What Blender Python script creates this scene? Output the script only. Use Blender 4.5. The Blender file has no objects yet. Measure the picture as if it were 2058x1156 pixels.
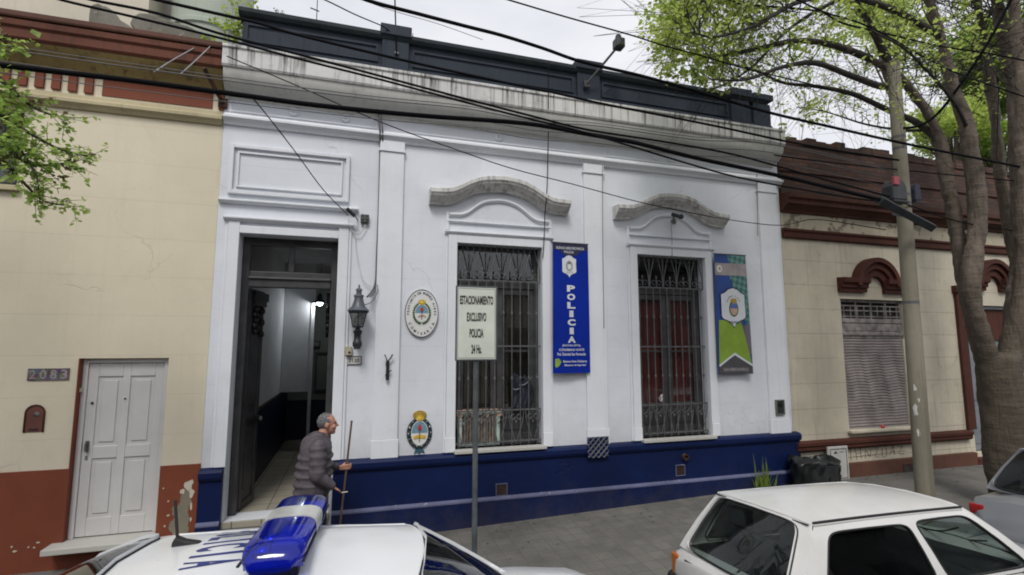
import bpy, bmesh, math, random
from mathutils import Vector, Matrix
R = math.radians
PI = math.pi
rnd = random.Random(7)
scene = bpy.context.scene
COL = scene.collection

# ------------------------------------------------------------------ camera (solved from the photograph's vanishing lines)
FPX, CX, CY = 1029.0, 1029.0, 578.0
PITCH, YAW = R(6.45), R(17.25)
CAM = Vector((0.0, -7.2, 2.6))
FW = Vector((math.sin(YAW)*math.cos(PITCH), math.cos(YAW)*math.cos(PITCH), math.sin(PITCH)))
RT = Vector((math.cos(YAW), -math.sin(YAW), 0))
UP = RT.cross(FW)

def at(x, y, Y=0.0):
    """a measured image position turned into the world point at depth plane Y"""
    d = FW + RT*((x-CX)/FPX) - UP*((y-CY)/FPX)
    return CAM + d*((Y-CAM.y)/d.y)

cd = bpy.data.cameras.new('camera')
cam = bpy.data.objects.new('camera', cd); COL.objects.link(cam)
cd.sensor_width = 36; cd.lens = 18; cd.clip_end = 2000; cd.clip_start = .05
M = Matrix((RT, UP, -FW)).transposed().to_4x4(); M.translation = CAM
cam.matrix_world = M
scene.camera = cam

# ------------------------------------------------------------------ materials
MATS = {}
def lin(c):
    return tuple(((v/255.0)/12.92 if v/255.0 <= .04045 else ((v/255.0+.055)/1.055)**2.4) for v in c)

class NT:
    def __init__(s, name):
        s.m = bpy.data.materials.new(name); s.m.use_nodes = True
        s.t = s.m.node_tree; s.t.nodes.clear()
        s.out = s.n('ShaderNodeOutputMaterial')
    def n(s, t, **kw):
        nd = s.t.nodes.new(t)
        for k, v in kw.items(): setattr(nd, k, v)
        return nd
    def l(s, a, b): s.t.links.new(a, b)
    def val(s, sock, v):
        if hasattr(v, 'is_linked') or hasattr(v, 'node'): s.l(v, sock)
        else: sock.default_value = v
    def math(s, op, a, b=None):
        nd = s.n('ShaderNodeMath', operation=op); s.val(nd.inputs[0], a)
        if b is not None: s.val(nd.inputs[1], b)
        return nd.outputs[0]
    def mix(s, f, a, b):
        nd = s.n('ShaderNodeMix', data_type='RGBA'); s.val(nd.inputs[0], f)
        for i, c in ((6, a), (7, b)):
            if isinstance(c, tuple): nd.inputs[i].default_value = (*c[:3], 1)
            else: s.l(c, nd.inputs[i])
        return nd.outputs[2]
    def ramp(s, f, a, b):
        nd = s.n('ShaderNodeMapRange'); nd.clamp = True
        s.val(nd.inputs[0], f); nd.inputs[1].default_value = a; nd.inputs[2].default_value = b
        return nd.outputs[0]
    def coords(s, world=True, scale=(1, 1, 1)):
        if world: o = s.n('ShaderNodeNewGeometry').outputs['Position']
        else: o = s.n('ShaderNodeTexCoord').outputs['Object']
        mp = s.n('ShaderNodeMapping'); s.l(o, mp.inputs[0]); mp.inputs['Scale'].default_value = scale
        return mp.outputs[0]
    def noise(s, v, scale, detail=4, rough=.6):
        nd = s.n('ShaderNodeTexNoise'); s.l(v, nd.inputs['Vector'])
        nd.inputs['Scale'].default_value = scale; nd.inputs['Detail'].default_value = detail; nd.inputs['Roughness'].default_value = rough
        return nd.outputs[0]
    def bump(s, h, strength, dist=.01):
        nd = s.n('ShaderNodeBump'); nd.inputs['Strength'].default_value = strength; nd.inputs['Distance'].default_value = dist
        s.val(nd.inputs['Height'], h); return nd.outputs[0]
    def pr(s, col, rough=.7, metal=0, normal=None, **kw):
        b = s.n('ShaderNodeBsdfPrincipled')
        if isinstance(col, tuple): b.inputs['Base Color'].default_value = (*col[:3], 1)
        else: s.l(col, b.inputs['Base Color'])
        s.val(b.inputs['Roughness'], rough); b.inputs['Metallic'].default_value = metal
        if normal is not None: s.l(normal, b.inputs['Normal'])
        for k, v in kw.items(): b.inputs[k].default_value = v
        s.l(b.outputs[0], s.out.inputs[0]); return b

def simple(name, col, rough=.7, metal=0, var=.18, scale=6, bump=.15, world=True, dark=None, **kw):
    """a plain surface with uneven tone and slight roughness of relief"""
    t = NT(name); v = t.coords(world)
    n = t.noise(v, scale, 5); n2 = t.noise(v, scale*7, 3)
    d = dark or tuple(c*(1-var*2) for c in col)
    c = t.mix(t.ramp(n, .35, .75), tuple(min(1, x*(1+var*.35)) for x in col), d)
    c = t.mix(t.math('MULTIPLY', t.ramp(n2, .5, .8), .35), c, d)
    t.pr(c, rough, metal, t.bump(n2, bump), **kw)
    MATS[name] = t.m; return t.m

def painted(name, col, stain=(.09, .08, .065), streak=.0, blotch=.2, courses=0, course_dark=.25, lump=.25, top=None, chips=None, rough=.75, course_off=0, shade=0.12, heavy=0, splash=None, cracks=0, patch=0):
    """old painted plaster: blotches, vertical run-off streaks, faint courses, flaked chips"""
    t = NT(name); v = t.coords()
    big = t.noise(v, .9, 5, .65); fine = t.noise(v, 22, 4)
    mid = t.noise(v, 4.5, 5, .7)
    c = t.mix(t.ramp(big, .35, .7), tuple(min(1, x*(1+shade*.3)) for x in col), tuple(x*(1-shade) for x in col))
    c = t.mix(t.math('MULTIPLY', t.ramp(mid, .56, .8), blotch), c, stain)
    h = t.math('ADD', t.math('MULTIPLY', fine, .35), mid)
    if streak:
        sv = t.coords(True, (16, 16, .55)); st = t.noise(sv, 1.0, 4, .7)
        sv2 = t.coords(True, (5, 5, .35)); st2 = t.noise(sv2, 1.0, 3)
        f = t.math('MULTIPLY', t.ramp(st, .52-heavy, .66-heavy), t.ramp(st2, .3-heavy, .62-heavy))
        if top:
            z = t.n('ShaderNodeSeparateXYZ'); t.l(t.n('ShaderNodeNewGeometry').outputs['Position'], z.inputs[0])
            f = t.math('MULTIPLY', f, t.ramp(t.math('ADD', z.outputs[2], t.math('MULTIPLY', st, .45)), top[0], top[1]))
        c = t.mix(t.math('MULTIPLY', f, streak), c, stain)
    if courses:
        z = t.n('ShaderNodeSeparateXYZ'); t.l(t.n('ShaderNodeNewGeometry').outputs['Position'], z.inputs[0])
        fr = t.math('FRACT', t.math('DIVIDE', t.math('ADD', z.outputs[2], course_off), courses))
        dz = t.math('ABSOLUTE', t.math('SUBTRACT', fr, .5))
        ln = t.math('LESS_THAN', dz, .011/courses*.6)
        ln = t.math('MULTIPLY', ln, t.ramp(big, .32, .5))
        c = t.mix(t.math('MULTIPLY', ln, course_dark), c, tuple(x*.35 for x in col))
        h = t.math('SUBTRACT', h, t.math('MULTIPLY', ln, .8))
    if chips:
        for cc, sc, lo in chips:
            k = t.noise(v, sc, 6, .72)
            f = t.ramp(k, lo, lo+.012)
            c = t.mix(f, c, cc)
    if patch or cracks:
        wv = t.n('ShaderNodeVectorMath', operation='MULTIPLY_ADD'); nn = t.n('ShaderNodeTexNoise'); t.l(v, nn.inputs['Vector']); nn.inputs['Scale'].default_value = 2.2; nn.inputs['Detail'].default_value = 5
        t.l(nn.outputs['Color'], wv.inputs[0]); wv.inputs[1].default_value = (.55, .55, .55); t.l(v, wv.inputs[2])
    if patch:
        vo = t.n('ShaderNodeTexVoronoi'); t.l(wv.outputs[0], vo.inputs['Vector']); vo.inputs['Scale'].default_value = .85
        c = t.mix(t.math('MULTIPLY', t.ramp(vo.outputs['Color'], .2, .9), patch), c, tuple(x*.72 for x in col))
    if cracks:
        ve = t.n('ShaderNodeTexVoronoi'); ve.feature = 'DISTANCE_TO_EDGE'; t.l(wv.outputs[0], ve.inputs['Vector']); ve.inputs['Scale'].default_value = .62
        f = t.math('MULTIPLY', t.ramp(ve.outputs['Distance'], .0055, .0015), t.ramp(t.noise(v, .7, 2), .52, .60))
        c = t.mix(t.math('MULTIPLY', f, cracks), c, tuple(x*.3 for x in col)); h = t.math('SUBTRACT', h, f)
    if splash:
        z = t.n('ShaderNodeSeparateXYZ'); t.l(t.n('ShaderNodeNewGeometry').outputs['Position'], z.inputs[0])
        f = t.ramp(t.math('ADD', z.outputs[2], t.math('MULTIPLY', t.math('SUBTRACT', mid, .5), -1.1)), splash[1], splash[0])
        c = t.mix(t.math('MULTIPLY', f, splash[3]), c, splash[2])
    t.pr(c, rough, 0, t.bump(h, lump, .012), **{'Specular IOR Level': .2})
    MATS[name] = t.m; return t.m

def glass(name, tint, rough=.02, ior=1.5, world=True, dirt=.0):
    t = NT(name)
    tr = t.n('ShaderNodeBsdfTransparent'); tr.inputs[0].default_value = (*tint, 1)
    gl = t.n('ShaderNodeBsdfGlossy'); gl.inputs['Roughness'].default_value = rough
    gl.inputs[0].default_value = (.95, .97, 1, 1)
    n = t.noise(t.coords(world), 3, 2)
    b = t.bump(n, .02, .02); t.l(b, gl.inputs['Normal'])
    lw = t.n('ShaderNodeLayerWeight'); lw.inputs[0].default_value = .5
    fr = t.math('ADD', t.math('MULTIPLY', t.math('POWER', lw.outputs[1], 4.0), .9), .055)
    mx = t.n('ShaderNodeMixShader'); t.l(fr, mx.inputs[0]); t.l(tr.outputs[0], mx.inputs[1]); t.l(gl.outputs[0], mx.inputs[2])
    last = mx
    if dirt:
        df = t.n('ShaderNodeBsdfDiffuse'); df.inputs[0].default_value = (.35, .34, .32, 1)
        m2 = t.n('ShaderNodeMixShader'); t.l(t.math('MULTIPLY', t.ramp(t.noise(t.coords(world), 9, 5), .4, .8), dirt), m2.inputs[0])
        t.l(mx.outputs[0], m2.inputs[1]); t.l(df.outputs[0], m2.inputs[2]); last = m2
    t.l(last.outputs[0], t.out.inputs[0]); MATS[name] = t.m; return t.m

def leafmat(name, a, b, c, back=1.6):
    t = NT(name); v = t.coords(); n = t.noise(v, .8, 3); n2 = t.noise(v, 9, 2)
    col = t.mix(t.ramp(n, .35, .65), a, b); col = t.mix(t.ramp(n2, .5, .7), col, c)
    d = t.n('ShaderNodeBsdfPrincipled'); t.l(col, d.inputs['Base Color']); d.inputs['Roughness'].default_value = .55; d.inputs['Specular IOR Level'].default_value = .3
    g = t.n('ShaderNodeMix', data_type='RGBA'); g.blend_type = 'MULTIPLY'; g.inputs[0].default_value = 1; t.l(col, g.inputs[6]); g.inputs[7].default_value = (back, back, back*.8, 1)
    tl = t.n('ShaderNodeBsdfTranslucent'); t.l(g.outputs[2], tl.inputs[0])
    mx = t.n('ShaderNodeMixShader'); mx.inputs[0].default_value = .58
    t.l(d.outputs[0], mx.inputs[1]); t.l(tl.outputs[0], mx.inputs[2]); t.l(mx.outputs[0], t.out.inputs[0])
    MATS[name] = t.m; return t.m

painted('white_wall', (.70, .725, .775), streak=.07, blotch=.10, courses=.47, course_dark=.09, shade=.09, cracks=.22, patch=.16, splash=(1.15, 1.75, (.40, .39, .38), .30), lump=.22, stain=(.33, .33, .32))
painted('white_trim', (.73, .75, .79), streak=.12, blotch=.14, patch=.10, shade=.06, stain=(.3, .29, .27))
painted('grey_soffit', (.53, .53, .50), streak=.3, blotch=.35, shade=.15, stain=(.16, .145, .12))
painted('fascia', (.66, .655, .64), streak=.95, blotch=.5, stain=(.040, .034, .027), shade=.25, top=(6.06, 6.62), heavy=.035)
painted('hood_stone', (.64, .63, .61), streak=.62, blotch=.42, stain=(.06, .05, .04), shade=.3, top=(4.62, 5.15), heavy=.05)
painted('navy_plinth', (.0042, .013, .066), streak=.4, blotch=.45, cracks=.3, patch=.4, splash=(.10, .55, (.045, .042, .06), .45), stain=(.012, .014, .035), shade=.35, rough=.5, lump=.35, chips=[((.20, .22, .32), 7, .765)])
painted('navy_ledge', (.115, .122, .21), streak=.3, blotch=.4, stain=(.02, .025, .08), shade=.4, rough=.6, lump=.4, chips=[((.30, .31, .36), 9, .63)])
painted('slate_parapet', (.028, .037, .052), streak=.45, blotch=.5, stain=(.012, .014, .016), shade=.3, rough=.65)
painted('parapet_coping', (.030, .038, .046), streak=.4, blotch=.9, stain=(.045, .055, .03), shade=.4)
painted('cream_wall', (.68, .615, .475), streak=.09, blotch=.18, cracks=.2, patch=.16, splash=(1.2, 1.9, (.56, .52, .44), .5), courses=.47, course_dark=.13, course_off=.1, shade=.07, stain=(.36, .35, .26), chips=[((.52, .40, .25), 2.3, .74)])
painted('ochre_trim', (.46, .40, .26), streak=.3, blotch=.45, stain=(.18, .15, .08), shade=.2)
painted('weathered_red', (.125, .046, .029), streak=.6, blotch=.95, stain=(.035, .024, .018), shade=.45, chips=[((.25, .16, .10), 4, .68)])
painted('mossy_trim', (.34, .26, .115), streak=.65, blotch=.9, stain=(.045, .038, .02), shade=.5, chips=[((.36, .27, .10), 5, .66)])
painted('oxide_red', (.195, .057, .031), streak=.2, blotch=.3, stain=(.12, .035, .02), shade=.2, rough=.6)
painted('oxide_red_chipped', (.205, .059, .031), streak=.2, blotch=.3, stain=(.09, .03, .02), shade=.2, rough=.6, chips=[((.50, .45, .34), 5.5, .735)])
painted('patch_plaster', (.22, .20, .15), blotch=.6, stain=(.36, .32, .24), shade=.4)
painted('brown_cornice', (.080, .033, .022), streak=.6, blotch=.85, stain=(.022, .016, .011), shade=.4)
painted('plinth_brown', (.12, .055, .038), streak=.3, blotch=.7, stain=(.05, .04, .032), shade=.3, chips=[((.25, .2, .16), 9, .72)])
painted('dark_red', (.078, .027, .019), streak=.4, blotch=.6, stain=(.03, .018, .013), shade=.35, chips=[((.24, .2, .15), 11, .755)])
painted('old_cream', (.58, .53, .42), cracks=.6, patch=.3, streak=.38, blotch=.45, courses=.44, course_dark=.55, course_off=.05, stain=(.19, .17, .12), shade=.2, chips=[((.27, .24, .185), 1.7, .70)])
painted('peeling_band', (.46, .41, .31), streak=.3, blotch=.45, stain=(.15, .13, .09), shade=.25, chips=[((.20, .175, .135), 2.2, .555)])
painted('cream_back', (.56, .51, .42), blotch=.2, streak=.15, stain=(.3, .27, .2), shade=.1)
painted('grey_green_tank', (.36, .40, .34), blotch=.3, streak=.3, stain=(.18, .2, .15), shade=.15)
painted('rubble', (.19, .18, .15), blotch=1.0, stain=(.03, .028, .022), shade=.6, lump=1.2, chips=[((.30, .27, .22), 9, .62), ((.05, .06, .03), 6, .66)])
painted('roof_felt', (.14, .14, .14), blotch=.5, stain=(.06, .06, .06))
painted('tag_paint', (.19, .16, .125), blotch=.3)
painted('concrete_pole', (.235, .215, .165), streak=.5, blotch=.4, stain=(.09, .085, .06), shade=.25, lump=.4, chips=[((.5, .5, .47), 6, .79)])
painted('kerb_stone', (.22, .21, .2), blotch=.5, stain=(.1, .1, .09))
painted('marble', (.45, .44, .41), blotch=.35, stain=(.25, .25, .23))

def brickmat():
    t = NT('old_brick'); pos = t.n('ShaderNodeNewGeometry').outputs['Position']
    s = t.n('ShaderNodeSeparateXYZ'); t.l(pos, s.inputs[0]); c = t.n('ShaderNodeCombineXYZ')
    nz = t.noise(t.coords(), 3, 3)
    t.l(s.outputs[0], c.inputs[0]); t.l(t.math('ADD', s.outputs[2], t.math('MULTIPLY', nz, .03)), c.inputs[1])
    b = t.n('ShaderNodeTexBrick'); t.l(c.outputs[0], b.inputs['Vector'])
    b.inputs['Scale'].default_value = 1; b.inputs['Brick Width'].default_value = .26; b.inputs['Row Height'].default_value = .075; b.inputs['Mortar Size'].default_value = .012
    b.inputs['Color1'].default_value = (.125, .052, .035, 1); b.inputs['Color2'].default_value = (.068, .033, .024, 1); b.inputs['Mortar'].default_value = (.04, .032, .027, 1)
    n = t.noise(t.coords(True, (1, 1, 2.5)), 1.6, 6, .7)
    col = t.mix(t.math('MULTIPLY', t.ramp(n, .45, .66), .85), b.outputs[0], (.026, .020, .016))
    col = t.mix(t.ramp(t.noise(t.coords(), 5, 5), .68, .74), col, (.11, .08, .06))
    t.pr(col, .9, 0, t.bump(t.math('ADD', b.outputs[1], n), -.6, .02)); MATS['old_brick'] = t.m
brickmat()

def tilemat(name, size, ca, cb, grout, world=True, worn=.5, groove=.08):
    t = NT(name); v = t.coords(); b = t.n('ShaderNodeTexBrick'); t.l(v, b.inputs['Vector'])
    b.offset = 0; b.inputs['Scale'].default_value = 1/size; b.inputs['Brick Width'].default_value = 1; b.inputs['Row Height'].default_value = 1; b.inputs['Mortar Size'].default_value = .018
    b.inputs['Color1'].default_value = (*ca, 1); b.inputs['Color2'].default_value = (*cb, 1); b.inputs['Mortar'].default_value = (*grout, 1)
    n = t.noise(v, 1.3, 6, .7); n2 = t.noise(v, 30, 3)
    col = t.mix(t.math('MULTIPLY', t.ramp(n, .4, .7), worn), b.outputs[0], tuple(x*.5 for x in ca))
    col = t.mix(t.math('MULTIPLY', t.ramp(t.noise(v, 3.2, 5, .7), .58, .8), .4), col, tuple(min(1, x*1.6) for x in cb))
    wv = t.n('ShaderNodeTexWave'); t.l(v, wv.inputs[0]); wv.inputs['Scale'].default_value = 8; wv.bands_direction = 'X'
    col = t.mix(t.math('MULTIPLY', t.ramp(wv.outputs[1], .0, .35), -.12 if False else .0), col, grout)
    h = t.math('ADD', t.math('MULTIPLY', b.outputs[1], -1.0), t.math('MULTIPLY', n2, .4))
    t.pr(col, .8, 0, t.bump(h, .5, .008)); MATS[name] = t.m
tilemat('pavement_tiles', .2, (.155, .146, .131), (.125, .121, .112), (.086, .080, .072), worn=.9)
tilemat('hall_tiles', .33, (.36, .33, .26), (.30, .275, .22), (.06, .055, .045), worn=.3)

def asphalt():
    t = NT('asphalt'); v = t.coords(); n = t.noise(v, 60, 4); b = t.noise(v, .7, 5)
    c = t.mix(t.ramp(n, .3, .75), (.035, .036, .038), (.075, .075, .075)); c = t.mix(t.math('MULTIPLY', t.ramp(b, .45, .7), .5), c, (.03, .03, .03))
    t.pr(c, .85, 0, t.bump(n, .5, .01)); MATS['asphalt'] = t.m
asphalt()

def bark(name, a, b, sc=1.0):
    t = NT(name); v = t.coords(True, (9*sc, 9*sc, 1.6*sc)); n = t.noise(v, 1, 6, .7); n2 = t.noise(t.coords(), 2.2*sc, 4); n3 = t.noise(t.coords(True, (30, 30, 5)), 1, 3)
    c = t.mix(t.ramp(n, .35, .65), a, b); c = t.mix(t.math('MULTIPLY', t.ramp(n2, .5, .72), .5), c, (a[0]*.45, a[1]*.5, a[2]*.4))
    n4 = t.noise(t.coords(True, (3, 3, 22)), 1, 4, .7); c = t.mix(t.math('MULTIPLY', t.ramp(n4, .55, .72), .45), c, (a[0]*1.5, a[1]*1.5, a[2]*1.45))
    n5 = t.noise(t.coords(True, (5, 5, 5)), 1, 6, .75); c = t.mix(t.math('MULTIPLY', t.ramp(n5, .60, .68), .6), c, (a[0]*.4, a[1]*.42, a[2]*.4))
    z = t.n('ShaderNodeSeparateXYZ'); t.l(t.n('ShaderNodeNewGeometry').outputs['Position'], z.inputs[0])
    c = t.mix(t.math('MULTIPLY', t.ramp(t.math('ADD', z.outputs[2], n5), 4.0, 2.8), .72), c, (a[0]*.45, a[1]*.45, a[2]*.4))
    t.pr(c, .9, 0, t.bump(t.math('ADD', t.math('ADD', n, t.math('MULTIPLY', n4, .6)), t.math('MULTIPLY', n3, .6)), 1.0, .04)); MATS[name] = t.m
bark('bark', (.160, .128, .100), (.078, .060, .047))
bark('twig_bark', (.055, .046, .038), (.03, .026, .022))
leafmat('spring_leaf', (.33, .40, .115), (.24, .32, .08), (.44, .49, .19), 1.6)
leafmat('deep_leaf', (.22, .33, .07), (.08, .15, .03), (.32, .41, .10), 1.55)
leafmat('vine_leaf', (.28, .39, .11), (.18, .28, .07), (.40, .48, .17), 1.6)
leafmat('vine_dry', (.10, .085, .06), (.14, .12, .07), (.08, .06, .05))
leafmat('weed_leaf', (.25, .33, .06), (.16, .24, .04), (.34, .36, .12))

simple('black_rubber', (.012, .012, .013), .6, var=.1, world=False)
simple('cable_black', (.006, .006, .008), .8, var=.1, bump=.05, **{'Specular IOR Level': .1})
simple('cable_grey', (.10, .10, .105), .6, var=.15, bump=.05)
simple('cable_light', (.30, .30, .32), .6, var=.15, bump=.05)
simple('wood_grey_dark', (.055, .055, .058), .45, var=.3, scale=5)
simple('wood_black', (.014, .013, .014), .45, var=.3, scale=9)
simple('iron', (.13, .132, .138), .55, .2, var=.25, scale=12)
simple('lamp_grey', (.10, .112, .13), .45, .2, var=.2)
simple('lamp_black', (.014, .015, .02), .45, var=.2)
simple('post_grey', (.10, .115, .125), .5, .1, var=.3, scale=4)
simple('sign_face', (.61, .64, .56), .5, var=.08, scale=3, bump=.03)
simple('sign_black', (.02, .02, .022), .6, var=.1)
simple('white_door', (.56, .55, .545), .5, var=.05, scale=3, bump=.04)
simple('chrome', (.6, .6, .62), .25, .9, var=.1)
simple('plate_white', (.58, .57, .54), .4, var=.08)
simple('plate_grey', (.14, .135, .13), .5, var=.1)
simple('ivory_plastic', (.50, .46, .33), .5, var=.15)
simple('dark_green_box', (.03, .04, .035), .5, var=.3)
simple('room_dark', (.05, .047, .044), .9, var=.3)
simple('dark_interior', (.028, .029, .031), .8, var=.3, world=False)
simple('curtain_red', (.33, .055, .048), .85, var=.3, scale=3)
simple('curtain_brown', (.05, .042, .034), .85, var=.3, scale=3)
simple('hall_wall', (.66, .67, .68), .7, var=.08, scale=2)
simple('hall_green', (.16, .17, .15), .7, var=.1, scale=2)
simple('hall_navy', (.008, .012, .045), .4, var=.25, scale=3)
simple('ledge_brown', (.07, .045, .03), .6)
simple('rust', (.085, .035, .018), .85, var=.5, scale=9, bump=.4)
simple('shutter_grey', (.30, .265, .26), .6, var=.2, scale=3)
simple('wood_pale', (.26, .235, .225), .75, var=.35, scale=7, bump=.3)
simple('metal_door', (.20, .22, .245), .5, var=.15, scale=2)
simple('terracotta_box', (.15, .055, .042), .55, var=.2)
simple('ac_green', (.47, .56, .52), .6, var=.15)
simple('ac_grille', (.22, .20, .17), .8, var=.7, scale=12, dark=(.05, .045, .04))
simple('rag_cloth', (.45, .30, .20), .9, var=.5, scale=9)
simple('dark_cloth', (.012, .014, .03), .7, var=.3, scale=9)
simple('pale_cloth', (.20, .21, .24), .8, var=.3, scale=9)
simple('violet_cloth', (.035, .03, .16), .8, var=.2)
simple('bag_black', (.010, .013, .014), .28, var=.3, scale=9, bump=.6)
simple('jacket', (.082, .069, .083), .6, var=.22, scale=14, bump=.35, world=False)
simple('trousers', (.014, .016, .028), .8, var=.2, world=False)
simple('shoe', (.015, .013, .012), .5, world=False)
simple('skin', (.47, .235, .165), .5, var=.12, scale=14, bump=.05, world=False)
simple('hair', (.16, .16, .165), .7, var=.45, scale=60, bump=.5, world=False)
simple('eye_dark', (.02, .015, .012), .3, world=False)
simple('lip', (.32, .12, .10), .5, world=False)
simple('cigarette', (.75, .73, .70), .7, world=False)
simple('broom_wood', (.15, .085, .055), .6, var=.25, scale=20)
simple('transformer', (.028, .032, .034), .5, var=.3, scale=8)
simple('transformer_blue', (.012, .014, .035), .5, var=.3)
simple('pink_tape', (.35, .07, .085), .6)
simple('yellow_enamel', (.62, .42, .04), .4, var=.15, scale=20)
simple('gold_dull', (.42, .29, .05), .45, var=.25, scale=25)
simple('sky_enamel', (.16, .30, .38), .4, var=.12, scale=20)
simple('blue_enamel', (.08, .14, .40), .4, var=.12)
simple('white_enamel', (.70, .70, .68), .4, var=.06)
simple('red_enamel', (.48, .05, .05), .4, var=.1)
simple('wreath_green', (.06, .16, .035), .5, var=.3, scale=30)
simple('wreath_dark', (.03, .045, .05), .5, var=.3, scale=30)
simple('teal_ribbon', (.04, .13, .17), .5, var=.3, scale=30)
simple('rim_dark', (.12, .12, .13), .5)
simple('letter_navy', (.025, .03, .12), .5)
simple('flesh_enamel', (.5, .34, .25), .5)
simple('banner_blue', (.002, .021, .285), .75, var=.10, scale=2, bump=.05, **{'Specular IOR Level': .15})
simple('banner_navy', (.008, .012, .05), .5)
simple('banner_white', (.62, .64, .68), .5, var=.05)
simple('banner_green', (.21, .33, .035), .5, var=.12, scale=3)
simple('banner_lime', (.30, .48, .06), .5)
simple('banner_grey', (.072, .072, .082), .5, var=.1)
simple('banner_mid_blue', (.018, .060, .26), .5, var=.12, scale=3)
simple('banner_pale', (.34, .30, .31), .6)
simple('banner_mauve', (.14, .12, .15), .6)
simple('emblem_grey', (.30, .30, .30), .5)
def checker():
    t = NT('banner_check'); pos = t.n('ShaderNodeNewGeometry').outputs['Position']
    c = t.n('ShaderNodeTexChecker'); mp = t.n('ShaderNodeMapping'); t.l(pos, mp.inputs[0]); mp.inputs['Rotation'].default_value = (0, R(32), 0)
    t.l(mp.outputs[0], c.inputs[0]); c.inputs['Scale'].default_value = 14
    c.inputs[1].default_value = (.03, .12, .13, 1); c.inputs[2].default_value = (.12, .25, .20, 1)
    t.pr(c.outputs[0], .5); MATS['banner_check'] = t.m
checker()

def carpaint(name, col, dirt=.25, metal=0):
    t = NT(name); v = t.coords(False); n = t.noise(v, 2.2, 5, .65); f = t.noise(v, 40, 3)
    c = t.mix(t.math('MULTIPLY', t.ramp(n, .45, .75), dirt), col, (.40, .38, .33))
    c = t.mix(t.ramp(f, .735, .76), c, (.16, .14, .11))
    b = t.pr(c, .32, metal, t.bump(n, .015, .02)); b.inputs['Coat Weight'].default_value = .6; b.inputs['Coat Roughness'].default_value = .08
    MATS[name] = t.m
carpaint('paint_police', (.66, .675, .69), .15)
carpaint('paint_white', (.66, .66, .65), .3)
carpaint('paint_silver', (.27, .285, .31), .15, .35)
simple('police_blue', (.012, .025, .17), .4, world=False)
simple('tail_red', (.33, .015, .015), .2, world=False)
simple('tail_orange', (.42, .13, .02), .25, world=False)
simple('headlight', (.5, .52, .54), .15, .3, world=False)
simple('bar_silver', (.56, .57, .54), .3, .25, world=False)
simple('bar_core', (.22, .25, .50), .5, world=False)
simple('bar_reflector', (.35, .38, .6), .15, .9, world=False)
simple('rim_metal', (.35, .36, .37), .35, .8, world=False)
simple('seat_cloth', (.075, .082, .085), .85, world=False)
glass('car_glass', (.50, .56, .54), world=False)
glass('car_glass_dark', (.16, .18, .18), world=False)
glass('house_glass', (.72, .73, .72), dirt=.03)
glass('lamp_glass', (.55, .58, .56), dirt=.45)
def dome(name):
    t = NT(name); tr = t.n('ShaderNodeBsdfTransparent'); tr.inputs[0].default_value = (.10, .17, .88, 1)
    gl = t.n('ShaderNodeBsdfGlossy'); gl.inputs['Roughness'].default_value = .06; df = t.n('ShaderNodeBsdfDiffuse'); df.inputs[0].default_value = (.012, .04, .46, 1)
    lw = t.n('ShaderNodeLayerWeight'); lw.inputs[0].default_value = .5
    a = t.n('ShaderNodeMixShader'); a.inputs[0].default_value = .14; t.l(tr.outputs[0], a.inputs[1]); t.l(df.outputs[0], a.inputs[2])
    b = t.n('ShaderNodeMixShader'); t.l(t.math('ADD', t.math('MULTIPLY', t.math('POWER', lw.outputs[1], 4.0), .7), .05), b.inputs[0]); t.l(a.outputs[0], b.inputs[1]); t.l(gl.outputs[0], b.inputs[2]); t.l(b.outputs[0], t.out.inputs[0]); MATS[name] = t.m
dome('blue_dome')
def emit(name, col, s):
    t = NT(name); e = t.n('ShaderNodeEmission'); e.inputs[0].default_value = (*col, 1); e.inputs[1].default_value = s
    t.l(e.outputs[0], t.out.inputs[0]); MATS[name] = t.m
emit('bulb_lit', (.92, .96, 1), 14)
def tiles_number():
    t = NT('talavera_tile'); v = t.coords(); vo = t.n('ShaderNodeTexVoronoi'); t.l(v, vo.inputs['Vector']); vo.inputs['Scale'].default_value = 28
    h = t.n('ShaderNodeHueSaturation'); t.l(vo.outputs['Color'], h.inputs['Color']); h.inputs['Saturation'].default_value = .7; h.inputs['Value'].default_value = .28
    c = t.mix(.45, h.outputs[0], (.10, .05, .09)); t.pr(c, .3); MATS['talavera_tile'] = t.m
tiles_number()

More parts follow.
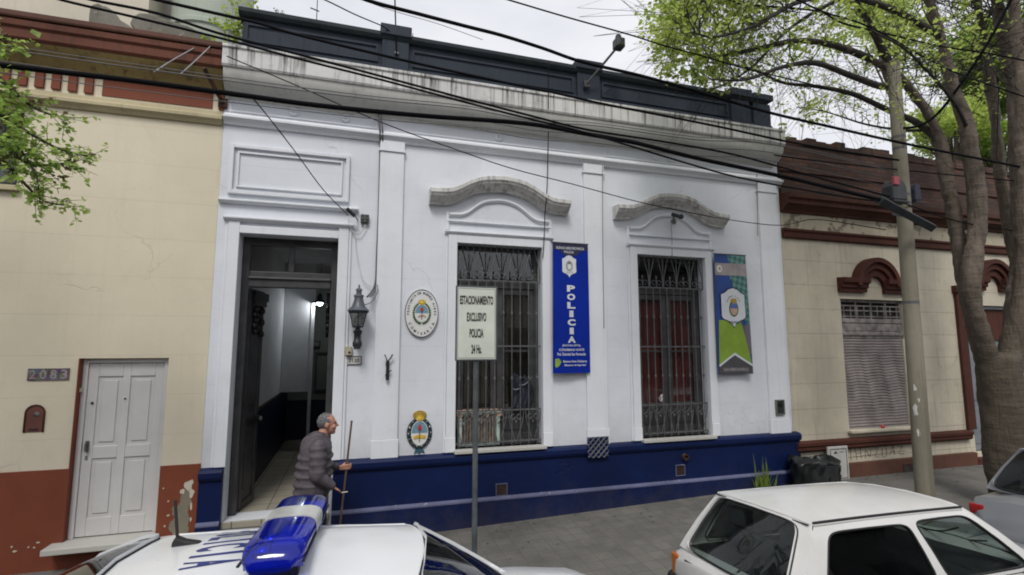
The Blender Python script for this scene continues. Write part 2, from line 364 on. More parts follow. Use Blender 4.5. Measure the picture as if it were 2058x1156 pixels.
# ------------------------------------------------------------------ mesh builder
class MB:
    def __init__(s): s.v = []; s.f = []; s.m = []; s.cur = 0
    def add(s, vs, fs):
        o = len(s.v); s.v += [tuple(p) for p in vs]
        for f in fs: s.f.append(tuple(i+o for i in f)); s.m.append(s.cur)
        return s
    def box(s, x0, x1, y0, y1, z0, z1):
        vs = [(x, y, z) for z in (z0, z1) for y in (y0, y1) for x in (x0, x1)]
        return s.add(vs, [(0, 2, 3, 1), (4, 5, 7, 6), (0, 1, 5, 4), (2, 6, 7, 3), (0, 4, 6, 2), (1, 3, 7, 5)])
    def quad(s, a, b, c, d): return s.add([a, b, c, d], [(0, 1, 2, 3)])
    def prism(s, poly, h0, h1, axis):
        """extrude a 2-D polygon: axis 'x' -> points are (y,z); 'y' -> (x,z); 'z' -> (x,y)"""
        mk = {'x': lambda p, h: (h, p[0], p[1]), 'y': lambda p, h: (p[0], h, p[1]), 'z': lambda p, h: (p[0], p[1], h)}[axis]
        n = len(poly); vs = [mk(p, h0) for p in poly]+[mk(p, h1) for p in poly]
        return s.add(vs, [tuple(range(n)), tuple(range(2*n-1, n-1, -1))]+[(i, i+n, (i+1) % n+n, (i+1) % n) for i in range(n)])
    def tube(s, pts, r, n=8, cap=True, sq=1.0):
        pts = [Vector(p) for p in pts]; k = len(pts); rs = r if isinstance(r, (list, tuple)) else [r]*k
        t0 = (pts[1]-pts[0]).normalized(); ref = Vector((0, 0, 1)) if abs(t0.z) < .9 else Vector((1, 0, 0))
        a = t0.cross(ref).normalized(); vs = []
        for i, p in enumerate(pts):
            t = (pts[min(i+1, k-1)]-pts[max(i-1, 0)]).normalized()
            a = (a-t*a.dot(t)).normalized(); b = t.cross(a)
            for j in range(n):
                an = 2*PI*j/n; vs.append(p+(a*math.cos(an)+b*math.sin(an)*sq)*rs[i])
        fs = [(i*n+j, i*n+(j+1) % n, (i+1)*n+(j+1) % n, (i+1)*n+j) for i in range(k-1) for j in range(n)]
        if cap: fs += [tuple(range(n-1, -1, -1)), tuple((k-1)*n+j for j in range(n))]
        return s.add(vs, fs)
    def lathe(s, c, prof, n=16, axis='z', a0=0):
        vs = []; k = len(prof)
        for r, h in prof:
            for j in range(n):
                an = 2*PI*j/n+a0; u, w = r*math.cos(an), r*math.sin(an)
                vs.append({'z': (c[0]+u, c[1]+w, c[2]+h), 'y': (c[0]+u, c[1]+h, c[2]+w), 'x': (c[0]+h, c[1]+u, c[2]+w)}[axis])
        fs = [(i*n+j, i*n+(j+1) % n, (i+1)*n+(j+1) % n, (i+1)*n+j) for i in range(k-1) for j in range(n)]
        fs += [tuple(range(n-1, -1, -1)), tuple((k-1)*n+j for j in range(n))]
        return s.add(vs, fs)
    def ball(s, c, r, n=12, m=8):
        if not isinstance(r, (tuple, list)): r = (r, r, r)
        vs = [(c[0], c[1], c[2]-r[2])]
        for i in range(1, m):
            ph = PI*i/m-PI/2
            for j in range(n):
                an = 2*PI*j/n; vs.append((c[0]+r[0]*math.cos(ph)*math.cos(an), c[1]+r[1]*math.cos(ph)*math.sin(an), c[2]+r[2]*math.sin(ph)))
        vs.append((c[0], c[1], c[2]+r[2])); e = len(vs)-1; fs = []
        for j in range(n):
            fs.append((0, 1+(j+1) % n, 1+j)); fs.append((e, e-n+j, e-n+(j+1) % n))
        for i in range(m-2):
            for j in range(n): fs.append((1+i*n+j, 1+i*n+(j+1) % n, 1+(i+1)*n+(j+1) % n, 1+(i+1)*n+j))
        return s.add(vs, fs)
    def sweep(s, path, prof):
        """carry a closed (y, dz) profile along a path of (x, z) points"""
        n = len(prof); vs = [(x, y, z+dz) for x, z in path for y, dz in prof]; k = len(path)
        fs = [(i*n+j, i*n+(j+1) % n, (i+1)*n+(j+1) % n, (i+1)*n+j) for i in range(k-1) for j in range(n)]
        return s.add(vs, fs+[tuple(range(n)), tuple(range(k*n-1, (k-1)*n-1, -1))])
    def build(s, name, mats, parent=None, smooth=False, bevel=0, fix=True, world=True, seg=2):
        me = bpy.data.meshes.new(name)
        off = Vector((0, 0, 0))
        if parent is not None and world: off = root_of(parent).location
        me.from_pydata([(p[0]-off.x, p[1]-off.y, p[2]-off.z) for p in s.v], [], s.f)
        if not isinstance(mats, (list, tuple)): mats = [mats]
        for m in mats: me.materials.append(MATS[m])
        me.polygons.foreach_set('material_index', s.m)
        if fix:
            bm = bmesh.new(); bm.from_mesh(me); bmesh.ops.recalc_face_normals(bm, faces=bm.faces); bm.to_mesh(me); bm.free()
        if smooth:
            me.polygons.foreach_set('use_smooth', [True]*len(me.polygons))
            if smooth is not True and hasattr(me, 'set_sharp_from_angle'): me.set_sharp_from_angle(angle=R(smooth))
        me.update()
        o = bpy.data.objects.new(name, me); COL.objects.link(o)
        if parent is not None: o.parent = parent
        if bevel:
            b = o.modifiers.new('edge', 'BEVEL'); b.width = bevel; b.segments = seg; b.limit_method = 'ANGLE'; b.angle_limit = R(40)
        return o

def root_of(o):
    while o.parent is not None: o = o.parent
    return o

def tag(o, label, cat, group=None, kind=None):
    o['label'] = label; o['category'] = cat
    if group: o['group'] = group
    if kind: o['kind'] = kind
    return o

def thing(name, loc, label, cat, group=None, rot=(0, 0, 0)):
    o = bpy.data.objects.new(name, None); COL.objects.link(o); o.location = loc; o.rotation_euler = rot
    o.empty_display_size = .1
    return tag(o, label, cat, group)

def spline(pts, k=6):
    P = [Vector(p) for p in pts]; P = [P[0]*2-P[1]]+P+[P[-1]*2-P[-2]]; out = []
    for i in range(1, len(P)-2):
        a, b, c, d = P[i-1:i+3]
        for j in range(k):
            t = j/k; out.append(.5*((2*b)+(c-a)*t+(2*a-5*b+4*c-d)*t*t+(3*b-a-3*c+d)*t**3))
    return out+[P[-2]]

def text2d(s, h, w=None, bold=.0, maxw=None):
    """flat lettering as (verts, faces) centred on 0, of cap height h and, if given, width w"""
    cu = bpy.data.curves.new('t', 'FONT'); cu.body = s; cu.size = 1; cu.offset = bold; cu.resolution_u = 3; cu.fill_mode = 'FRONT'
    o = bpy.data.objects.new('t', cu); COL.objects.link(o)
    dg = bpy.context.evaluated_depsgraph_get(); me = o.evaluated_get(dg).to_mesh()
    vs = [(v.co.x, v.co.y) for v in me.vertices]; fs = [tuple(p.vertices) for p in me.polygons]
    o.evaluated_get(dg).to_mesh_clear(); bpy.data.objects.remove(o); bpy.data.curves.remove(cu)
    if not vs: return [], []
    x0, x1 = min(v[0] for v in vs), max(v[0] for v in vs); y0, y1 = min(v[1] for v in vs), max(v[1] for v in vs)
    sy = h/(y1-y0); sx = (w/(x1-x0)) if w else sy
    if maxw and (x1-x0)*sx > maxw: sx = maxw/(x1-x0)
    return [((x-(x0+x1)/2)*sx, (y-(y0+y1)/2)*sy) for x, y in vs], fs

def disc2d(rx, ry, n=28, cx=0, cy=0): return [(cx+rx*math.cos(2*PI*i/n), cy+ry*math.sin(2*PI*i/n)) for i in range(n)]

from mathutils import noise as mnoise
def capsule(m, a, b, ra, rb, n=12, k=5):
    a, b = Vector(a), Vector(b); d = (b-a); L = d.length; d.normalize(); P, Rr = [], []
    for i in range(k+1): t = PI/2*(1-i/k); P.append(a-d*ra*math.sin(t)); Rr.append(max(.0008, ra*math.cos(t)))
    for i in range(k+1): t = PI/2*i/k; P.append(b+d*rb*math.sin(t)); Rr.append(max(.0008, rb*math.cos(t)))
    m.tube(P, Rr, n)
def fuse(m, name, mat, parent, voxel, smooth_it=6, off=None, rough=0):
    """merge overlapping volumes into one continuous skin"""
    o = m.build('tmp', mat, None, fix=True)
    r_ = o.modifiers.new('r', 'REMESH'); r_.mode = 'VOXEL'; r_.voxel_size = voxel
    s_ = o.modifiers.new('s', 'SMOOTH'); s_.factor = .5; s_.iterations = smooth_it
    dg = bpy.context.evaluated_depsgraph_get(); me = bpy.data.meshes.new_from_object(o.evaluated_get(dg)); me.name = name
    bpy.data.objects.remove(o)
    if rough:
        for v in me.vertices: v.co += v.normal*rough*(mnoise.noise(v.co*Vector((4, 4, 1.2)))+.5*mnoise.noise(v.co*9))
    if off is not None: me.transform(Matrix.Translation(-Vector(off)))
    me.materials.clear(); me.materials.append(MATS[mat]); me.polygons.foreach_set('use_smooth', [True]*len(me.polygons))
    q = bpy.data.objects.new(name, me); COL.objects.link(q); q.parent = parent; return q
# ------------------------------------------------------------------ world and sun (overcast)
w = bpy.data.worlds.new('World'); scene.world = w; w.use_nodes = True
nt = w.node_tree; nt.nodes.clear()
wo = nt.nodes.new('ShaderNodeOutputWorld'); bg = nt.nodes.new('ShaderNodeBackground'); sk = nt.nodes.new('ShaderNodeTexSky')
sk.sky_type = 'NISHITA'; sk.sun_disc = False; sk.sun_elevation = R(52); sk.sun_rotation = R(200); sk.air_density = 1.2; sk.dust_density = 4; sk.altitude = 10
hs = nt.nodes.new('ShaderNodeHueSaturation'); hs.inputs['Saturation'].default_value = .18
nt.links.new(sk.outputs[0], hs.inputs['Color'])
tc = nt.nodes.new('ShaderNodeTexCoord'); mp = nt.nodes.new('ShaderNodeMapping'); mp.inputs['Scale'].default_value = (1.2, 1.2, 3.2)
nt.links.new(tc.outputs['Generated'], mp.inputs[0])
nz = nt.nodes.new('ShaderNodeTexNoise'); nz.inputs['Scale'].default_value = 2.3; nz.inputs['Detail'].default_value = 6; nz.inputs['Roughness'].default_value = .55
nt.links.new(mp.outputs[0], nz.inputs['Vector'])
cr = nt.nodes.new('ShaderNodeValToRGB'); cr.color_ramp.elements[0].position = .3; cr.color_ramp.elements[1].position = .7
cr.color_ramp.elements[0].color = (6.4, 6.6, 7.2, 1); cr.color_ramp.elements[1].color = (8.4, 8.4, 8.65, 1)
nt.links.new(nz.outputs[0], cr.inputs[0])
mx = nt.nodes.new('ShaderNodeMix'); mx.data_type = 'RGBA'; mx.inputs[0].default_value = .82
nt.links.new(hs.outputs[0], mx.inputs[6]); nt.links.new(cr.outputs[0], mx.inputs[7])
nt.links.new(mx.outputs[2], bg.inputs[0]); bg.inputs[1].default_value = .1
nt.links.new(bg.outputs[0], wo.inputs[0])
sd = bpy.data.lights.new('sun', 'SUN'); sd.energy = 1.5; sd.angle = R(16); sd.color = (1, .97, .92)
so = bpy.data.objects.new('sun', sd); COL.objects.link(so)
sdir = Vector((math.cos(R(52))*-.35, math.cos(R(52))*-.94, math.sin(R(52))))
so.rotation_euler = (-sdir).to_track_quat('-Z', 'Y').to_euler(); so.location = (0, 0, 30)
scene.view_settings.view_transform = 'Standard'; scene.view_settings.look = 'None'
scene.view_settings.exposure = .38; scene.view_settings.gamma = 1
scene.cycles.pixel_filter_type = 'BLACKMAN_HARRIS'; scene.cycles.filter_width = 1.9
scene.cycles.max_bounces = 6; scene.cycles.transparent_max_bounces = 12; scene.cycles.caustics_reflective = False; scene.cycles.caustics_refractive = False

# ------------------------------------------------------------------ ground
def GZ(x):
    t = max(0, min(1, (x-1.3)/5.7)); return .145+.155*t
def struct(mb, name, mat, label, cat, **kw):
    o = mb.build(name, mat, **kw); return tag(o, label, cat, kind='structure')

m = MB(); m.quad((-400, -400, -.45), (400, -400, -.45), (400, 400, -.45), (-400, 400, -.45))
struct(m, 'ground', 'asphalt', 'wide dark ground under the whole street block', 'ground')
def road_z(y): return -.07+.14*(1-((y+7.15)/4.3)**2)
m = MB(); ys = [-11.45+i*.43 for i in range(21)]; ys[-1] = -2.88
vs = [(x, y, road_z(y)) for x in (-60, 80) for y in ys]; n = len(ys)
m.add(vs, [(i, n+i, n+i+1, i+1) for i in range(n-1)]); struct(m, 'road', 'asphalt', 'dark asphalt street under the parked cars', 'road', smooth=True)
xs = [-60, -20, -8, -4, 0, 1.3, 2.5, 4, 5.5, 7, 9, 14, 30, 80]
m = MB(); vs = []
for x in xs: vs += [(x, -2.75, GZ(x)-.06), (x, -1.4, GZ(x)-.03), (x, .35, GZ(x)+.002)]
m.add(vs, [(i*3+j, i*3+3+j, i*3+4+j, i*3+1+j) for i in range(len(xs)-1) for j in range(2)])
struct(m, 'pavement', 'pavement_tiles', 'grey square tiled pavement in front of the houses', 'pavement')
m = MB(); vs = []
for x in xs: vs += [(x, -2.9, -.3), (x, -2.9, GZ(x)-.075), (x, -2.88, GZ(x)-.058), (x, -2.752, GZ(x)-.058), (x, -2.752, -.3)]
m.add(vs, [(i*5+j, i*5+5+j, i*5+6+j, i*5+1+j) for i in range(len(xs)-1) for j in range(4)])
struct(m, 'kerb', 'kerb_stone', 'pale stone kerb edging the tiled pavement', 'kerb')
m = MB(); m.box(-60, 80, -14.5, -11.5, -.4, .1); struct(m, 'opposite_pavement', 'pavement_tiles', 'tiled pavement on the far side of the street', 'pavement')

for i, (x0, x1, h, mt_) in enumerate(((-22, -9.2, 6.2, 'old_cream'), (-9.1, 1.9, 7.2, 'dark_red'), (2.0, 12.8, 5.6, 'cream_back'), (12.9, 26, 6.8, 'roof_felt'))):  # unseen houses opposite, added to give the glass darker reflections
    o = thing('house', ((x0+x1)/2, -14.6, .1), ('unseen cream house across the street at the far end', 'unseen dull red house across the street facing the police station', 'unseen pale low house across the street facing the banners', 'unseen grey house across the street facing the weathered shopfront')[i], 'building', 'unseen houses across the street')
    m = MB(); m.box(x0, x1, -20, -14.6, -.2, h); m.box(x0, x1, -14.6, -14.35, h-.5, h-.25); m.build('wall', mt_, o)
    for k in range(3):
        xx = x0+(x1-x0)*(k+.5)/3; m = MB(); m.box(xx-.7, xx+.7, -14.6, -14.56, 1.0 if k != 1 else .1, 3.4); m.build('window', 'wood_black', o)
# ------------------------------------------------------------------ wall helper
def wall(m, x0, x1, z0, z1, holes, y=0.0, depth=.3):
    X = sorted({x0, x1}|{h[0] for h in holes}|{h[1] for h in holes}); Z = sorted({z0, z1}|{h[2] for h in holes}|{h[3] for h in holes})
    X = [a for a in X if x0 <= a <= x1]; Z = [a for a in Z if z0 <= a <= z1]
    vs = [(x, y, z) for z in Z for x in X]; nx = len(X); fs = []
    for i in range(len(Z)-1):
        for j in range(nx-1):
            cx, cz = (X[j]+X[j+1])/2, (Z[i]+Z[i+1])/2
            if any(h[0] < cx < h[1] and h[2] < cz < h[3] for h in holes): continue
            fs.append((i*nx+j, i*nx+j+1, (i+1)*nx+j+1, (i+1)*nx+j))
    m.add(vs, fs)
    for h in holes:
        a, b, c, d = h[:4]; e = y+(h[4] if len(h) > 4 else depth)
        m.quad((a, y, c), (a, e, c), (a, e, d), (a, y, d)); m.quad((b, y, c), (b, y, d), (b, e, d), (b, e, c))
        m.quad((a, y, d), (a, e, d), (b, e, d), (b, y, d))
        if c > z0+.001: m.quad((a, y, c), (b, y, c), (b, e, c), (a, e, c))

def frame_rect(m, x0, x1, z0, z1, t, y0, y1, tb=None):
    """four butted bars round a rectangle"""
    tb = t if tb is None else tb
    m.box(x0, x0+t, y0, y1, z0, z1); m.box(x1-t, x1, y0, y1, z0, z1)
    m.box(x0+t, x1-t, y0, y1, z1-t, z1)
    if tb: m.box(x0+t, x1-t, y0, y1, z0, z0+tb)

# ================================================================== POLICE STATION
PX0, PX1 = -1.69, 7.30
D0, D1, DZ0, DZ1 = -1.42, -.22, .48, 4.03
W = [(1.40, 2.70, 1.17, 4.07), (4.33, 5.62, 1.16, 4.06)]
ps = thing('police_station', (2.8, 0, .15), 'white single storey police station with navy plinth and dark slate parapet', 'building')
m = MB(); wall(m, PX0, PX1, 0, 6.2, [(D0, D1, DZ0, DZ1, .34)]+[(*a, .16) for a in W])
m.build('wall', 'white_wall', ps, fix=False)
m = MB(); m.box(PX0+.01, PX1-.01, .36, 11, 6.2, 6.3); m.build('roof', 'roof_felt', ps)
m = MB(); m.box(PX0, PX0+.15, .36, 11, 0, 6.2); m.box(PX1-.15, PX1, .36, 11, 0, 6.2); m.box(PX0+.15, PX1-.15, 10.85, 11, 0, 6.2); m.build('rear_wall', 'white_wall', ps)

# plinth: lower step, upper face, ledge cap
def plinth(x0, x1, name='plinth'):
    m = MB()
    prof = [(0.003, -.05), (-.105, -.05), (-.105, .475), (-.075, .505), (-.07, .505), (-.07, .985), (-.10, .995), (-.115, 1.03), (-.115, 1.085), (-.09, 1.115), (.003, 1.13)]
    m.prism(prof, x0, x1, 'x'); p = m.build(name, 'navy_plinth', ps, bevel=.004)
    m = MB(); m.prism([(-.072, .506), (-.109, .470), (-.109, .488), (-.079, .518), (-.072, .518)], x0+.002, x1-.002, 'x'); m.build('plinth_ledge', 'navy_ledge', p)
    return p
plinth(D1+.04, PX1+.07); plinth(PX0, D0-.02)

# pilasters with base block and capital
def pilaster(x0, x1, ztop=5.47):
    m = MB(); m.box(x0, x1, -.05, .002, 1.36, ztop-.16); m.box(x0-.012, x1+.012, -.062, .002, 1.12, 1.358)
    m.box(x0-.02, x1+.02, -.07, .002, ztop-.158, ztop-.12); m.box(x0-.006, x1+.006, -.057, .002, ztop-.118, ztop)
    m.build('pilaster', 'white_trim', ps, bevel=.006)
for a in ((.29, .62), (3.41, 3.75), (6.80, 7.20)): pilaster(*a)

# string course, frieze, cornice
m = MB(); m.prism([(.002, 5.455), (-.03, 5.455), (-.045, 5.49), (-.075, 5.515), (-.10, 5.53), (-.10, 5.56), (-.06, 5.575), (-.03, 5.61), (.002, 5.62)], PX0+.004, PX1+.03, 'x'); m.build('string_course', 'white_trim', ps, bevel=.003)
m = MB()
for x0, x1 in ((PX0+.06, .24), (.68, 3.36), (3.80, 6.75)):
    frame_rect(m, x0, x1, 5.64, 5.815, .022, -.015, .002)
m.build('frieze_frame', 'white_trim', ps)
for x in (-.86, -.19, 2.02, 5.03, 5.2-6.75+6.3):
    if x > 4.9 and x < 5.0: continue
    m = MB(); m.lathe((x, -.022, 5.735), [(.055, .02), (.06, .0), (.048, -.012), (.03, -.004)], 16, 'y')
    for k in range(6): m.ball((x+.036*math.cos(k*PI/3), -.035, 5.735+.036*math.sin(k*PI/3)), (.014, .012, .014), 8, 5)
    m.ball((x, -.036, 5.735), (.014, .016, .014), 8, 5); m.build('rosette', 'white_trim', ps, smooth=40)
m = MB()
cove = [(.002, 5.80), (-.03, 5.80), (-.04, 5.84)]+[(-.04-.25*math.sin(a*PI/16), 5.84+.25*(1-math.cos(a*PI/16))) for a in range(1, 8)]+[(-.295, 6.10), (.002, 6.10)]
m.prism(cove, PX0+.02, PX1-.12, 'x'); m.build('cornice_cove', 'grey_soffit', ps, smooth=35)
m = MB(); m.prism([(.002, 6.102), (-.31, 6.102), (-.325, 6.13), (-.325, 6.335), (-.345, 6.35), (-.345, 6.385), (-.30, 6.41), (.002, 6.47)], PX0+.008, PX1-.105, 'x'); m.build('cornice', 'fascia', ps, bevel=.004)
# parapet
pa = MB(); pa.box(PX0+.15, PX1-.10, .0, .28, 6.43, 6.98); par = pa.build('parapet', 'slate_parapet', ps, bevel=.006)
m = MB(); m.prism([(.002, 6.5), (-.05, 6.5), (-.05, 6.565), (-.02, 6.60), (.002, 6.61)], PX0+.14, PX1-.09, 'x'); m.build('parapet_base', 'slate_parapet', par)
m = MB()
for x0, x1 in ((PX0+.19, .22), (.70, 3.27), (3.77, 6.26)): frame_rect(m, x0, x1, 6.64, 6.90, .03, -.022, .002)
m.build('parapet_frame', 'slate_parapet', par)
m = MB(); m.prism([(.29, 6.982), (-.05, 6.982), (-.085, 7.02), (-.085, 7.075), (-.04, 7.095), (.30, 7.105)], PX0+.10, PX1-.25, 'x'); m.build('coping', 'parapet_coping', par, bevel=.005)
for x0, x1, zt in ((.27, .65, 7.19), (3.32, 3.72, 7.18), (6.31, 6.70, 7.17), (6.79, 7.17, 7.14)):
    m = MB(); m.box(x0, x1, -.06, .30, 6.44, 6.978); m.box(x0-.03, x1+.03, -.115, .32, 7.03, zt) ; m.build('parapet_pier', 'slate_parapet', par, bevel=.01)

# door surround and panel over the door
m = MB()
m.box(D0-.13, D0, -.045, .002, 1.132, DZ1+.15); m.box(D1, D1+.13, -.045, .002, 1.132, DZ1+.15); m.box(D0, D1, -.045, .002, DZ1, DZ1+.10)
m.box(D0-.165, D0-.132, -.03, .002, 1.132, DZ1+.2); m.box(D1+.132, D1+.165, -.03, .002, 1.132, DZ1+.2)
m.prism([(.002, DZ1+.152), (-.05, DZ1+.152), (-.085, DZ1+.18), (-.085, DZ1+.205), (.002, DZ1+.225)], D0-.19, D1+.19, 'x')
m.build('door_surround', 'white_trim', ps, bevel=.006)
m = MB(); m.prism([(.002, 4.415), (-.04, 4.415), (-.07, 4.44), (-.07, 4.462), (.002, 4.48)], PX0+.006, .02, 'x')
frame_rect(m, -1.59, -.11, 4.54, 5.20, .05, -.045, .002); frame_rect(m, -1.50, -.20, 4.63, 5.11, .025, -.028, .002)
m.build('wall_panel', 'white_trim', ps, bevel=.006)

# window surrounds, hoods
HP = [(0.99, 4.82), (1.12, 4.825), (1.26, 4.835), (1.40, 4.885), (1.55, 4.975), (1.72, 5.045), (1.90, 5.075), (2.06, 5.085), (2.22, 5.075), (2.40, 5.035), (2.56, 4.965), (2.71, 4.88), (2.85, 4.83), (2.99, 4.82), (3.12, 4.815)]
for wi, (a, b, c, d) in enumerate(W):
    cx = (a+b)/2; sx = 1.0 if wi == 0 else .985
    m = MB()
    m.box(a-.13, a, -.05, .002, 1.345, d+.12); m.box(b, b+.13, -.05, .002, 1.345, d+.12); m.box(a, b, -.05, .002, d, d+.12)
    m.box(a-.145, a+0, -.062, .002, 1.14, 1.343); m.box(b, b+.145, -.062, .002, 1.14, 1.343)
    m.box(a-.165, a-.132, -.028, .002, 1.135, d+.16); m.box(b+.132, b+.165, -.028, .002, 1.135, d+.16)
    m.prism([(.002, d+.122), (-.055, d+.122), (-.08, d+.15), (-.08, d+.17), (.002, d+.185)], a-.18, b+.18, 'x')
    m.prism([(.002, d+.30), (-.03, d+.30), (-.045, d+.32), (.002, d+.335)], a-.15, b+.15, 'x')
    m.box(a-.165, a-.12, -.03, .002, d+.187, 4.52); m.box(b+.12, b+.165, -.03, .002, d+.187, 4.52)
    m.build('window_surround', 'white_trim', ps, bevel=.006)
    path = [p for p in spline([((x-2.055)*sx+cx, z, 0) for x, z in HP], 4)]; path = [(p[0], p[1]) for p in path]
    m = MB(); m.sweep(path, [(.002, .0), (-.20, -.010), (-.215, -.022), (-.215, -.075), (-.20, -.088), (-.188, -.118), (-.155, -.132), (-.125, -.168), (-.085, -.188), (-.075, -.215), (.002, -.22)])
    h = m.build('window_hood', 'hood_stone', ps, smooth=35)
    inn = [(cx+(x-cx)*.72, z-.31) for x, z in path]
    m = MB(); m.sweep(inn, [(.002, 0), (-.035, 0), (-.045, -.03), (-.025, -.055), (.002, -.055)]); m.build('hood_arch', 'white_trim', ps, smooth=35)
    m = MB(); m.box(a-.02, b+.02, -.14, .16, c-.045, c); m.build('window_sill', 'marble', ps, bevel=.006)

# joinery behind the grilles
def french_window(a, b, c, d, red):
    y = .17
    m = MB(); frame_rect(m, a+.002, b-.002, c+.002, d-.002, .06, y, y+.09)
    m.box(a+.062, b-.062, y-.02, y+.07, d-.62, d-.52); w_ = m.build('window', 'wood_grey_dark', ps, bevel=.006)
    mid = (a+b)/2
    for x0, x1 in ((a+.065, mid-.004), (mid+.004, b-.065)):
        m = MB(); frame_rect(m, x0, x1, c+.065, d-.625, .085, y+.005, y+.055)
        m.box(x0+.085, x1-.085, y+.012, y+.05, c+.42, c+.52)
        m.box(x0+.085, x1-.085, y+.03, y+.045, c+.15, c+.42); m.box(x0+.12, x1-.12, y+.018, y+.032, c+.19, c+.38)
        m.box(x0+.085, x1-.085, y+.012, y+.045, c+1.33, c+1.36)
        m.build('casement', 'wood_grey_dark', w_, bevel=.005)
        m = MB(); m.box(x0+.086, x1-.086, y+.026, y+.031, c+.521, c+1.329); m.box(x0+.086, x1-.086, y+.026, y+.031, c+1.361, d-.711); m.build('pane', 'house_glass', w_)
    m = MB(); m.box(a+.062, b-.062, y+.03, y+.036, d-.518, d-.063); m.build('pane', 'house_glass', w_)
    m = MB(); x0, x1 = a-.4, b+.4
    m.quad((x0, .34, .6), (x1, .34, .6), (x1, 3, .6), (x0, 3, .6)); m.quad((x0, .34, 4.5), (x0, 3, 4.5), (x1, 3, 4.5), (x1, .34, 4.5))
    m.quad((x0, 3, .6), (x1, 3, .6), (x1, 3, 4.5), (x0, 3, 4.5)); m.quad((x0, .34, .6), (x0, 3, .6), (x0, 3, 4.5), (x0, .34, 4.5)); m.quad((x1, .34, .6), (x1, .34, 4.5), (x1, 3, 4.5), (x1, 3, .6))
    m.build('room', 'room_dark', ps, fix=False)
    # curtain: folded cloth behind the panes
    nx = 60; m = MB(); zz = [c+.1, c+1.0, d-.66]; vs = []
    for z in zz:
        for i in range(nx+1):
            x = a+.1+(b-a-.2)*i/nx; vs.append((x, .262+.016*math.sin(i*1.05)+.010*math.sin(i*.37+z), z))
    m.add(vs, [(k*(nx+1)+i, k*(nx+1)+i+1, (k+1)*(nx+1)+i+1, (k+1)*(nx+1)+i) for k in range(2) for i in range(nx)])
    return m
m = french_window(*W[0], False); tag(m.build('curtain', 'curtain_brown', smooth=True), 'dark brown curtain hanging behind the window with the rusty air conditioner', 'curtain')
m = french_window(*W[1], True); tag(m.build('curtain', 'curtain_red', smooth=True), 'dark red curtain hanging behind the window with the security camera', 'curtain')

def grille(a, b, c, d):
    y = .05; m = MB(); n = 10; dx = (b-a)/n
    rails = [c+.06, c+.50, c+1.42, d-.52]
    for z in rails: m.box(a, b, y-.006, y+.006, z-.011, z+.011)
    for i in range(n):
        x = a+dx*(i+.5); big = i % 2 == 0
        m.tube([(x, y-.014, c-.0), (x, y-.014, d-.52)], .0075, 6)
        for z in (c+.95, c+1.9): m.lathe((x, y-.014, z), [(.008, -.035), (.017, -.012), (.017, .012), (.008, .035)], 8)
    for i in range(5):
        x = a+dx*(2*i+1)
        m.tube([(x, y-.014, d-.52), (x, y-.014, d-.36)], .007, 6); m.ball((x, y-.014, d-.355), (.015, .012, .024), 8, 6)
        m.tube([(x+dx, y-.014, d-.52), (x+dx, y-.014, d)], .007, 6)
        for s in (-1, 1):   # long spear blades meeting at the head
            m.tube(spline([(x+s*dx*.92, y-.014, d-.50), (x+s*dx*.80, y-.014, d-.30), (x+s*dx*.30, y-.014, d-.06), (x+s*dx*.22, y-.014, d)], 4), .007, 6)
            cx_, cz_ = x+s*.048, d-.44
            m.tube([(cx_+.036*math.cos(t), y-.014, cz_+.036*math.sin(t)) for t in [k*PI/6 for k in range(11)]], .006, 5)
            cz2 = c+.40
            m.tube([(cx_+.036*math.cos(t), y-.014, cz2+.036*math.sin(t)) for t in [-k*PI/6 for k in range(11)]], .006, 5)
            m.tube(spline([(x+s*dx*.9, y-.014, c+.48), (x+s*dx*.75, y-.014, c+.34), (x+s*dx*.25, y-.014, c+.12), (x+s*dx*.2, y-.014, c+.06)], 4), .006, 6)
        m.ball((x, y-.014, c+.33), (.015, .012, .024), 8, 6)
    m.build('window_grille', 'iron', ps, smooth=45)
for a in W: grille(*a)

# entrance: frame, transom, leaves, hall
m = MB(); y = .22
m.box(D0+.002, D0+.09, y, y+.12, DZ0, DZ1-.002); m.box(D1-.09, D1-.002, y, y+.12, DZ0, DZ1-.002); m.box(D0+.09, D1-.09, y, y+.12, DZ1-.10, DZ1-.002)
m.box(D0+.09, D1-.09, y-.02, y+.13, 3.37, 3.47); m.box(D0+.09, D1-.09, y-.045, y+.10, 3.472, 3.50); m.box(D0+.09, D1-.09, y+.02, y+.09, 3.502, 3.58)
m.box((D0+D1)/2-.035, (D0+D1)/2+.035, y+.02, y+.09, 3.58, DZ1-.10)
df = m.build('door_frame', 'wood_grey_dark', ps, bevel=.006)
m = MB(); m.box(D0+.09, (D0+D1)/2-.036, y+.05, y+.056, 3.582, DZ1-.102); m.box((D0+D1)/2+.036, D1-.09, y+.05, y+.056, 3.582, DZ1-.102); m.build('transom_pane', 'house_glass', df)
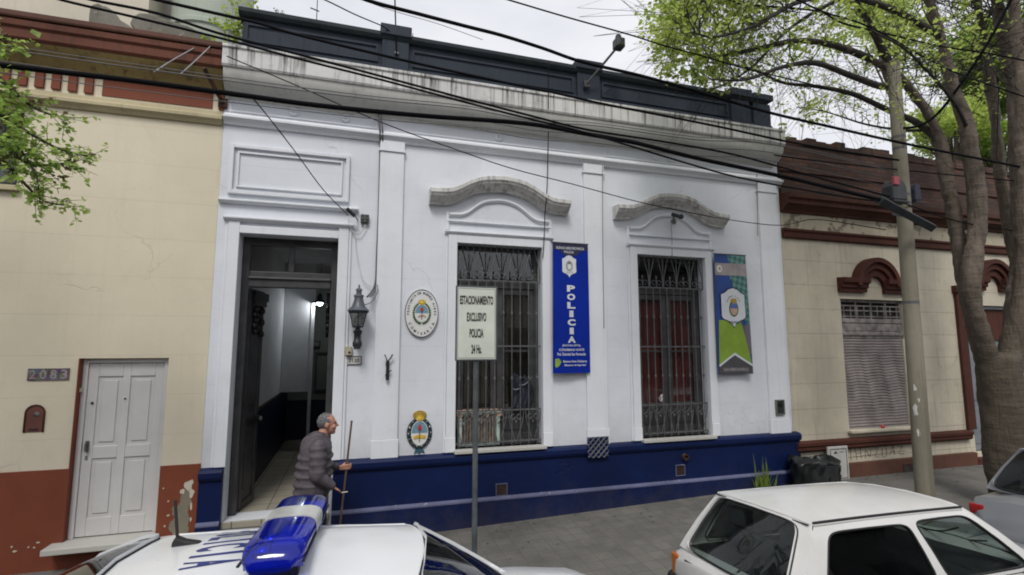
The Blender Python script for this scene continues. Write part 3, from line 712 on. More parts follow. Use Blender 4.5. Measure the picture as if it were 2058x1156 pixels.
def door_leaf(hx, s, ang, lock):
    """folded-in timber leaf with carved head, built flat then turned on its hinge"""
    Wd = .52; m = MB(); e = .05
    frame_rect(m, 0, Wd, DZ0+.02, 3.36, .085, 0, e); m.box(.085, Wd-.085, .008, e-.008, DZ0+1.02, DZ0+1.20)
    m.box(.085, Wd-.085, .018, e-.018, DZ0+.10, 3.28)
    m.box(.13, Wd-.13, .004, .017, DZ0+.25, DZ0+.92); m.box(.13, Wd-.13, .004, .017, DZ0+1.32, 2.75)
    m.box(.13, Wd-.13, e-.017, e-.004, DZ0+.25, DZ0+.92); m.box(.13, Wd-.13, e-.017, e-.004, DZ0+1.32, 2.75)
    c = MB(); c.box(.06, Wd+.03, -.05, -.001, 3.22, 3.33); c.box(.09, Wd, -.035, -.001, 3.14, 3.218)
    c2 = MB(); c2.box(.09, Wd, -.03, -.001, DZ0+1.07, DZ0+1.15)
    for k in range(5):
        c.ball((Wd-.10-.07*(k % 2), -.02, 3.08-.08*k), (.06, .03, .05), 10, 6); c.ball((.20-.04*(k % 2), -.02, 3.09-.075*k), (.05, .03, .045), 10, 6)
    h = MB(); h.lathe((Wd-.05, -.05, DZ0+1.11), [(.012, .05), (.012, .02), (.03, .012), (.034, -.01), (.02, -.02)], 10, 'y')
    ca, sa = math.cos(ang), math.sin(ang)
    for q in (m, c, c2, h): q.v = [(hx+s*(p[0]*ca-p[1]*sa), y+.13+(p[0]*sa+p[1]*ca), p[2]) for p in q.v]
    lf = m.build('door_leaf', 'wood_grey_dark', ps, bevel=.004); c.build('carving', 'wood_black', lf, smooth=40); c2.build('lock_rail', 'wood_black', lf)
    if lock: h.build('door_knob', 'iron', lf, smooth=True)
door_leaf(D0+.10, 1, R(79), True); door_leaf(D1-.092, -1, R(87), False)
HX0, HX1, HY1, HZ = -1.36, -.16, 5.6, 4.3
m = MB()
m.quad((HX0, .35, 1.62), (HX0, HY1, 1.62), (HX0, HY1, HZ), (HX0, .35, HZ)); m.quad((HX1, .35, 1.62), (HX1, .35, HZ), (HX1, HY1, HZ), (HX1, HY1, 1.62))
m.quad((HX0, .35, HZ), (HX0, HY1, HZ), (HX1, HY1, HZ), (HX1, .35, HZ)); m.quad((HX0, .342, 4.03), (HX0, .342, HZ), (HX1, .342, HZ), (HX1, .342, 4.03))
hall = m.build('hallway', 'hall_wall', ps, fix=False)
m = MB(); m.quad((HX0, HY1, .46), (HX1, HY1, .46), (HX1, HY1, HZ), (HX0, HY1, HZ)); m.build('end_wall', 'hall_green', hall, fix=False)
m = MB(); m.box(HX0-.02, HX0+.004, .35, HY1-.01, .48, 1.60); m.box(HX1-.004, HX1+.02, .35, HY1-.01, .48, 1.60); m.box(HX0+.004, HX1-.004, HY1-.02, HY1-.004, .48, 1.36); m.build('dado', 'hall_navy', hall)
m = MB(); m.box(HX0, HX0+.02, .36, HY1-.02, 1.602, 1.65); m.box(HX1-.02, HX1, .36, HY1-.02, 1.602, 1.65); m.build('dado_rail', 'ledge_brown', hall)
m = MB(); m.quad((HX0, .345, .475), (HX1, .345, .475), (HX1, HY1, .475), (HX0, HY1, .475)); m.build('hall_floor', 'hall_tiles', hall, fix=False)
m = MB(); m.box(-.83, -.77, 4.2, 4.3, .48, HZ); m.box(HX0+.006, -.83, 4.22, 4.28, 1.66, HZ); m.build('partition', 'hall_wall', hall)
m = MB(); frame_rect(m, -.80, -.48, 1.55, 2.45, .045, HY1-.06, HY1-.022); m.build('inner_door_frame', 'wood_grey_dark', hall)
m = MB(); m.box(D0-.01, D1+.01, -.02, .346, .40, .478); m.build('threshold', 'hall_tiles', ps, bevel=.008)
m = MB(); m.box(D0, D1, -.012, .30, -.05, .40); m.build('step_riser', 'kerb_stone', ps)
m = MB(); m.box(D0+.02, D1-.02, -.36, -.014, .0, .31); m.build('step', 'kerb_stone', ps, bevel=.012)

# vents, lattice, stub pipe let into the plinth
for x, z in ((2.06, .60), (4.97, .66)):
    m = MB(); frame_rect(m, x-.085, x+.085, z-.085, z+.085, .012, -.082, -.068); v_ = m.build('wall_vent', 'navy_ledge', ps)
    m = MB(); m.box(x-.073, x+.073, -.074, -.0705, z-.073, z+.073); m.build('vent_back', 'rust', v_)
    m = MB()
    for k in range(5): m.box(x-.072, x+.072, -.080, -.075, z-.06+k*.028, z-.048+k*.028)
    m.build('vent_bars', 'wood_black', v_)
m = MB(); m.box(3.36, 3.71, -.126, -.118, .95, 1.25); lt = m.build('lattice_vent', 'navy_plinth', ps)
m = MB()
for k in range(9):
    for s in (-1, 1):
        x0 = 3.36+.35*(k-4)/4.0 if s > 0 else 3.36+.35*(k)/4.0
        pts = []
        for t in range(0, 21):
            u = t/20; x = x0+s*u*.30*1.0; z = .95+u*.30
            if 3.362 <= x <= 3.708: pts.append((x, -.131, z))
        if len(pts) > 1: m.tube(pts, .0075, 4)
m.build('lattice_bars', 'iron', lt)
m = MB(); m.lathe((5.05, -.07, .86), [(.05, .0), (.05, -.06), (.036, -.06), (.034, -.02)], 14, 'y'); m.build('pipe_stub', 'rust', ps, smooth=40)
# ================================================================== things on the station's front
def flat(name, pts2, mat, parent, X, Z, y, t=.002, smooth=False):
    m = MB(); m.prism([(X+p[0], Z+p[1]) for p in pts2], y-t, y, 'y'); return m.build(name, mat, parent)
def lettering(name, s, h, mat, parent, X, Z, y, w=None, bold=.0, maxw=None, fn=None):
    vs, fs = text2d(s, h, w, bold, maxw); m = MB()
    fn = fn or (lambda u, v: (X+u, y, Z+v))
    m.add([fn(*p) for p in vs], fs); return m.build(name, mat, parent, fix=False)

# wall lantern
ln = thing('wall_lantern', (.065, 0, 2.6), 'grey glazed carriage lantern on a black bracket beside the doorway', 'lantern')
X, Y = .065, -.19
m = MB(); m.lathe((X, Y, 0), [(.02, 2.575), (.055, 2.585), (.062, 2.62), (.05, 2.66), (.036, 2.68), (.04, 2.73), (.055, 2.765), (.06, 2.785), (.035, 2.80), (.03, 2.83)], 14)
m.tube(spline([(X, Y, 2.64), (X, -.13, 2.60), (X, -.07, 2.62), (X, -.003, 2.66)], 5), .02, 8); m.box(X-.045, X+.045, -.012, .001, 2.56, 2.76); m.build('bracket', 'lamp_black', ln, smooth=40)
m = MB(); m.lathe((X, Y, 0), [(.075, 2.832), (.08, 2.85), (.07, 2.853)], 6, a0=PI/6)
for k in range(6):
    an = PI/6+k*PI/3; m.tube([(X+.076*math.cos(an), Y+.076*math.sin(an), 2.85), (X+.122*math.cos(an), Y+.122*math.sin(an), 3.03)], .007, 6)
m.lathe((X, Y, 0), [(.126, 3.022), (.15, 3.03), (.15, 3.042), (.12, 3.05)], 6, a0=PI/6); m.build('cage', 'lamp_black', ln)
m = MB(); m.lathe((X, Y, 0), [(.068, 2.856), (.113, 3.018)], 6, a0=PI/6); m.build('glass', 'lamp_glass', ln)
m = MB(); m.lathe((X, Y, 0), [(.02, 2.87), (.03, 2.90), (.035, 2.95), (.012, 2.99)], 10); m.build('bulb', 'white_enamel', ln, smooth=True)
m = MB(); m.lathe((X, Y, 0), [(.145, 3.052), (.085, 3.11), (.062, 3.18), (.055, 3.23), (.066, 3.235), (.062, 3.26), (.035, 3.27), (.035, 3.315), (.048, 3.32), (.03, 3.345), (.012, 3.355), (.012, 3.385), (.004, 3.40)], 12); m.build('cap', 'lamp_grey', ln, smooth=35)

# number plate, bell box, flag holder, junction box, meter
np_ = thing('number_plate', (.03, 0, 2.4), 'small cream house number plate reading 2120 under the lantern', 'number plate')
m = MB(); frame_rect(m, -.07, .13, 2.345, 2.46, .012, -.018, .0); m.build('rim', 'plate_grey', np_, bevel=.002)
m = MB(); m.box(-.058, .118, -.012, .0, 2.357, 2.448); m.build('plate', 'plate_white', np_)
lettering('number', '2120', .052, 'sign_black', np_, .03, 2.402, -.0135, bold=.02)
bb = thing('bell_box', (-.04, 0, 2.5), 'yellowed ivory bell box at the edge of the door surround', 'bell')
m = MB(); m.box(-.085, .0, -.065, -.0, 2.47, 2.585); m.build('case', 'ivory_plastic', bb, bevel=.006); m = MB(); m.lathe((-.03, -.066, 2.51), [(.016, .0), (.016, -.008), (.01, -.01)], 12, 'y'); m.build('push_button', 'ledge_brown', bb)
fh = thing('flag_holder', (.47, 0, 2.2), 'black iron flag holder tube with forked prongs on the white pilaster', 'flag holder')
m = MB(); m.tube([(.465, -.09, 2.14), (.465, -.09, 2.40)], .022, 10); m.box(.44, .49, -.072, -.05, 2.18, 2.22); m.box(.44, .49, -.072, -.05, 2.33, 2.37); m.build('socket', 'lamp_black', fh, bevel=.003)
m = MB(); m.tube(spline([(.455, -.09, 2.40), (.44, -.1, 2.44), (.42, -.11, 2.48)], 4), .008, 6); m.build('prong', 'iron', fh); m = MB(); m.tube(spline([(.475, -.09, 2.40), (.50, -.1, 2.43), (.525, -.11, 2.48)], 4), .011, 6); m.tube([(.485, -.09, 2.25), (.515, -.1, 2.27)], .008, 6); m.build('prong', 'iron', fh)
jb = thing('junction_box', (.11, 0, 4.3), 'small square black junction box beside the cable clamp above the lantern', 'junction box')
m = MB(); m.box(.055, .165, -.055, 0, 4.27, 4.385); m.build('case', 'dark_green_box', jb, bevel=.006)
m = MB(); m.box(.06, .16, -.064, -.057, 4.322, 4.334); m.box(.104, .116, -.064, -.057, 4.275, 4.38)
for dx in (-.03, .03): m.tube([(.11+dx, -.03, 4.27), (.11+dx, -.03, 4.24)], .012, 8)
m.build('cover_ribs', 'plate_grey', jb)
ins = thing('cable_clamp', (-.07, 0, 4.3), 'black slanted cable clamp on the wall at the end of the slack service wire', 'clamp')
m = MB(); m.tube([(-.13, -.16, 4.42), (-.02, -.13, 4.33)], .026, 10); m.build('clamp_body', 'lamp_black', ins); m = MB(); m.tube([(-.02, -.13, 4.33), (.02, -.0, 4.31)], .008, 6); m.build('hook', 'iron', ins)
mb_ = thing('meter_box', (6.99, 0, 1.5), 'dark green electricity meter box on the white wall by the right corner', 'meter box')
m = MB(); frame_rect(m, 6.90, 7.08, 1.43, 1.68, .02, -.085, -.0); m.build('rim', 'plate_grey', mb_, bevel=.004)
m = MB(); m.box(6.92, 7.06, -.07, -.0, 1.45, 1.66); m.build('case', 'dark_green_box', mb_); m = MB(); m.box(6.95, 7.03, -.078, -.0715, 1.56, 1.63); m.build('meter_window', 'house_glass', mb_)
cm = thing('security_camera', (4.98, 0, 4.6), 'small black security camera mounted under the curved hood of the second window', 'camera')
m = MB(); m.tube([(4.93, -.16, 4.73), (4.99, -.30, 4.66)], .032, 12); m.lathe((4.99, -.302, 4.66), [(.04, .02), (.042, -.02), (.03, -.025)], 12, 'y'); m.build('camera_body', 'lamp_black', cm, smooth=40)
m = MB(); m.tube(spline([(4.94, -.17, 4.70), (5.0, -.12, 4.60), (5.06, -.06, 4.63), (5.06, .0, 4.70)], 4), .014, 8); m.lathe((5.06, -.004, 4.66), [(.045, .006), (.045, -.012)], 12, 'y'); m.build('mount', 'plate_grey', cm, smooth=40)

# coats of arms
def arms(parent, X, Z, y, sx, sz, wre='wreath_green', sun='yellow_enamel', cap=True, sky='sky_enamel', white='white_enamel'):
    """oval shield, half sky and half white, two hands, pike and cap, laurel wreath and a rising sun"""
    q = y-.004
    flat('shield', disc2d(sx, sz, 32, 0, 0), white, parent, X, Z, q, .006)
    up = [(sx*.93*math.cos(a), sz*.95*math.sin(a)) for a in [PI*i/16 for i in range(17)]]
    flat('shield_sky', up, sky, parent, X, Z, q-.006, .002)
    flat('clasped_hands', [(-.6*sx, -.34*sz), (-.2*sx, -.2*sz), (.25*sx, -.2*sz), (.62*sx, -.36*sz), (.55*sx, -.5*sz), (.1*sx, -.38*sz), (-.5*sx, -.5*sz)], 'flesh_enamel', parent, X, Z, q-.006, .003)
    m = MB(); m.tube([(X, q-.011, Z-.7*sz), (X, q-.011, Z+.42*sz)], .045*sx, 6); m.build('pike', 'ledge_brown', parent)
    if cap: flat('liberty_cap', [(-.27*sx, .28*sz), (-.22*sx, .5*sz), (-.02*sx, .74*sz), (.2*sx, .55*sz), (.25*sx, .28*sz), (0, .2*sz)], 'red_enamel', parent, X, Z, q-.010, .004)
    m = MB()
    for s in (-1, 1):
        for k in range(11):
            a = -PI/2+s*(.22+k*.235); r = 1.16
            px, pz = X+sx*r*math.cos(a), Z+sz*r*math.sin(a)
            m.ball((px, q-.004, pz), (sx*.17, .006, sz*.105), 8, 5)
    m.build('wreath', wre, parent, smooth=True)
    m = MB(); n = 26; c0 = (X, Z+sz*1.08); vs = [(c0[0], q-.004, c0[1])]
    for i in range(n+1):
        a = PI*i/n-.05; r = sx*(.62 if i % 2 == 0 else .46); vs.append((c0[0]+r*math.cos(a), q-.004, c0[1]+r*math.sin(a)*1.05))
    m.add(vs, [(0, i, i+1) for i in range(1, n+1)]); m.add([(v[0], v[1]+.004, v[2]) for v in vs], [(0, i+1, i) for i in range(1, n+1)])
    m.ball((X, q-.006, Z+sz*1.10), (sx*.3, .006, sx*.3), 12, 6); m.build('rising_sun', sun, parent, smooth=30)

ov = thing('oval_emblem', (.91, 0, 2.7), 'white oval plaque with coat of arms and lettered rim beside the lantern', 'plaque')
X, Z, rx, rz = .912, 3.045, .232, .335
m = MB(); m.prism([(X+p[0], Z+p[1]) for p in disc2d(rx, rz, 48)], -.028, -.0, 'y'); m.build('disc', 'white_enamel', ov, bevel=.006)
m = MB(); vs = []
pts = [(X+rx*.985*math.cos(t), -.030, Z+rz*.985*math.sin(t)) for t in [2*PI*i/60 for i in range(61)]]; m.tube(pts, .006, 5, cap=False); m.build('rim', 'rim_dark', ov, smooth=True)
def arc_text(name, s, a0, a1, flip, h, mat):
    m = MB(); n = len(s)
    for i, ch in enumerate(s):
        if ch == ' ': continue
        a = a0+(a1-a0)*(i+.5)/n; vs, fs = text2d(ch, h*1.1, bold=.035); px, pz = X+rx*.80*math.cos(a), Z+rz*.845*math.sin(a)
        t = math.atan2(rz*math.cos(a), -rx*math.sin(a)) + (PI if not flip else 0)
        c, s_ = math.cos(t), math.sin(t); m.add([(px+u*c-v*s_, -.0295, pz+u*s_+v*c) for u, v in vs], fs)
    m.build(name, mat, ov, fix=False)
arc_text('rim_lettering', 'PROVINCIA DE BUENOS AIRES', PI+.12, -.12, False, .030, 'letter_navy')
arc_text('rim_lettering', 'COMISARIA', PI+.42, 2*PI-.42, True, .034, 'sign_black')
arms(ov, X, Z+.0, -.028, .098, .125, sun='yellow_enamel', cap=True, sky='sky_enamel')

ca = thing('coat_of_arms', (.915, 0, 1.15), 'small painted cut-out coat of arms with golden sun just above the navy plinth', 'emblem')
X, Z = .915, 1.42
m = MB(); m.prism([(X+p[0], Z+p[1]) for p in disc2d(.172, .205, 40)], -.022, -.0, 'y'); m.build('board', 'wreath_dark', ca, bevel=.004)
m = MB(); m.prism([(X+p[0], Z+.235+p[1]) for p in disc2d(.092, .062, 24)], -.020, -.0, 'y'); m.build('sun_board', 'gold_dull', ca, bevel=.004)
m = MB(); m.prism([(X-.07, Z-.27), (X-.03, Z-.17), (X+.03, Z-.17), (X+.08, Z-.27), (X+.02, Z-.25), (X, Z-.285), (X-.025, Z-.25)], -.018, -.0, 'y'); m.build('ribbon', 'teal_ribbon', ca, bevel=.003)
arms(ca, X, Z, -.022, .115, .165, wre='wreath_dark', sun='yellow_enamel', sky='sky_enamel')
m = MB()
for k in range(14):
    a = 2*PI*k/14; m.ball((X+.148*math.cos(a), -.027, Z+.182*math.sin(a)), (.012, .006, .012), 6, 4)
m.build('wreath_berries', 'white_enamel', ca, smooth=True)
flat('hand_band', [(-.085, -.02), (0, .0), (.085, -.02), (.08, -.06), (0, -.045), (-.08, -.06)], 'yellow_enamel', ca, X, Z-.02, -.036, .003)

# banners: cloth slightly bellied, its prints carried on the same surface
def cloth(x0, x1, z0, z1, amp, ph):
    def S(x, z, o=0.0):
        u = (x-x0)/(x1-x0); v = (z-z0)/(z1-z0)
        return -.100-amp*(.6*math.sin(u*PI)*math.sin(v*PI*1.0+.2)+.5*math.sin(u*5+ph+v*2.2)*(.3+.7*(1-v)))-o
    return S
def banner_sheet(name, x0, x1, z0, z1, S, mat, parent, poly=None, o=0.0, nx=14, nz=40, flare=.0):
    m = MB(); xc = (x0+x1)/2
    vs = []; 
    for side in (0, 1):
        for j in range(nz+1):
            z = z0+(z1-z0)*j/nz; k = 1+flare*(1-j/nz)
            for i in range(nx+1):
                x = xc+(x0+(x1-x0)*i/nx-xc)*k; vs.append((x, S(x, z, o)+(.003 if side else 0), z))
    w_ = nx+1; h_ = w_*(nz+1)
    fs = [(j*w_+i, j*w_+i+1, (j+1)*w_+i+1, (j+1)*w_+i) for j in range(nz) for i in range(nx)]
    fs += [(h_+j*w_+i, h_+(j+1)*w_+i, h_+(j+1)*w_+i+1, h_+j*w_+i+1) for j in range(nz) for i in range(nx)]
    m.add(vs, fs); return m.build(name, mat, parent, smooth=True, fix=False)
def print_poly(name, poly, mat, parent, S, o, sub=3):
    bm = bmesh.new(); f = bm.faces.new([bm.verts.new((p[0], 0, p[1])) for p in poly]); bmesh.ops.triangulate(bm, faces=bm.faces)
    for _ in range(sub): bmesh.ops.subdivide_edges(bm, edges=[e for e in bm.edges if e.calc_length() > .05], cuts=1, use_grid_fill=True); bmesh.ops.triangulate(bm, faces=bm.faces)
    m = MB(); bm.verts.index_update(); m.add([(v.co.x, S(v.co.x, v.co.z, o), v.co.z) for v in bm.verts], [tuple(v.index for v in f.verts) for f in bm.faces]); bm.free()
    return m.build(name, mat, parent, smooth=True, fix=False)
def print_text(name, s, h, mat, parent, S, X, Z, o, **kw):
    return lettering(name, s, h, mat, parent, X, Z, 0, fn=lambda u, v: (X+u, S(X+u, Z+v, o), Z+v), **kw)
def shield_poly(X, Z, a, b):
    half = [(0, b), (.35*a, .93*b), (.68*a, .74*b), (1.0*a, .66*b), (.93*a, .45*b), (.90*a, .1*b), (.93*a, -.25*b), (1.02*a, -.48*b), (.9*a, -.62*b), (.45*a, -.74*b), (.15*a, -.88*b), (0, -1.08*b)]
    return [(X+p[0], Z+p[1]) for p in half]+[(X-p[0], Z+p[1]) for p in half[-2:0:-1]]
def rod(parent, x0, x1, z):
    m = MB(); m.tube([(x0-.01, -.100, z), (x1+.01, -.100, z)], .009, 8)
    for x in (x0+.03, x1-.03): m.tube([(x, -.100, z), (x, 0, z+.01)], .005, 6)
    m.build('hanging_rod', 'iron', parent)

b1 = thing('police_banner', (3.18, 0, 2.2), 'royal blue vertical banner lettered POLICIA with white badge between the windows', 'banner')
x0, x1, z0, z1 = 2.85, 3.43, 2.19, 4.15; S = cloth(x0, x1, z0, z1, .034, .4)
banner_sheet('cloth', x0, x1, z0, z1, S, 'banner_blue', b1, flare=.055); rod(b1, x0, x1, z1+.005)
X = 3.135
print_poly('header_band', [(x0+.005, z1-.005), (x0+.005, z1-.10), (X-.17, z1-.12), (X-.1, z1-.19), (X+.1, z1-.19), (X+.17, z1-.12), (x1-.005, z1-.10), (x1-.005, z1-.005)], 'banner_navy', b1, S, .003)
print_text('lettering', 'BUENOS AIRES PROVINCIA', .040, 'banner_white', b1, S, X, z1-.075, .006, w=.46, bold=.01)
print_text('lettering', 'POLICIA', .036, 'banner_white', b1, S, X-.02, z1-.135, .006, w=.16, bold=.01)
print_poly('badge', shield_poly(X-.02, 3.80, .115, .165), 'banner_white', b1, S, .004)
print_poly('badge_ring', [(X-.02+p[0], 3.80+p[1]) for p in disc2d(.058, .082, 24)], 'emblem_grey', b1, S, .007, 2)
print_poly('badge_oval', [(X-.02+p[0], 3.79+p[1]) for p in disc2d(.030, .045, 20)], 'banner_white', b1, S, .010, 1)
print_poly('badge_sun', [(X-.02+p[0], 3.845+p[1]) for p in disc2d(.026, .02, 14)], 'plate_grey', b1, S, .012, 1)
print_text('lettering', 'POLICIA', .018, 'plate_grey', b1, S, X-.02, 3.70, .010, w=.11)
for i, ch in enumerate('POLICIA'):
    print_text('letter', ch, .098, 'banner_white', b1, S, X, 3.455-.128*i, .006, w=(.068 if ch == 'I' else .135), bold=.05)
for s_, z, wd, hh in (('JEFATURA DPTAL.', 2.595, .32, .036), ('CONURBANO NORTE', 2.535, .42, .036), ('Pol. Distrital San Fernando', 2.47, .47, .042), ('Buenos Aires Gobierno', 2.365, .40, .034), ('Ministerio de Seguridad', 2.305, .36, .034)):
    print_text('lettering', s_, hh, 'banner_white', b1, S, X+(.055 if z < 2.4 else .0), z, .006, w=wd, bold=.022)
print_poly('green_mark', [(2.865, 2.30), (2.865, 2.40), (2.92, 2.41), (2.96, 2.36), (2.93, 2.30), (2.88, 2.27)], 'banner_lime', b1, S, .006, 1)

b2 = thing('municipal_banner', (6.14, 0, 2.1), 'blue, green and grey vertical banner with a white police badge near the corner', 'banner')
x0, x1, z0, z1 = 5.76, 6.40, 2.13, 4.13; S = cloth(x0, x1, z0, z1, .042, 2.0)
banner_sheet('cloth', x0, x1, z0, z1, S, 'banner_mid_blue', b2, flare=.075); rod(b2, x0, x1, z1+.005)
X = 6.08
print_poly('checked_band', [(X-.05, z1-.01), (x1-.004, z1-.01), (x1-.0, 3.3), (x1+.01, 2.95), (X+.24, 2.95), (X+.22, 3.3), (X-.03, 3.72)], 'banner_check', b2, S, .004)
print_poly('pale_band', [(x0+.003, z1-.15), (x1-.004, z1-.15), (x1-.004, z1-.36), (x0+.003, z1-.36)], 'banner_pale', b2, S, .008)
print_poly('round_mark', [(x0+.09+p[0], z1-.25+p[1]) for p in disc2d(.055, .065, 18)], 'banner_white', b2, S, .012, 1)
print_poly('round_mark_centre', [(x0+.095+p[0], z1-.245+p[1]) for p in disc2d(.02, .028, 12)], 'gold_dull', b2, S, .015, 0)
print_poly('mauve_field', [(X+.14, 2.94), (x1+.008, 2.94), (x1+.012, 2.45), (X+.26, 2.45)], 'banner_mauve', b2, S, .005)
print_poly('green_field', [(x0+.03, 3.02), (X+.13, 3.02), (X+.22, 2.70), (x1+.012, 2.26), (X, 2.46), (x0-.012, 2.26)], 'banner_green', b2, S, .008)
print_poly('white_chevron', [(x0-.012, 2.25), (X, 2.44), (x1+.014, 2.25), (x1+.014, 2.285), (X, 2.48), (x0-.012, 2.285)], 'banner_white', b2, S, .011)
print_poly('grey_base', [(x0-.015, z0+.006), (x1+.018, z0+.006), (x1+.014, 2.25), (X, 2.44), (x0-.012, 2.25)], 'banner_grey', b2, S, .007)
print_text('lettering', 'SAN FERNANDO', .052, 'banner_pale', b2, S, X+.0, 2.205, .012, w=.50, bold=.03)
print_poly('badge_edge', shield_poly(X-.0, 3.24, .242, .335), 'banner_navy', b2, S, .010)
print_poly('badge', shield_poly(X-.0, 3.24, .228, .315), 'banner_white', b2, S, .014)
print_poly('badge_oval', [(X+p[0], 3.21+p[1]) for p in disc2d(.088, .135, 28)], 'wreath_green', b2, S, .018, 2)
print_poly('badge_shield', [(X+p[0], 3.21+p[1]) for p in disc2d(.068, .112, 26)], 'flesh_enamel', b2, S, .022, 2)
print_poly('badge_sky', [(X+.066*math.cos(a), 3.215+.108*math.sin(a)) for a in [PI*i/14 for i in range(15)]], 'blue_enamel', b2, S, .025, 2)
print_poly('badge_sun', [(X+p[0], 3.34+p[1]) for p in disc2d(.06, .045, 18)], 'gold_dull', b2, S, .026, 1)
print_text('lettering', 'POLICIA', .034, 'letter_navy', b2, S, X, 2.985, .018, w=.21, bold=.04)
for i, ch in enumerate('BUENOS AIRES'):
    if ch == ' ': continue
    a = PI*.88-(PI*.76)*(i+.5)/12; vs, fs = text2d(ch, .024, bold=.02); px, pz = X+.135*math.cos(a), 3.25+.175*math.sin(a); t = math.atan2(.175*math.cos(a), -.135*math.sin(a))+PI
    m = MB(); m.add([(px+u*math.cos(t)-v*math.sin(t), S(px, pz, .018), pz+u*math.sin(t)+v*math.cos(t)) for u, v in vs], fs); m.build('letter', 'letter_navy', b2, fix=False)

# air conditioner and laundry behind the first grille
ac = thing('air_conditioner', (1.78, .1, 1.17), 'rusty old window air conditioner in a pale green case on the sill', 'air conditioner')
m = MB(); frame_rect(m, 1.47, 2.08, 1.175, 1.66, .05, .085, .16); m.build('case', 'ac_green', ac, bevel=.006)
m = MB(); m.box(1.52, 2.03, .11, .15, 1.225, 1.61); m.build('radiator', 'ac_grille', ac)
m = MB()
for k in range(12): m.box(1.54+k*.041, 1.552+k*.041, .10, .11, 1.23, 1.60)
m.build('fins', 'rust', ac)
m = MB(); vs = []
for j in range(5):
    for i in range(25): vs.append((1.44+.67*i/24, .075+.085*j/4*1.0, 1.672+.022*math.sin(i*1.1)*math.sin(j*1.3+.4)-(.05 if j == 0 else 0)*(1+math.sin(i*.9))))
m.add(vs, [(j*25+i, j*25+i+1, (j+1)*25+i+1, (j+1)*25+i) for j in range(4) for i in range(24)]); tag(m.build('rag', 'rag_cloth', smooth=True), 'crumpled brown rag lying on top of the rusty air conditioner', 'rag')
m = MB()
nx_, nz_ = 16, 20; vs = []
for j in range(nz_+1):
    v = j/nz_; z = 1.66+.50*v; wl = 2.25+.03*math.sin(v*5)+.05*v*v; wr = 2.585-.10*max(0, v-.72)*3.2-.02*math.sin(v*7+1)
    for i in range(nx_+1):
        u = i/nx_; x = wl+(wr-wl)*u; vs.append((x, .12-.035*math.sin(u*PI)-.014*math.sin(u*11+v*6)-.010*math.sin(u*23-v*9), z+.03*math.sin(u*6+.5)*(v > .9)+.02*math.sin(u*9)*(v < .1)))
m.add(vs, [(j*(nx_+1)+i, j*(nx_+1)+i+1, (j+1)*(nx_+1)+i+1, (j+1)*(nx_+1)+i) for j in range(nz_) for i in range(nx_)])
ck = m.build('dark_jacket', 'dark_cloth', smooth=True, fix=False); so2 = ck.modifiers.new('t', 'SOLIDIFY'); so2.thickness = .02; tag(ck, 'dark crumpled jacket hung on the grille of the first window', 'jacket')
m = MB()
for a, b, c in (((2.36, 2.02), (2.46, 2.03), (2.57, 2.14)), ((2.27, 1.97), (2.32, 1.955), (2.40, 1.98))):
    m.tube(spline([(a[0], .070, a[1]), (b[0], .064, b[1]), (c[0], .072, c[1])], 4), [.006, .010, .013, .014, .015, .014, .012, .010, .006], 6, sq=.6)
m.build('sleeve_lining', 'pale_cloth', ck, smooth=True)
m = MB(); m.box(1.99, 2.10, .285, .30, 2.18, 2.38); tag(m.build('violet_cloth', 'violet_cloth', bevel=.01), 'small violet cloth hanging inside the window behind the parking sign', 'cloth')

# pendant lamp in the hall
pl = thing('pendant_lamp', (-.67, 4.1, 3.4), 'lit pendant lamp with a black shade hanging in the entrance hall', 'lamp')
m = MB(); m.tube([(-.67, 4.1, 3.62), (-.67, 4.1, 4.3)], .008, 6); m.build('cord', 'lamp_black', pl)
m = MB(); m.lathe((-.67, 4.1, 0), [(.04, 3.66), (.06, 3.60), (.065, 3.55), (.12, 3.50), (.19, 3.47), (.185, 3.468), (.06, 3.53)], 18); m.build('lamp_shade', 'lamp_black', pl, smooth=30)
m = MB(); m.ball((-.67, 4.1, 3.465), (.062, .062, .05), 12, 8); m.build('bulb', 'bulb_lit', pl, smooth=True)
ld = bpy.data.lights.new('hall_bulb', 'POINT'); ld.energy = 6; ld.shadow_soft_size = .05; ld.color = (.9, .96, 1)
lo = bpy.data.objects.new('hall_bulb', ld); COL.objects.link(lo); lo.location = (-.67, 4.1, 3.38)
wb = thing('notice_box', (-.72, 5.58, 2.6), 'small dark box fixed on the far wall of the hall', 'box'); m = MB(); m.box(-.87, -.70, 5.48, 5.598, 2.56, 2.70); m.build('case', 'lamp_black', wb, bevel=.01); m = MB(); m.box(-.84, -.73, 5.476, 5.4795, 2.58, 2.68); m.build('front', 'plate_grey', wb)

# parapet floodlight, antenna masts
fl = thing('floodlight', (3.6, -.05, 6.7), 'black floodlight on a slanted arm rising from the dark parapet', 'floodlight')
p0, p1 = at(1180, 168, -.13), at(1243, 92, -.45)
m = MB(); m.tube([p0, p1], .02, 8); m.box(p0.x-.05, p0.x+.05, -.135, -.055, p0.z-.05, p0.z+.05); m.build('arm', 'wood_grey_dark', fl)
m = MB(); m.box(p1.x-.075, p1.x+.075, p1.y-.09, p1.y+.07, p1.z-.06, p1.z+.10); m.lathe((p1.x+.0, p1.y, p1.z), [(.045, .10), (.05, .15), (.03, .19)], 10); m.build('lamp_head', 'lamp_black', fl, bevel=.02)
m = MB(); m.box(p1.x-.055, p1.x+.055, p1.y-.098, p1.y-.0915, p1.z-.035, p1.z+.06); m.build('lens', 'house_glass', fl)
an = thing('antenna_mast', (.45, .1, 7.1), 'thin dark antenna mast standing on the first parapet pier', 'antenna')
a0, a1 = at(797, 112, -.08), at(791, -90, -.08)
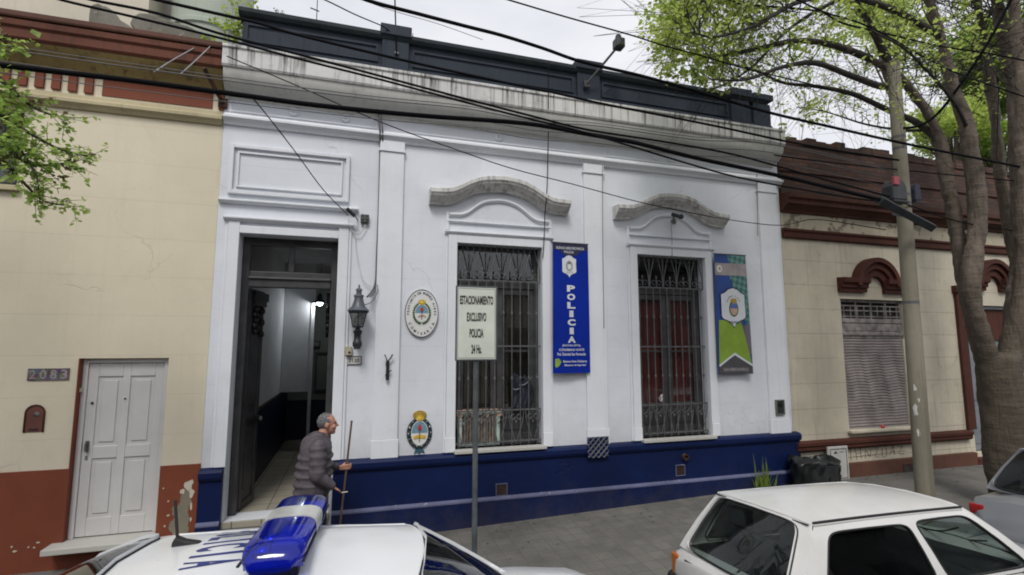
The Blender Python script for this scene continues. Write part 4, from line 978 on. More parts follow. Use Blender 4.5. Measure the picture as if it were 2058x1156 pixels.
m = MB(); m.tube([a0, a1], .011, 6); m.build('mast', 'cable_black', an); m = MB(); m.box(a0.x-.03, a0.x+.03, -.085, -.055, a0.z+.03, a0.z+.06); m.build('mast_clamp', 'iron', an)
m = MB(); m.tube([(a1.x-.25, -.08, a1.z-.1), (a1.x+.25, -.08, a1.z-.1)], .006, 6)
for k in range(5): m.tube([(a1.x-.2+.1*k, -.22, a1.z-.1), (a1.x-.2+.1*k, .06, a1.z-.1)], .004, 5)
m.build('aerial_rods', 'cable_black', an)
for i, (px, py, lab) in enumerate(((634, 16, 'short hooked iron aerial rod high above the dark parapet'), (830, 66, 'tiny spike rod on the parapet just right of the antenna mast'))):
    p = at(px, py, .1); q = at(px+(1 if i else 1), -60 if i == 0 else 50, .1); th = thing('aerial_rod', (p.x, .1, 7.08), lab, 'rod')
    m = MB(); m.tube([(p.x, .12, 7.08), (p.x, .12, p.z)] if i else [(p.x+.02, .12, 7.08), (p.x+.02, .12, q.z)], .006, 6); m.build('rod', 'cable_black', th)
    if i == 0:
        m = MB(); m.tube([(p.x-.07, .12, p.z), (p.x+.05, .12, p.z-.03)], .008, 6); m.build('cross_hook', 'cable_black', th)
# ================================================================== LEFT HOUSE
lh = thing('cream_house', (-4.5, 0, .15), 'cream house with oxide red plinth, white panelled door and red striped frieze', 'building')
LX0, LX1 = -9.5, -1.692
m = MB(); wall(m, LX0, LX1, 0, 6.0, [(-3.0, -2.11, .36, 2.45, .16), (-5.0, -3.77, 4.43, 5.36, .18)], depth=.16); m.build('wall', 'cream_wall', lh, fix=False)
m = MB(); m.box(LX0, LX1-.01, .2, 10, 6.0, 6.36); m.build('roof', 'roof_felt', lh)
m = MB(); m.box(LX0, LX0+.15, .2, 10, 0, 6.0); m.box(LX1-.16, LX1-.01, .2, 10, 0, 6.0); m.box(LX0+.15, LX1-.16, 9.85, 10, 0, 6.0); m.build('rear_wall', 'cream_back', lh)
m = MB(); m.box(LX0, -3.0, -.022, .001, -.05, 1.215); m.box(-3.0, -2.11, -.022, .001, -.05, .355); p = m.build('plinth', 'oxide_red', lh)
m = MB(); m.box(-2.11, LX1-.002, -.022, .001, -.05, 1.185); m.build('chipped_plinth', 'oxide_red_chipped', lh)['label'] = 'chipped red plinth with bare plaster patch'
m = MB()
blob = lambda pts: spline([(x, 0, z) for x, z in pts]+[(pts[0][0], 0, pts[0][1])], 4)[:-1]
for pts in ([(-1.86, .86), (-1.80, .90), (-1.76, .78), (-1.79, .66), (-1.77, .48), (-1.82, .30), (-1.80, .16), (-1.90, .12), (-1.93, .34), (-1.97, .50), (-1.93, .58), (-1.96, .70), (-1.90, .72)],):
    q = spline([(x, 0, z) for x, z in pts]+[(pts[0][0], 0, pts[0][1])], 7)[:-1]; q = [(p_.x+rnd.uniform(-.013, .013), p_.z+rnd.uniform(-.014, .014)) for p_ in q]; m.prism(q, -.0245, -.021, 'y')
m.build('bare_patch', 'patch_plaster', lh)
m = MB()
for cx_, cz_, rx_, rz_ in ((-1.80, .95, .05, .07), (-1.765, .86, .03, .06), (-1.76, .70, .015, .05), (-1.86, .88, .035, .03), (-2.0, .78, .012, .012), (-1.99, .62, .02, .012), (-2.02, .50, .012, .016), (-2.06, .93, .010, .010), (-1.755, .55, .012, .03), (-2.05, .34, .014, .012), (-2.5-.75, .40, .012, .010), (-3.22, .45, .02, .012), (-3.30, .41, .010, .010), (-3.45, .43, .012, .012), (-3.42, .38, .02, .014), (-3.6, .44, .008, .008)):
    q = [(cx_+rx_*rnd.uniform(.5, 1.15)*math.cos(2*PI*i/14), cz_+rz_*rnd.uniform(.5, 1.15)*math.sin(2*PI*i/14)) for i in range(14)]; m.prism(q, -.0262, -.0212, 'y')
m.build('paint_flakes', 'cream_back', lh)['kind'] = 'stuff'
m = MB(); m.box(-3.004, -2.995, -.0235, .158, .365, 2.452); m.build('door_jamb', 'oxide_red', lh)
m = MB(); m.box(-3.10, -2.07, -.24, .157, .362, .425); m.build('door_step', 'marble', lh, bevel=.008)
# door
m = MB(); frame_rect(m, -2.993, -2.112, .426, 2.448, .055, .06, .15, tb=0); d = m.build('door', 'white_door', lh, bevel=.006)
m = MB(); x0, x1, zb, zt = -2.936, -2.17, .435, 2.388; y = .085
m.box(x0, x1, y+.01, y+.045, zb, zt)
cols = ((x0+.10, (x0+x1)/2-.04), ((x0+x1)/2+.04, x1-.09)); rows = ((zb+.20, zb+.86), (zb+1.0, zb+1.80))
xs_ = [x0, cols[0][0], cols[0][1], cols[1][0], cols[1][1], x1]
for a, b in ((xs_[0], xs_[1]), (xs_[2], xs_[3]), (xs_[4], xs_[5])): m.box(a, b, y-.004, y+.0095, zb, zt)
for a, b in ((zb, rows[0][0]), (rows[0][1], rows[1][0]), (rows[1][1], zt)):
    for c in cols: m.box(c[0], c[1], y-.004, y+.0095, a, b)
for c in cols:
    for r in rows: m.box(c[0]+.045, c[1]-.045, y-.001, y+.0095, r[0]+.045, r[1]-.045)
m.build('door_leaf', 'white_door', d, bevel=.007)
m = MB(); m.box(x0+.035, x0+.065, y-.03, y-.005, 1.38, 1.50); m.tube([(x0+.05, y-.02, 1.47), (x0+.05, y-.06, 1.47), (x0+.05, y-.06, 1.40)], .009, 6); m.build('door_handle', 'iron', d)
m = MB(); m.box(x0+.038, x0+.062, y-.012, y-.005, 1.29, 1.335); m.build('lock_plate', 'chrome', d)
m = MB(); m.lathe((x0+.06, y-.004, 1.93), [(.014, 0), (.014, -.012)], 10, 'y'); m.build('latch', 'sign_black', d)
m = MB(); m.lathe(((x0+x1)/2, y-.004, 1.97), [(.011, 0), (.011, -.008)], 10, 'y'); m.build('peephole', 'sign_black', d)
m = MB(); m.box(-3.0, -2.97, .03, .055, 2.06, 2.11); m.build('doorbell', 'ivory_plastic', lh)
# frieze and cornice
m = MB(); m.prism([(.002, 5.43), (-.03, 5.43), (-.05, 5.46), (-.085, 5.49), (-.085, 5.53), (-.04, 5.56), (-.03, 5.61), (.002, 5.62)], LX0, LX1-.004, 'x'); m.build('string_course', 'ochre_trim', lh, bevel=.003)
x = -3.165; k = 0
while x > LX0+.1 and k < 36:
    m = MB(); m.box(x-.045, x+.045, -.032, .001, 5.645, 5.888); m.build('dentil', 'oxide_red', lh, bevel=.004); x -= .163; k += 1
m = MB(); m.box(-3.03, -1.83, -.012, .001, 5.645, 5.875); m.build('frieze_panel', 'oxide_red', lh)
m = MB(); m.box(-1.755, LX1-.006, -.03, .001, 5.64, 5.875); m.build('frieze_block', 'oxide_red', lh)
m = MB(); m.prism([(.002, 5.89), (-.03, 5.89), (-.045, 5.92), (-.07, 5.935), (-.09, 5.97), (-.15, 6.0), (-.21, 6.06), (-.235, 6.085), (.002, 6.085)], LX0, LX1-.003, 'x'); m.build('cornice_cove', 'mossy_trim', lh, smooth=35)
m = MB(); m.prism([(.002, 6.087), (-.235, 6.087), (-.26, 6.12), (-.255, 6.22), (-.28, 6.25), (-.28, 6.32), (.002, 6.33)], LX0, LX1-.005, 'x'); m.build('cornice', 'weathered_red', lh, bevel=.004)
m = MB(); m.prism([(.3, 6.332), (-.29, 6.332), (-.30, 6.36), (-.27, 6.43), (-.1, 6.47), (.3, 6.5)], LX0, LX1-.007, 'x'); m.build('cornice_cap', 'brown_cornice', lh, bevel=.01)
# upper window
m = MB(); frame_rect(m, -4.998, -3.772, 4.432, 5.358, .07, .09, .15); m.box(-4.42, -4.36, .09, .15, 4.50, 5.29); wn = m.build('window', 'wood_black', lh, bevel=.005)
m = MB(); m.box(-4.928, -4.42, .12, .126, 4.502, 5.288); m.box(-4.36, -3.842, .12, .126, 4.502, 5.288); m.build('pane', 'house_glass', wn)
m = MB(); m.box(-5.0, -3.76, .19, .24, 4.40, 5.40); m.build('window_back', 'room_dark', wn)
m = MB(); m.box(-5.06, -3.70, -.09, .001, 5.40, 5.44); m.build('window_lintel', 'mossy_trim', lh, bevel=.005)
m = MB(); m.box(-5.04, -3.73, -.06, .08, 4.37, 4.43); m.build('window_sill', 'ochre_trim', lh, bevel=.005)
# broken masonry on the roof edge
bm_ = thing('broken_masonry', (-2.9, .2, 6.45), 'heap of crumbling grey masonry left on the roof edge of the cream house', 'rubble')
for nm, pts, y0_, y1_ in (('wall_fragment', [(186, 60), (190, 40), (192, 24), (204, 20), (216, 23), (224, 26), (236, 34), (246, 48), (258, 58), (270, 66), (286, 74), (284, 84), (240, 80)], .06, .34), ('wall_fragment', [(268, 62), (276, 48), (290, 40), (304, 42), (318, 46), (336, 50), (360, 58), (384, 66), (410, 76), (438, 92), (436, 104), (360, 96), (290, 82)], .10, .42)):
    q = [at(px, py, (y0_+y1_)/2) for px, py in pts]; q = [(p.x+rnd.uniform(-.012, .012), p.z+rnd.uniform(-.012, .012)) for p in q]
    m = MB(); m.prism(q, y0_, y1_, 'y'); m.build(nm, 'rubble', bm_, bevel=.018)
m = MB()
for i in range(70):
    x = rnd.uniform(-3.4, -1.85); r = rnd.uniform(.012, .05); m.ball((x, rnd.uniform(-.12, .3), 6.47+r*.3), (r*1.4, r, r*.7), 5, 3)
m.build('rubble_pieces', 'rubble', bm_, fix=False)
rf = thing('rooftop_house', (-7.5, 5.5, 6.3), 'pale cream upper storey set back behind the cornice of the cream house', 'building')
m = MB(); m.box(-14, -3.72, 3.0, 9, 6.2, 11.5); m.build('wall', 'cream_back', rf); m = MB(); m.box(-14.1, -3.66, 2.9, 9.1, 11.5, 11.7); m.build('roof', 'roof_felt', rf)
tk = thing('water_tank', (-2.86, 3.7, 6.4), 'pale grey green cylindrical water tank on the roof behind the weeds', 'water tank')
m = MB(); m.lathe((-2.86, 3.7, 0), [(.60, 7.72), (.68, 7.80), (.70, 8.55), (.735, 8.58), (.735, 8.66), (.70, 8.69), (.70, 10.2), (.55, 10.5), (.2, 10.6)], 32); m.build('tank_body', 'grey_green_tank', tk, smooth=35)
m = MB(); m.box(-3.4, -2.3, 3.2, 4.2, 6.35, 7.719); m.build('tank_base', 'grey_green_tank', tk, bevel=.01)
m = MB(); m.tube(spline([(-2.3, 3.15, 8.1), (-2.2, 2.9, 7.6), (-2.15, 2.8, 6.4)], 5), .025, 8); m.build('tank_pipe', 'cable_grey', tk)
# number tiles, mail slot
nt_ = thing('number_tiles', (-3.28, 0, 2.2), 'row of painted ceramic house number tiles reading 2083 left of the white door', 'number tiles')
for i, ch in enumerate('2083'):
    x = -3.43+.098*i; m = MB(); m.box(x-.048, x+.048, -.012, 0, 2.205, 2.34); t_ = m.build('tile', 'talavera_tile', nt_, bevel=.002)
    lettering('digit', ch, .10, 'banner_pale', nt_, x, 2.272, -.0135, w=.060, bold=.01)
ml = thing('mail_slot', (-3.37, 0, 1.6), 'arched terracotta mail slot set in the cream wall below the number tiles', 'mail slot')
arch = [(-3.46, 1.635), (-3.285, 1.635)]+[(-3.3725+.0875*math.cos(PI*i/12), 1.845+.0875*math.sin(PI*i/12)) for i in range(13)]
m = MB(); m.prism(arch, -.006, -.0, 'y'); m.build('backplate', 'terracotta_box', ml)
m = MB(); m.tube([(p[0], -.008, p[1]) for p in arch[1:]]+[(-3.46, -.008, 1.635)], .009, 6); m.build('arch_rim', 'brown_cornice', ml, smooth=True)
m = MB(); m.box(-3.415, -3.33, -.014, -.0065, 1.66, 1.675); m.build('slot', 'sign_black', ml); m = MB(); m.ball((-3.355, -.008, 1.83), (.03, .006, .025), 10, 6); m.build('keyhole_cover', 'plate_grey', ml, smooth=True)
m = MB(); m.ball((-3.372, -.014, 1.825), (.012, .004, .01), 8, 5); m.build('keyhole', 'sign_black', ml)
br = thing('rusty_bracket', (-1.78, 0, 5.7), 'rusty slanted iron angle bar fixed where the cream and white fronts meet', 'bracket')
p0, p1 = at(410, 137, -.36), at(447, 206, -.05); m = MB(); m.tube([p0, p1], .032, 4); m.build('angle_bar', 'rust', br); m = MB(); m.box(p1.x-.05, p1.x+.05, -.05, 0, p1.z-.06, p1.z+.06); m.build('wall_plate', 'rust', br)

# ================================================================== RIGHT HOUSE
rh = thing('weathered_house', (11, 0, .3), 'weathered cream shopfront with dark red mouldings and bare brick parapet', 'building')
RX0, RX1 = 7.305, 19.0
SH = (8.58, 10.20, 1.09, 3.46); DR = (11.80, 13.55, .50, 3.42)
m = MB(); wall(m, RX0, RX1, 0, 5.1, [(*SH, .16), (*DR, .22), (15.2, 16.8, 1.09, 3.46, .16)]); m.build('wall', 'old_cream', rh, fix=False)
m = MB(); m.box(RX0+.01, RX1, .26, 10, 5.1, 5.4); m.build('roof', 'roof_felt', rh)
m = MB(); m.box(RX0+.01, RX0+.15, .26, 10, 0, 5.1); m.box(RX1-.15, RX1, .26, 10, 0, 5.1); m.box(RX0+.15, RX1-.15, 9.85, 10, 0, 5.1); m.build('rear_wall', 'old_cream', rh)
m = MB(); wall(m, RX0+.006, RX1, 4.70, 5.0, [], y=-.012); m.box(RX0+.006, RX1, -.0119, .001, 4.70, 4.703); m.build('frieze_band', 'peeling_band', rh, fix=False)
m = MB(); m.prism([(.001, 4.52), (-.045, 4.52), (-.06, 4.54), (-.06, 4.63), (-.085, 4.65), (-.085, 4.69), (.001, 4.70)], RX0+.004, RX1, 'x'); m.build('string_course', 'dark_red', rh, bevel=.004)
m = MB(); m.prism([(.002, 4.99), (-.05, 4.99), (-.07, 5.03), (-.15, 5.10), (-.20, 5.12), (-.20, 5.19), (-.25, 5.22), (-.25, 5.30), (.002, 5.34)], RX0+.005, RX1, 'x'); m.build('cornice', 'brown_cornice', rh, bevel=.004)
m = MB(); vs = []
n = 50
m.box(RX0+.02, RX1, .0, .30, 5.33, 6.30)
for i in range(n):
    x = RX0+.02+(RX1-RX0-.02)*i/n; m.box(x, x+(RX1-RX0)/n-.004, -.012-.02*rnd.random(), .295, 6.302, 6.38+.10*rnd.random())
m.box(RX0+.02, RX1, -.05, -.001, 5.34, 5.42); m.box(RX0+.02, RX1, -.035, -.001, 5.78, 5.85); m.build('brick_parapet', 'old_brick', rh)
m = MB(); m.prism([(.001, .775), (-.05, .775), (-.09, .81), (-.09, .86), (-.11, .88), (-.11, .935), (.001, .96)], RX0+.0, 11.62, 'x'); m.build('sill_band', 'dark_red', rh, bevel=.005)
m = MB(); m.box(RX0+.075, 11.70, -.085, .001, -.05, .53); m.build('plinth', 'plinth_brown', rh, bevel=.006)
m = MB(); m.box(11.70, 13.6, -.10, .21, -.05, .42); m.build('door_step', 'dark_red', rh, bevel=.01)
for x0, x1, zb in ((11.58, 11.798, .961), (13.552, 13.77, .5)): m = MB(); m.box(x0, x1, -.06, .001, zb, 3.66); m.box(x0-.04, x1+.04, -.10, .001, 3.658, 3.80); m.build('door_pilaster', 'dark_red', rh, bevel=.006)
m = MB(); m.box(13.8, RX1, -.085, .001, -.05, .93); m.build('plinth', 'dark_red', rh, bevel=.006)
def arch_hood(x0, x1, cx, R1, R0, zb):
    m = MB(); prof = []
    ring = [(cx+R1*math.cos(a), zb+.24+R1*math.sin(a)*.96) for a in [PI*i/20 for i in range(21)]]
    inner = [(cx+R0*math.cos(a), zb+.12+R0*math.sin(a)*1.12) for a in [PI*i/20 for i in range(21)]]
    def band(ra, rb, ya, yb, za, zb_):
        A = [(cx+ra*math.cos(a), za+ra*math.sin(a)) for a in [PI*i/20 for i in range(21)]]; B = [(cx+rb*math.cos(a), zb_+rb*math.sin(a)) for a in [PI*i/20 for i in range(21)]]
        vs = [(p[0], ya, p[1]) for p in A]+[(p[0], ya, p[1]) for p in B]+[(p[0], yb, p[1]) for p in A]+[(p[0], yb, p[1]) for p in B]
        k = 21; fs = []
        for i in range(20): fs += [(i, i+1, k+i+1, k+i), (2*k+i, 3*k+i, 3*k+i+1, 2*k+i+1), (i, 2*k+i, 2*k+i+1, i+1), (k+i, k+i+1, 3*k+i+1, 3*k+i)]
        for i in (0, 20): fs.append((i, k+i, 3*k+i, 2*k+i))
        m.add(vs, fs)
    zc = zb+.08
    band(R1, R1-.09, -.17, .001, zc+.04, zc+.04); band(R1-.092, R1-.19, -.12, .001, zc+.03, zc+.02); band(R1-.192, R0, -.075, .001, zc+.02, zc)
    for a, b in ((x0, cx-R0), (cx+R0, x1)):
        lo = a if a == x0 else a; 
        m.prism([(.001, zb), (-.07, zb), (-.075, zb+.07), (-.11, zb+.08), (-.115, zb+.15), (-.16, zb+.17), (-.17, zb+.255), (.001, zb+.27)], a, b, 'x')
    m.build('arch_hood', 'dark_red', rh, bevel=.004)
arch_hood(8.53, 10.28, 9.41, .54, .23, 3.585); arch_hood(11.86, 13.55, 12.70, .54, .23, 3.72)
m = MB(); m.box(13.82, 13.9, -.02, .001, 1, 3.6); m.build('downpipe', 'dark_red', rh)
# shutter window
a, b, c, d = SH
m = MB(); frame_rect(m, a+.002, b-.002, 2.73, d-.002, .05, .06, .15); m.box(a+.052, b-.052, .05, .14, 2.78, 3.10); m.box(a+.052, b-.052, .035, .12, 3.02, 3.09); m.box(a+.052, b-.052, .035, .12, 2.785, 2.84); m.box(a+.12, b-.12, .042, .06, 2.87, 2.99); sb = m.build('shutter_box', 'wood_pale', rh, bevel=.006)
m = MB()
for i in range(5): x = a+.06+(b-a-.12)*i/4; m.box(x-.012, x+.012, .05, .075, 3.10, 3.41)
for z in (3.14, 3.25, 3.34): m.box(a+.05, b-.05, .055, .07, z-.009, z+.009)
for i in range(9): x = a+.14+(b-a-.28)*i/8; m.box(x-.006, x+.006, .056, .069, 3.10, 3.34)
m.build('transom_grille', 'wood_pale', sb)
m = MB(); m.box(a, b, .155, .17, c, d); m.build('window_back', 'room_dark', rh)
m = MB(); n = 30; h = (2.725-c-.03)/n; vs = []
prof = []
for i in range(n):
    z = c+.03+h*i; prof += [(.085, z), (.062, z+h*.25), (.060, z+h*.75), (.083, z+h*.97)]
nxs = 36; L_ = len(prof); vs = []
for k in range(nxs+1):
    x = a+.05+(b-a-.1)*k/nxs
    for y, z in prof: wv = math.sin((z-c)/(2.73-c)*PI); vs.append((x, y+.012*wv*math.sin(x*9+z*3), z+.010*wv*math.sin(x*13+z*2.1)+.006*wv*math.sin(x*29+z*7)))
m.add(vs, [(k*L_+i, k*L_+i+1, (k+1)*L_+i+1, (k+1)*L_+i) for k in range(nxs) for i in range(L_-1)])
m.box(a+.05, b-.05, .05, .09, c+.0, c+.028); m.build('roller_shutter', 'shutter_grey', rh)
for x0, x1 in ((a+.002, a+.05), (b-.05, b-.002)): m = MB(); m.box(x0, x1, .045, .12, c, 2.728); m.build('shutter_guide', 'old_cream', rh)
m = MB(); m.box(a-.05, b+.05, -.10, .06, c-.05, c-.001); m.build('window_sill', 'old_cream', rh, bevel=.006)
m = MB(); m.ball((9.35, -.03, 1.12), (.05, .03, .035), 8, 5); tag(m.build('red_scrap', 'red_enamel', smooth=True), 'small crumpled red scrap on the sill of the closed roller shutter', 'scrap')
a, b, c, d = (15.2, 16.8, 1.09, 3.46)
m = MB(); m.box(a+.002, b-.002, .08, .12, c, d); m.build('roller_shutter', 'shutter_grey', rh)
# metal door
a, b, c, d = DR
m = MB(); frame_rect(m, a+.002, b-.002, c, d-.002, .07, .06, .2, tb=0); dm = m.build('metal_door', 'metal_door', rh, bevel=.005)
m = MB(); mid = (a+b)/2
for x0, x1 in ((a+.075, mid-.003), (mid+.003, b-.075)):
    m.box(x0, x1, .10, .14, c+.02, 2.70); m.box(x0+.08, x1-.08, .085, .0995, c+.15, 1.35); m.box(x0+.08, x1-.08, .085, .0995, 1.5, 2.58)
m.build('door_leaf', 'metal_door', dm, bevel=.008)
m = MB(); m.box(a+.075, b-.075, .07, .15, 2.705, 2.80); m.box(a+.075, b-.075, .10, .13, 2.80, d-.075); m.build('transom', 'dark_red', dm, bevel=.005)
m = MB(); m.box(mid-.06, mid-.03, .06, .098, 1.36, 1.48); m.build('door_handle', 'iron', dm)
# plinth vent, graffiti scrawl, meter box
m = MB(); m.box(9.72, 10.02, -.0885, -.0855, .24, .42); v_ = m.build('wall_vent', 'room_dark', rh)
m = MB(); frame_rect(m, 9.70, 10.04, .22, .44, .018, -.097, -.0855); m.build('vent_frame', 'rust', v_)
m = MB(); y = -.004
strokes = [[(8.50, .74), (8.56, .77), (8.56, .54)], [(8.68, .75), (8.70, .55)], [(8.80, .74), (8.81, .56)], [(8.68, .66), (8.81, .66)], [(8.90, .56), (8.92, .70), (9.02, .58), (9.04, .72)], [(9.12, .70), (9.22, .72), (9.14, .58), (9.25, .57)], [(9.33, .70), (9.32, .57), (9.42, .58), (9.42, .71)], [(9.50, .58), (9.60, .74), (9.62, .58)], [(9.53, .64), (9.63, .65)], [(9.70, .72), (9.82, .71), (9.73, .60), (9.86, .58)], [(8.45, .60), (9.9, .635)]]
for s in strokes: m.tube(spline([(x, y, z+.02) for x, z in s], 3), .0065, 4, sq=.4)
m.build('scrawl', 'tag_paint', rh)
gx = thing('meter_cabinet', (8.13, 0, .3), 'white metal utility cabinet door set low in the cream wall by the black bin bag', 'meter box')
m = MB(); m.box(7.92, 8.36, -.125, -.086, .27, .85); m.build('cabinet', 'plate_white', gx, bevel=.006)
m = MB(); frame_rect(m, 7.955, 8.325, .31, .815, .012, -.131, -.126); m.build('door_edge', 'plate_grey', gx)
m = MB(); m.prism([(8.03, .735), (8.08, .775), (8.12, .735)], -.130, -.126, 'y'); m.box(8.17, 8.26, -.130, -.126, .75, .757); m.build('warning_mark', 'sign_black', gx)

# ================================================================== pavement furniture
ps_ = thing('parking_sign', (1.22, -2.05, .1), 'pale rectangular sign on a grey post reserving parking for the police', 'sign')
y = -2.05; q0, q1 = at(919, 577, y), at(996, 722, y); sx0, sx1, sz0, sz1 = q0.x, q1.x, q1.z, at(958, 578, y).z
xc = (sx0+sx1)/2+.005
m = MB(); m.tube([(xc, y+.035, GZ(1.2)-.1), (xc, y+.035, sz1-.04)], .028, 12); m.build('post', 'post_grey', ps_, smooth=40)
rr = .02
m = MB(); m.box(sx0, sx1, y-.004, y+.0, sz0, sz1); m.build('panel', 'sign_face', ps_, bevel=.003)
m = MB(); frame_rect(m, sx0-.012, sx1+.016, sz0-.014, sz1+.014, .016, y-.006, y+.02); m.build('panel_frame', 'post_grey', ps_, bevel=.004)
m = MB(); frame_rect(m, sx0+.008, sx1-.008, sz0+.012, sz1-.012, .004, y-.0056, y-.0042); m.build('border_line', 'plate_grey', ps_)
m = MB(); m.box(sx0+.02, sx1-.02, y+.002, y+.012, sz0+.12, sz0+.15); m.box(sx0+.02, sx1-.02, y+.002, y+.012, sz1-.15, sz1-.12); m.build('back_rail', 'iron', ps_)
H_ = sz1-sz0
for s_, v, wd in (('ESTACIONAMIENTO', .82, .86), ('EXCLUSIVO', .585, .50), ('POLICIA', .36, .36), ('24 Hs.', .14, .26)):
    lettering('lettering', s_, H_*.125, 'sign_black', ps_, (sx0+sx1)/2, sz0+H_*v, y-.0065, w=(sx1-sx0)*wd, bold=.035)

up = thing('utility_pole', (7.5, -2.0, .25), 'tapered concrete utility pole with torn paper scraps in front of the shutter', 'utility pole')
b_, t_ = Vector((7.44, -2.0, .15)), Vector((7.565, -2.0, 6.80))
m = MB(); m.tube([b_.lerp(t_, i/8) for i in range(9)], [.112-.030*i/8 for i in range(9)], 18); m.build('pole_shaft', 'concrete_pole', up, smooth=50)
m = MB()
for z in (5.45, 5.62, 4.75, 4.62, 3.2): p = b_.lerp(t_, (z-.15)/6.65); r_ = .114-.030*(z-.15)/6.65; m.lathe((p.x, p.y, z), [(r_, -.02), (r_+.001, .02)], 16)
m.build('strap', 'iron', up, smooth=40)
m = MB()
for z, a, sz in ((1.42, -2.75, .8), (1.72, -2.9, 1.1), (2.02, -2.8, .7), (1.86, -2.45, .5)):
    p = b_.lerp(t_, (z-.15)/6.65); rr_ = .106; n_ = 9; vs = [(p.x+rr_*math.cos(a+.0), p.y+rr_*math.sin(a), z)]
    for k in range(n_): t = 2*PI*k/n_; q = rnd.uniform(.5, 1.1)*sz; vs.append((p.x+rr_*math.cos(a+.30*q*math.cos(t)), p.y+rr_*math.sin(a+.30*q*math.cos(t)), z+.075*q*math.sin(t)))
    m.add(vs, [(0, 1+k, 1+(k+1) % n_) for k in range(n_)])
m.build('paper_scrap', 'plate_white', up, fix=False)
tr = thing('cable_terminal', (7.45, -2.0, 4.8), 'pair of dark cable terminal housings strapped high on the concrete pole', 'cable terminal')
for px, py, w_, h_, d_, mt in ((1797, 384, .27, .30, .17, 'transformer'), (1837, 388, .13, .27, .12, 'transformer_blue')):
    p = at(px, py, -2.18 if mt == 'transformer' else -1.95); m = MB()
    prof = [(-w_/2, -h_/2), (w_/2, -h_/2), (w_/2, h_*.15), (w_*.32, h_*.42), (0, h_*.5), (-w_*.32, h_*.42), (-w_/2, h_*.15)]
    m.prism([(p.x+q[0], p.z+q[1]) for q in prof], p.y-d_/2, p.y+d_/2, 'y'); m.build('housing', mt, tr, bevel=.02)
    m = MB(); m.box(p.x-w_/2-.01, p.x+w_/2+.01, p.y-d_/2-.01, p.y+d_/2, p.z-h_/2-.03, p.z-h_/2-.002); m.build('housing_base', 'lamp_black', tr, bevel=.005)
p = at(1800, 362, -2.27); m = MB(); m.box(p.x-.05, p.x+.05, p.y-.02, p.y+.02, p.z-.07, p.z+.05); m.build('warning_tape', 'pink_tape', tr, bevel=.008)
ar = thing('splice_closure', (7.6, -2.3, 4.5), 'long dark cable splice box hanging aslant below the pole terminals', 'splice box')
p0, p1 = at(1768, 402, -2.3), at(1874, 458, -2.3); d_ = (p1-p0); m = MB(); m.tube([p0, p0+d_*.55, p1], [.075, .065, .07], 4); m.build('closure_body', 'transformer', ar, bevel=.01)
m = MB(); m.tube([p0+d_*.6-Vector((0, .0, .0)), p0+d_*.6+Vector((0, .25, .1))], .02, 6); m.build('closure_bracket', 'iron', ar)

bn = thing('litter_bin', (7.28, -.38, .3), 'dark litter bin lined with a crumpled black bag against the corner of the cream wall', 'bin')
X, Y, Z = 7.30, -.40, GZ(7.3)
m = MB(); m.lathe((X, Y, Z), [(.30, .0), (.34, .36), (.35, .40), (.31, .40)], 20); m.build('bin_body', 'transformer', bn, smooth=40)
m = MB(); vs = []; n = 48
rings = [(.345, .10), (.35, .20), (.36, .29), (.372, .37), (.378, .425), (.36, .45), (.31, .44), (.28, .38), (.15, .33), (.02, .32)]
for i, (r, z) in enumerate(rings):
    for j in range(n):
        a = 2*PI*j/n; k = .022*math.sin(7*a+i)+.018*math.sin(13*a-i*1.7)+.012*rnd.uniform(-1, 1); vs.append((X+(r+k)*1.08*math.cos(a), Y+(r+k)*.85*math.sin(a), Z+z+.03*math.sin(3*a+1)*(i > 3)+.02*rnd.uniform(-1, 1)))
m.add(vs, [(i*n+j, i*n+(j+1) % n, (i+1)*n+(j+1) % n, (i+1)*n+j) for i in range(len(rings)-1) for j in range(n)]); m.build('bin_bag', 'bag_black', bn, smooth=True, fix=False)

# ================================================================== cables
def cable(label, pts, r, mat='cable_black', name='overhead_cable', grp='overhead cables along the street', cat='cable', extra=None, k=5):
    m = MB(); P = [at(*p) for p in pts]; m.tube(spline(P, k), r, 7)
    if extra:
        for off in extra: m.tube(spline([p+Vector(off) for p in P], k), r*.8, 6)
    return tag(m.build(name, mat, smooth=True), label, cat, grp)
cable('thick black cable bundle crossing the frieze from the cream house to the pole terminals', [(-60, 122, -2), (0, 131, -2), (250, 160, -2), (460, 188, -2), (640, 212, -2), (840, 232, -2), (1054, 248, -2), (1171, 268, -2), (1280, 288, -2), (1400, 318, -2), (1560, 352, -2.1), (1700, 385, -2.2), (1772, 402, -2.3)], .025)
cable('twisted cable pair dipping across the cornice, lower of the two steep lines above the lantern', [(60, -22, -2.4), (123, 0, -2.4), (272, 35, -2.4), (436, 75, -2.3), (602, 119, -2.3), (772, 162, -2.2), (940, 207, -2.2), (1060, 238, -2.2), (1181, 268, -2.2), (1400, 334, -2.2), (1509, 362, -2.2), (1700, 396, -2.25), (1775, 405, -2.3)], .011)
cable('cable pair running just above the twisted pair over the white cornice', [(120, -18, -2.4), (185, 0, -2.4), (316, 27, -2.4), (436, 66, -2.3), (602, 110, -2.3), (772, 155, -2.2), (940, 200, -2.2), (1060, 231, -2.2), (1181, 261, -2.2), (1340, 286, -2.2), (1480, 312, -2.2), (1640, 356, -2.2), (1790, 396, -2.2)], .012)
cable('black cable following the base of the dark parapet down to the pole', [(250, -18, -2.4), (316, 0, -2.4), (420, 24, -2.4), (520, 47, -2.3), (594, 69, -2.3), (729, 102, -2.3), (880, 137, -2.3), (1033, 170, -2.3), (1116, 187, -2.2), (1207, 208, -2.2), (1320, 230, -2.2), (1450, 256, -2.2), (1620, 292, -2.2), (1806, 322, -2.15)], .014)
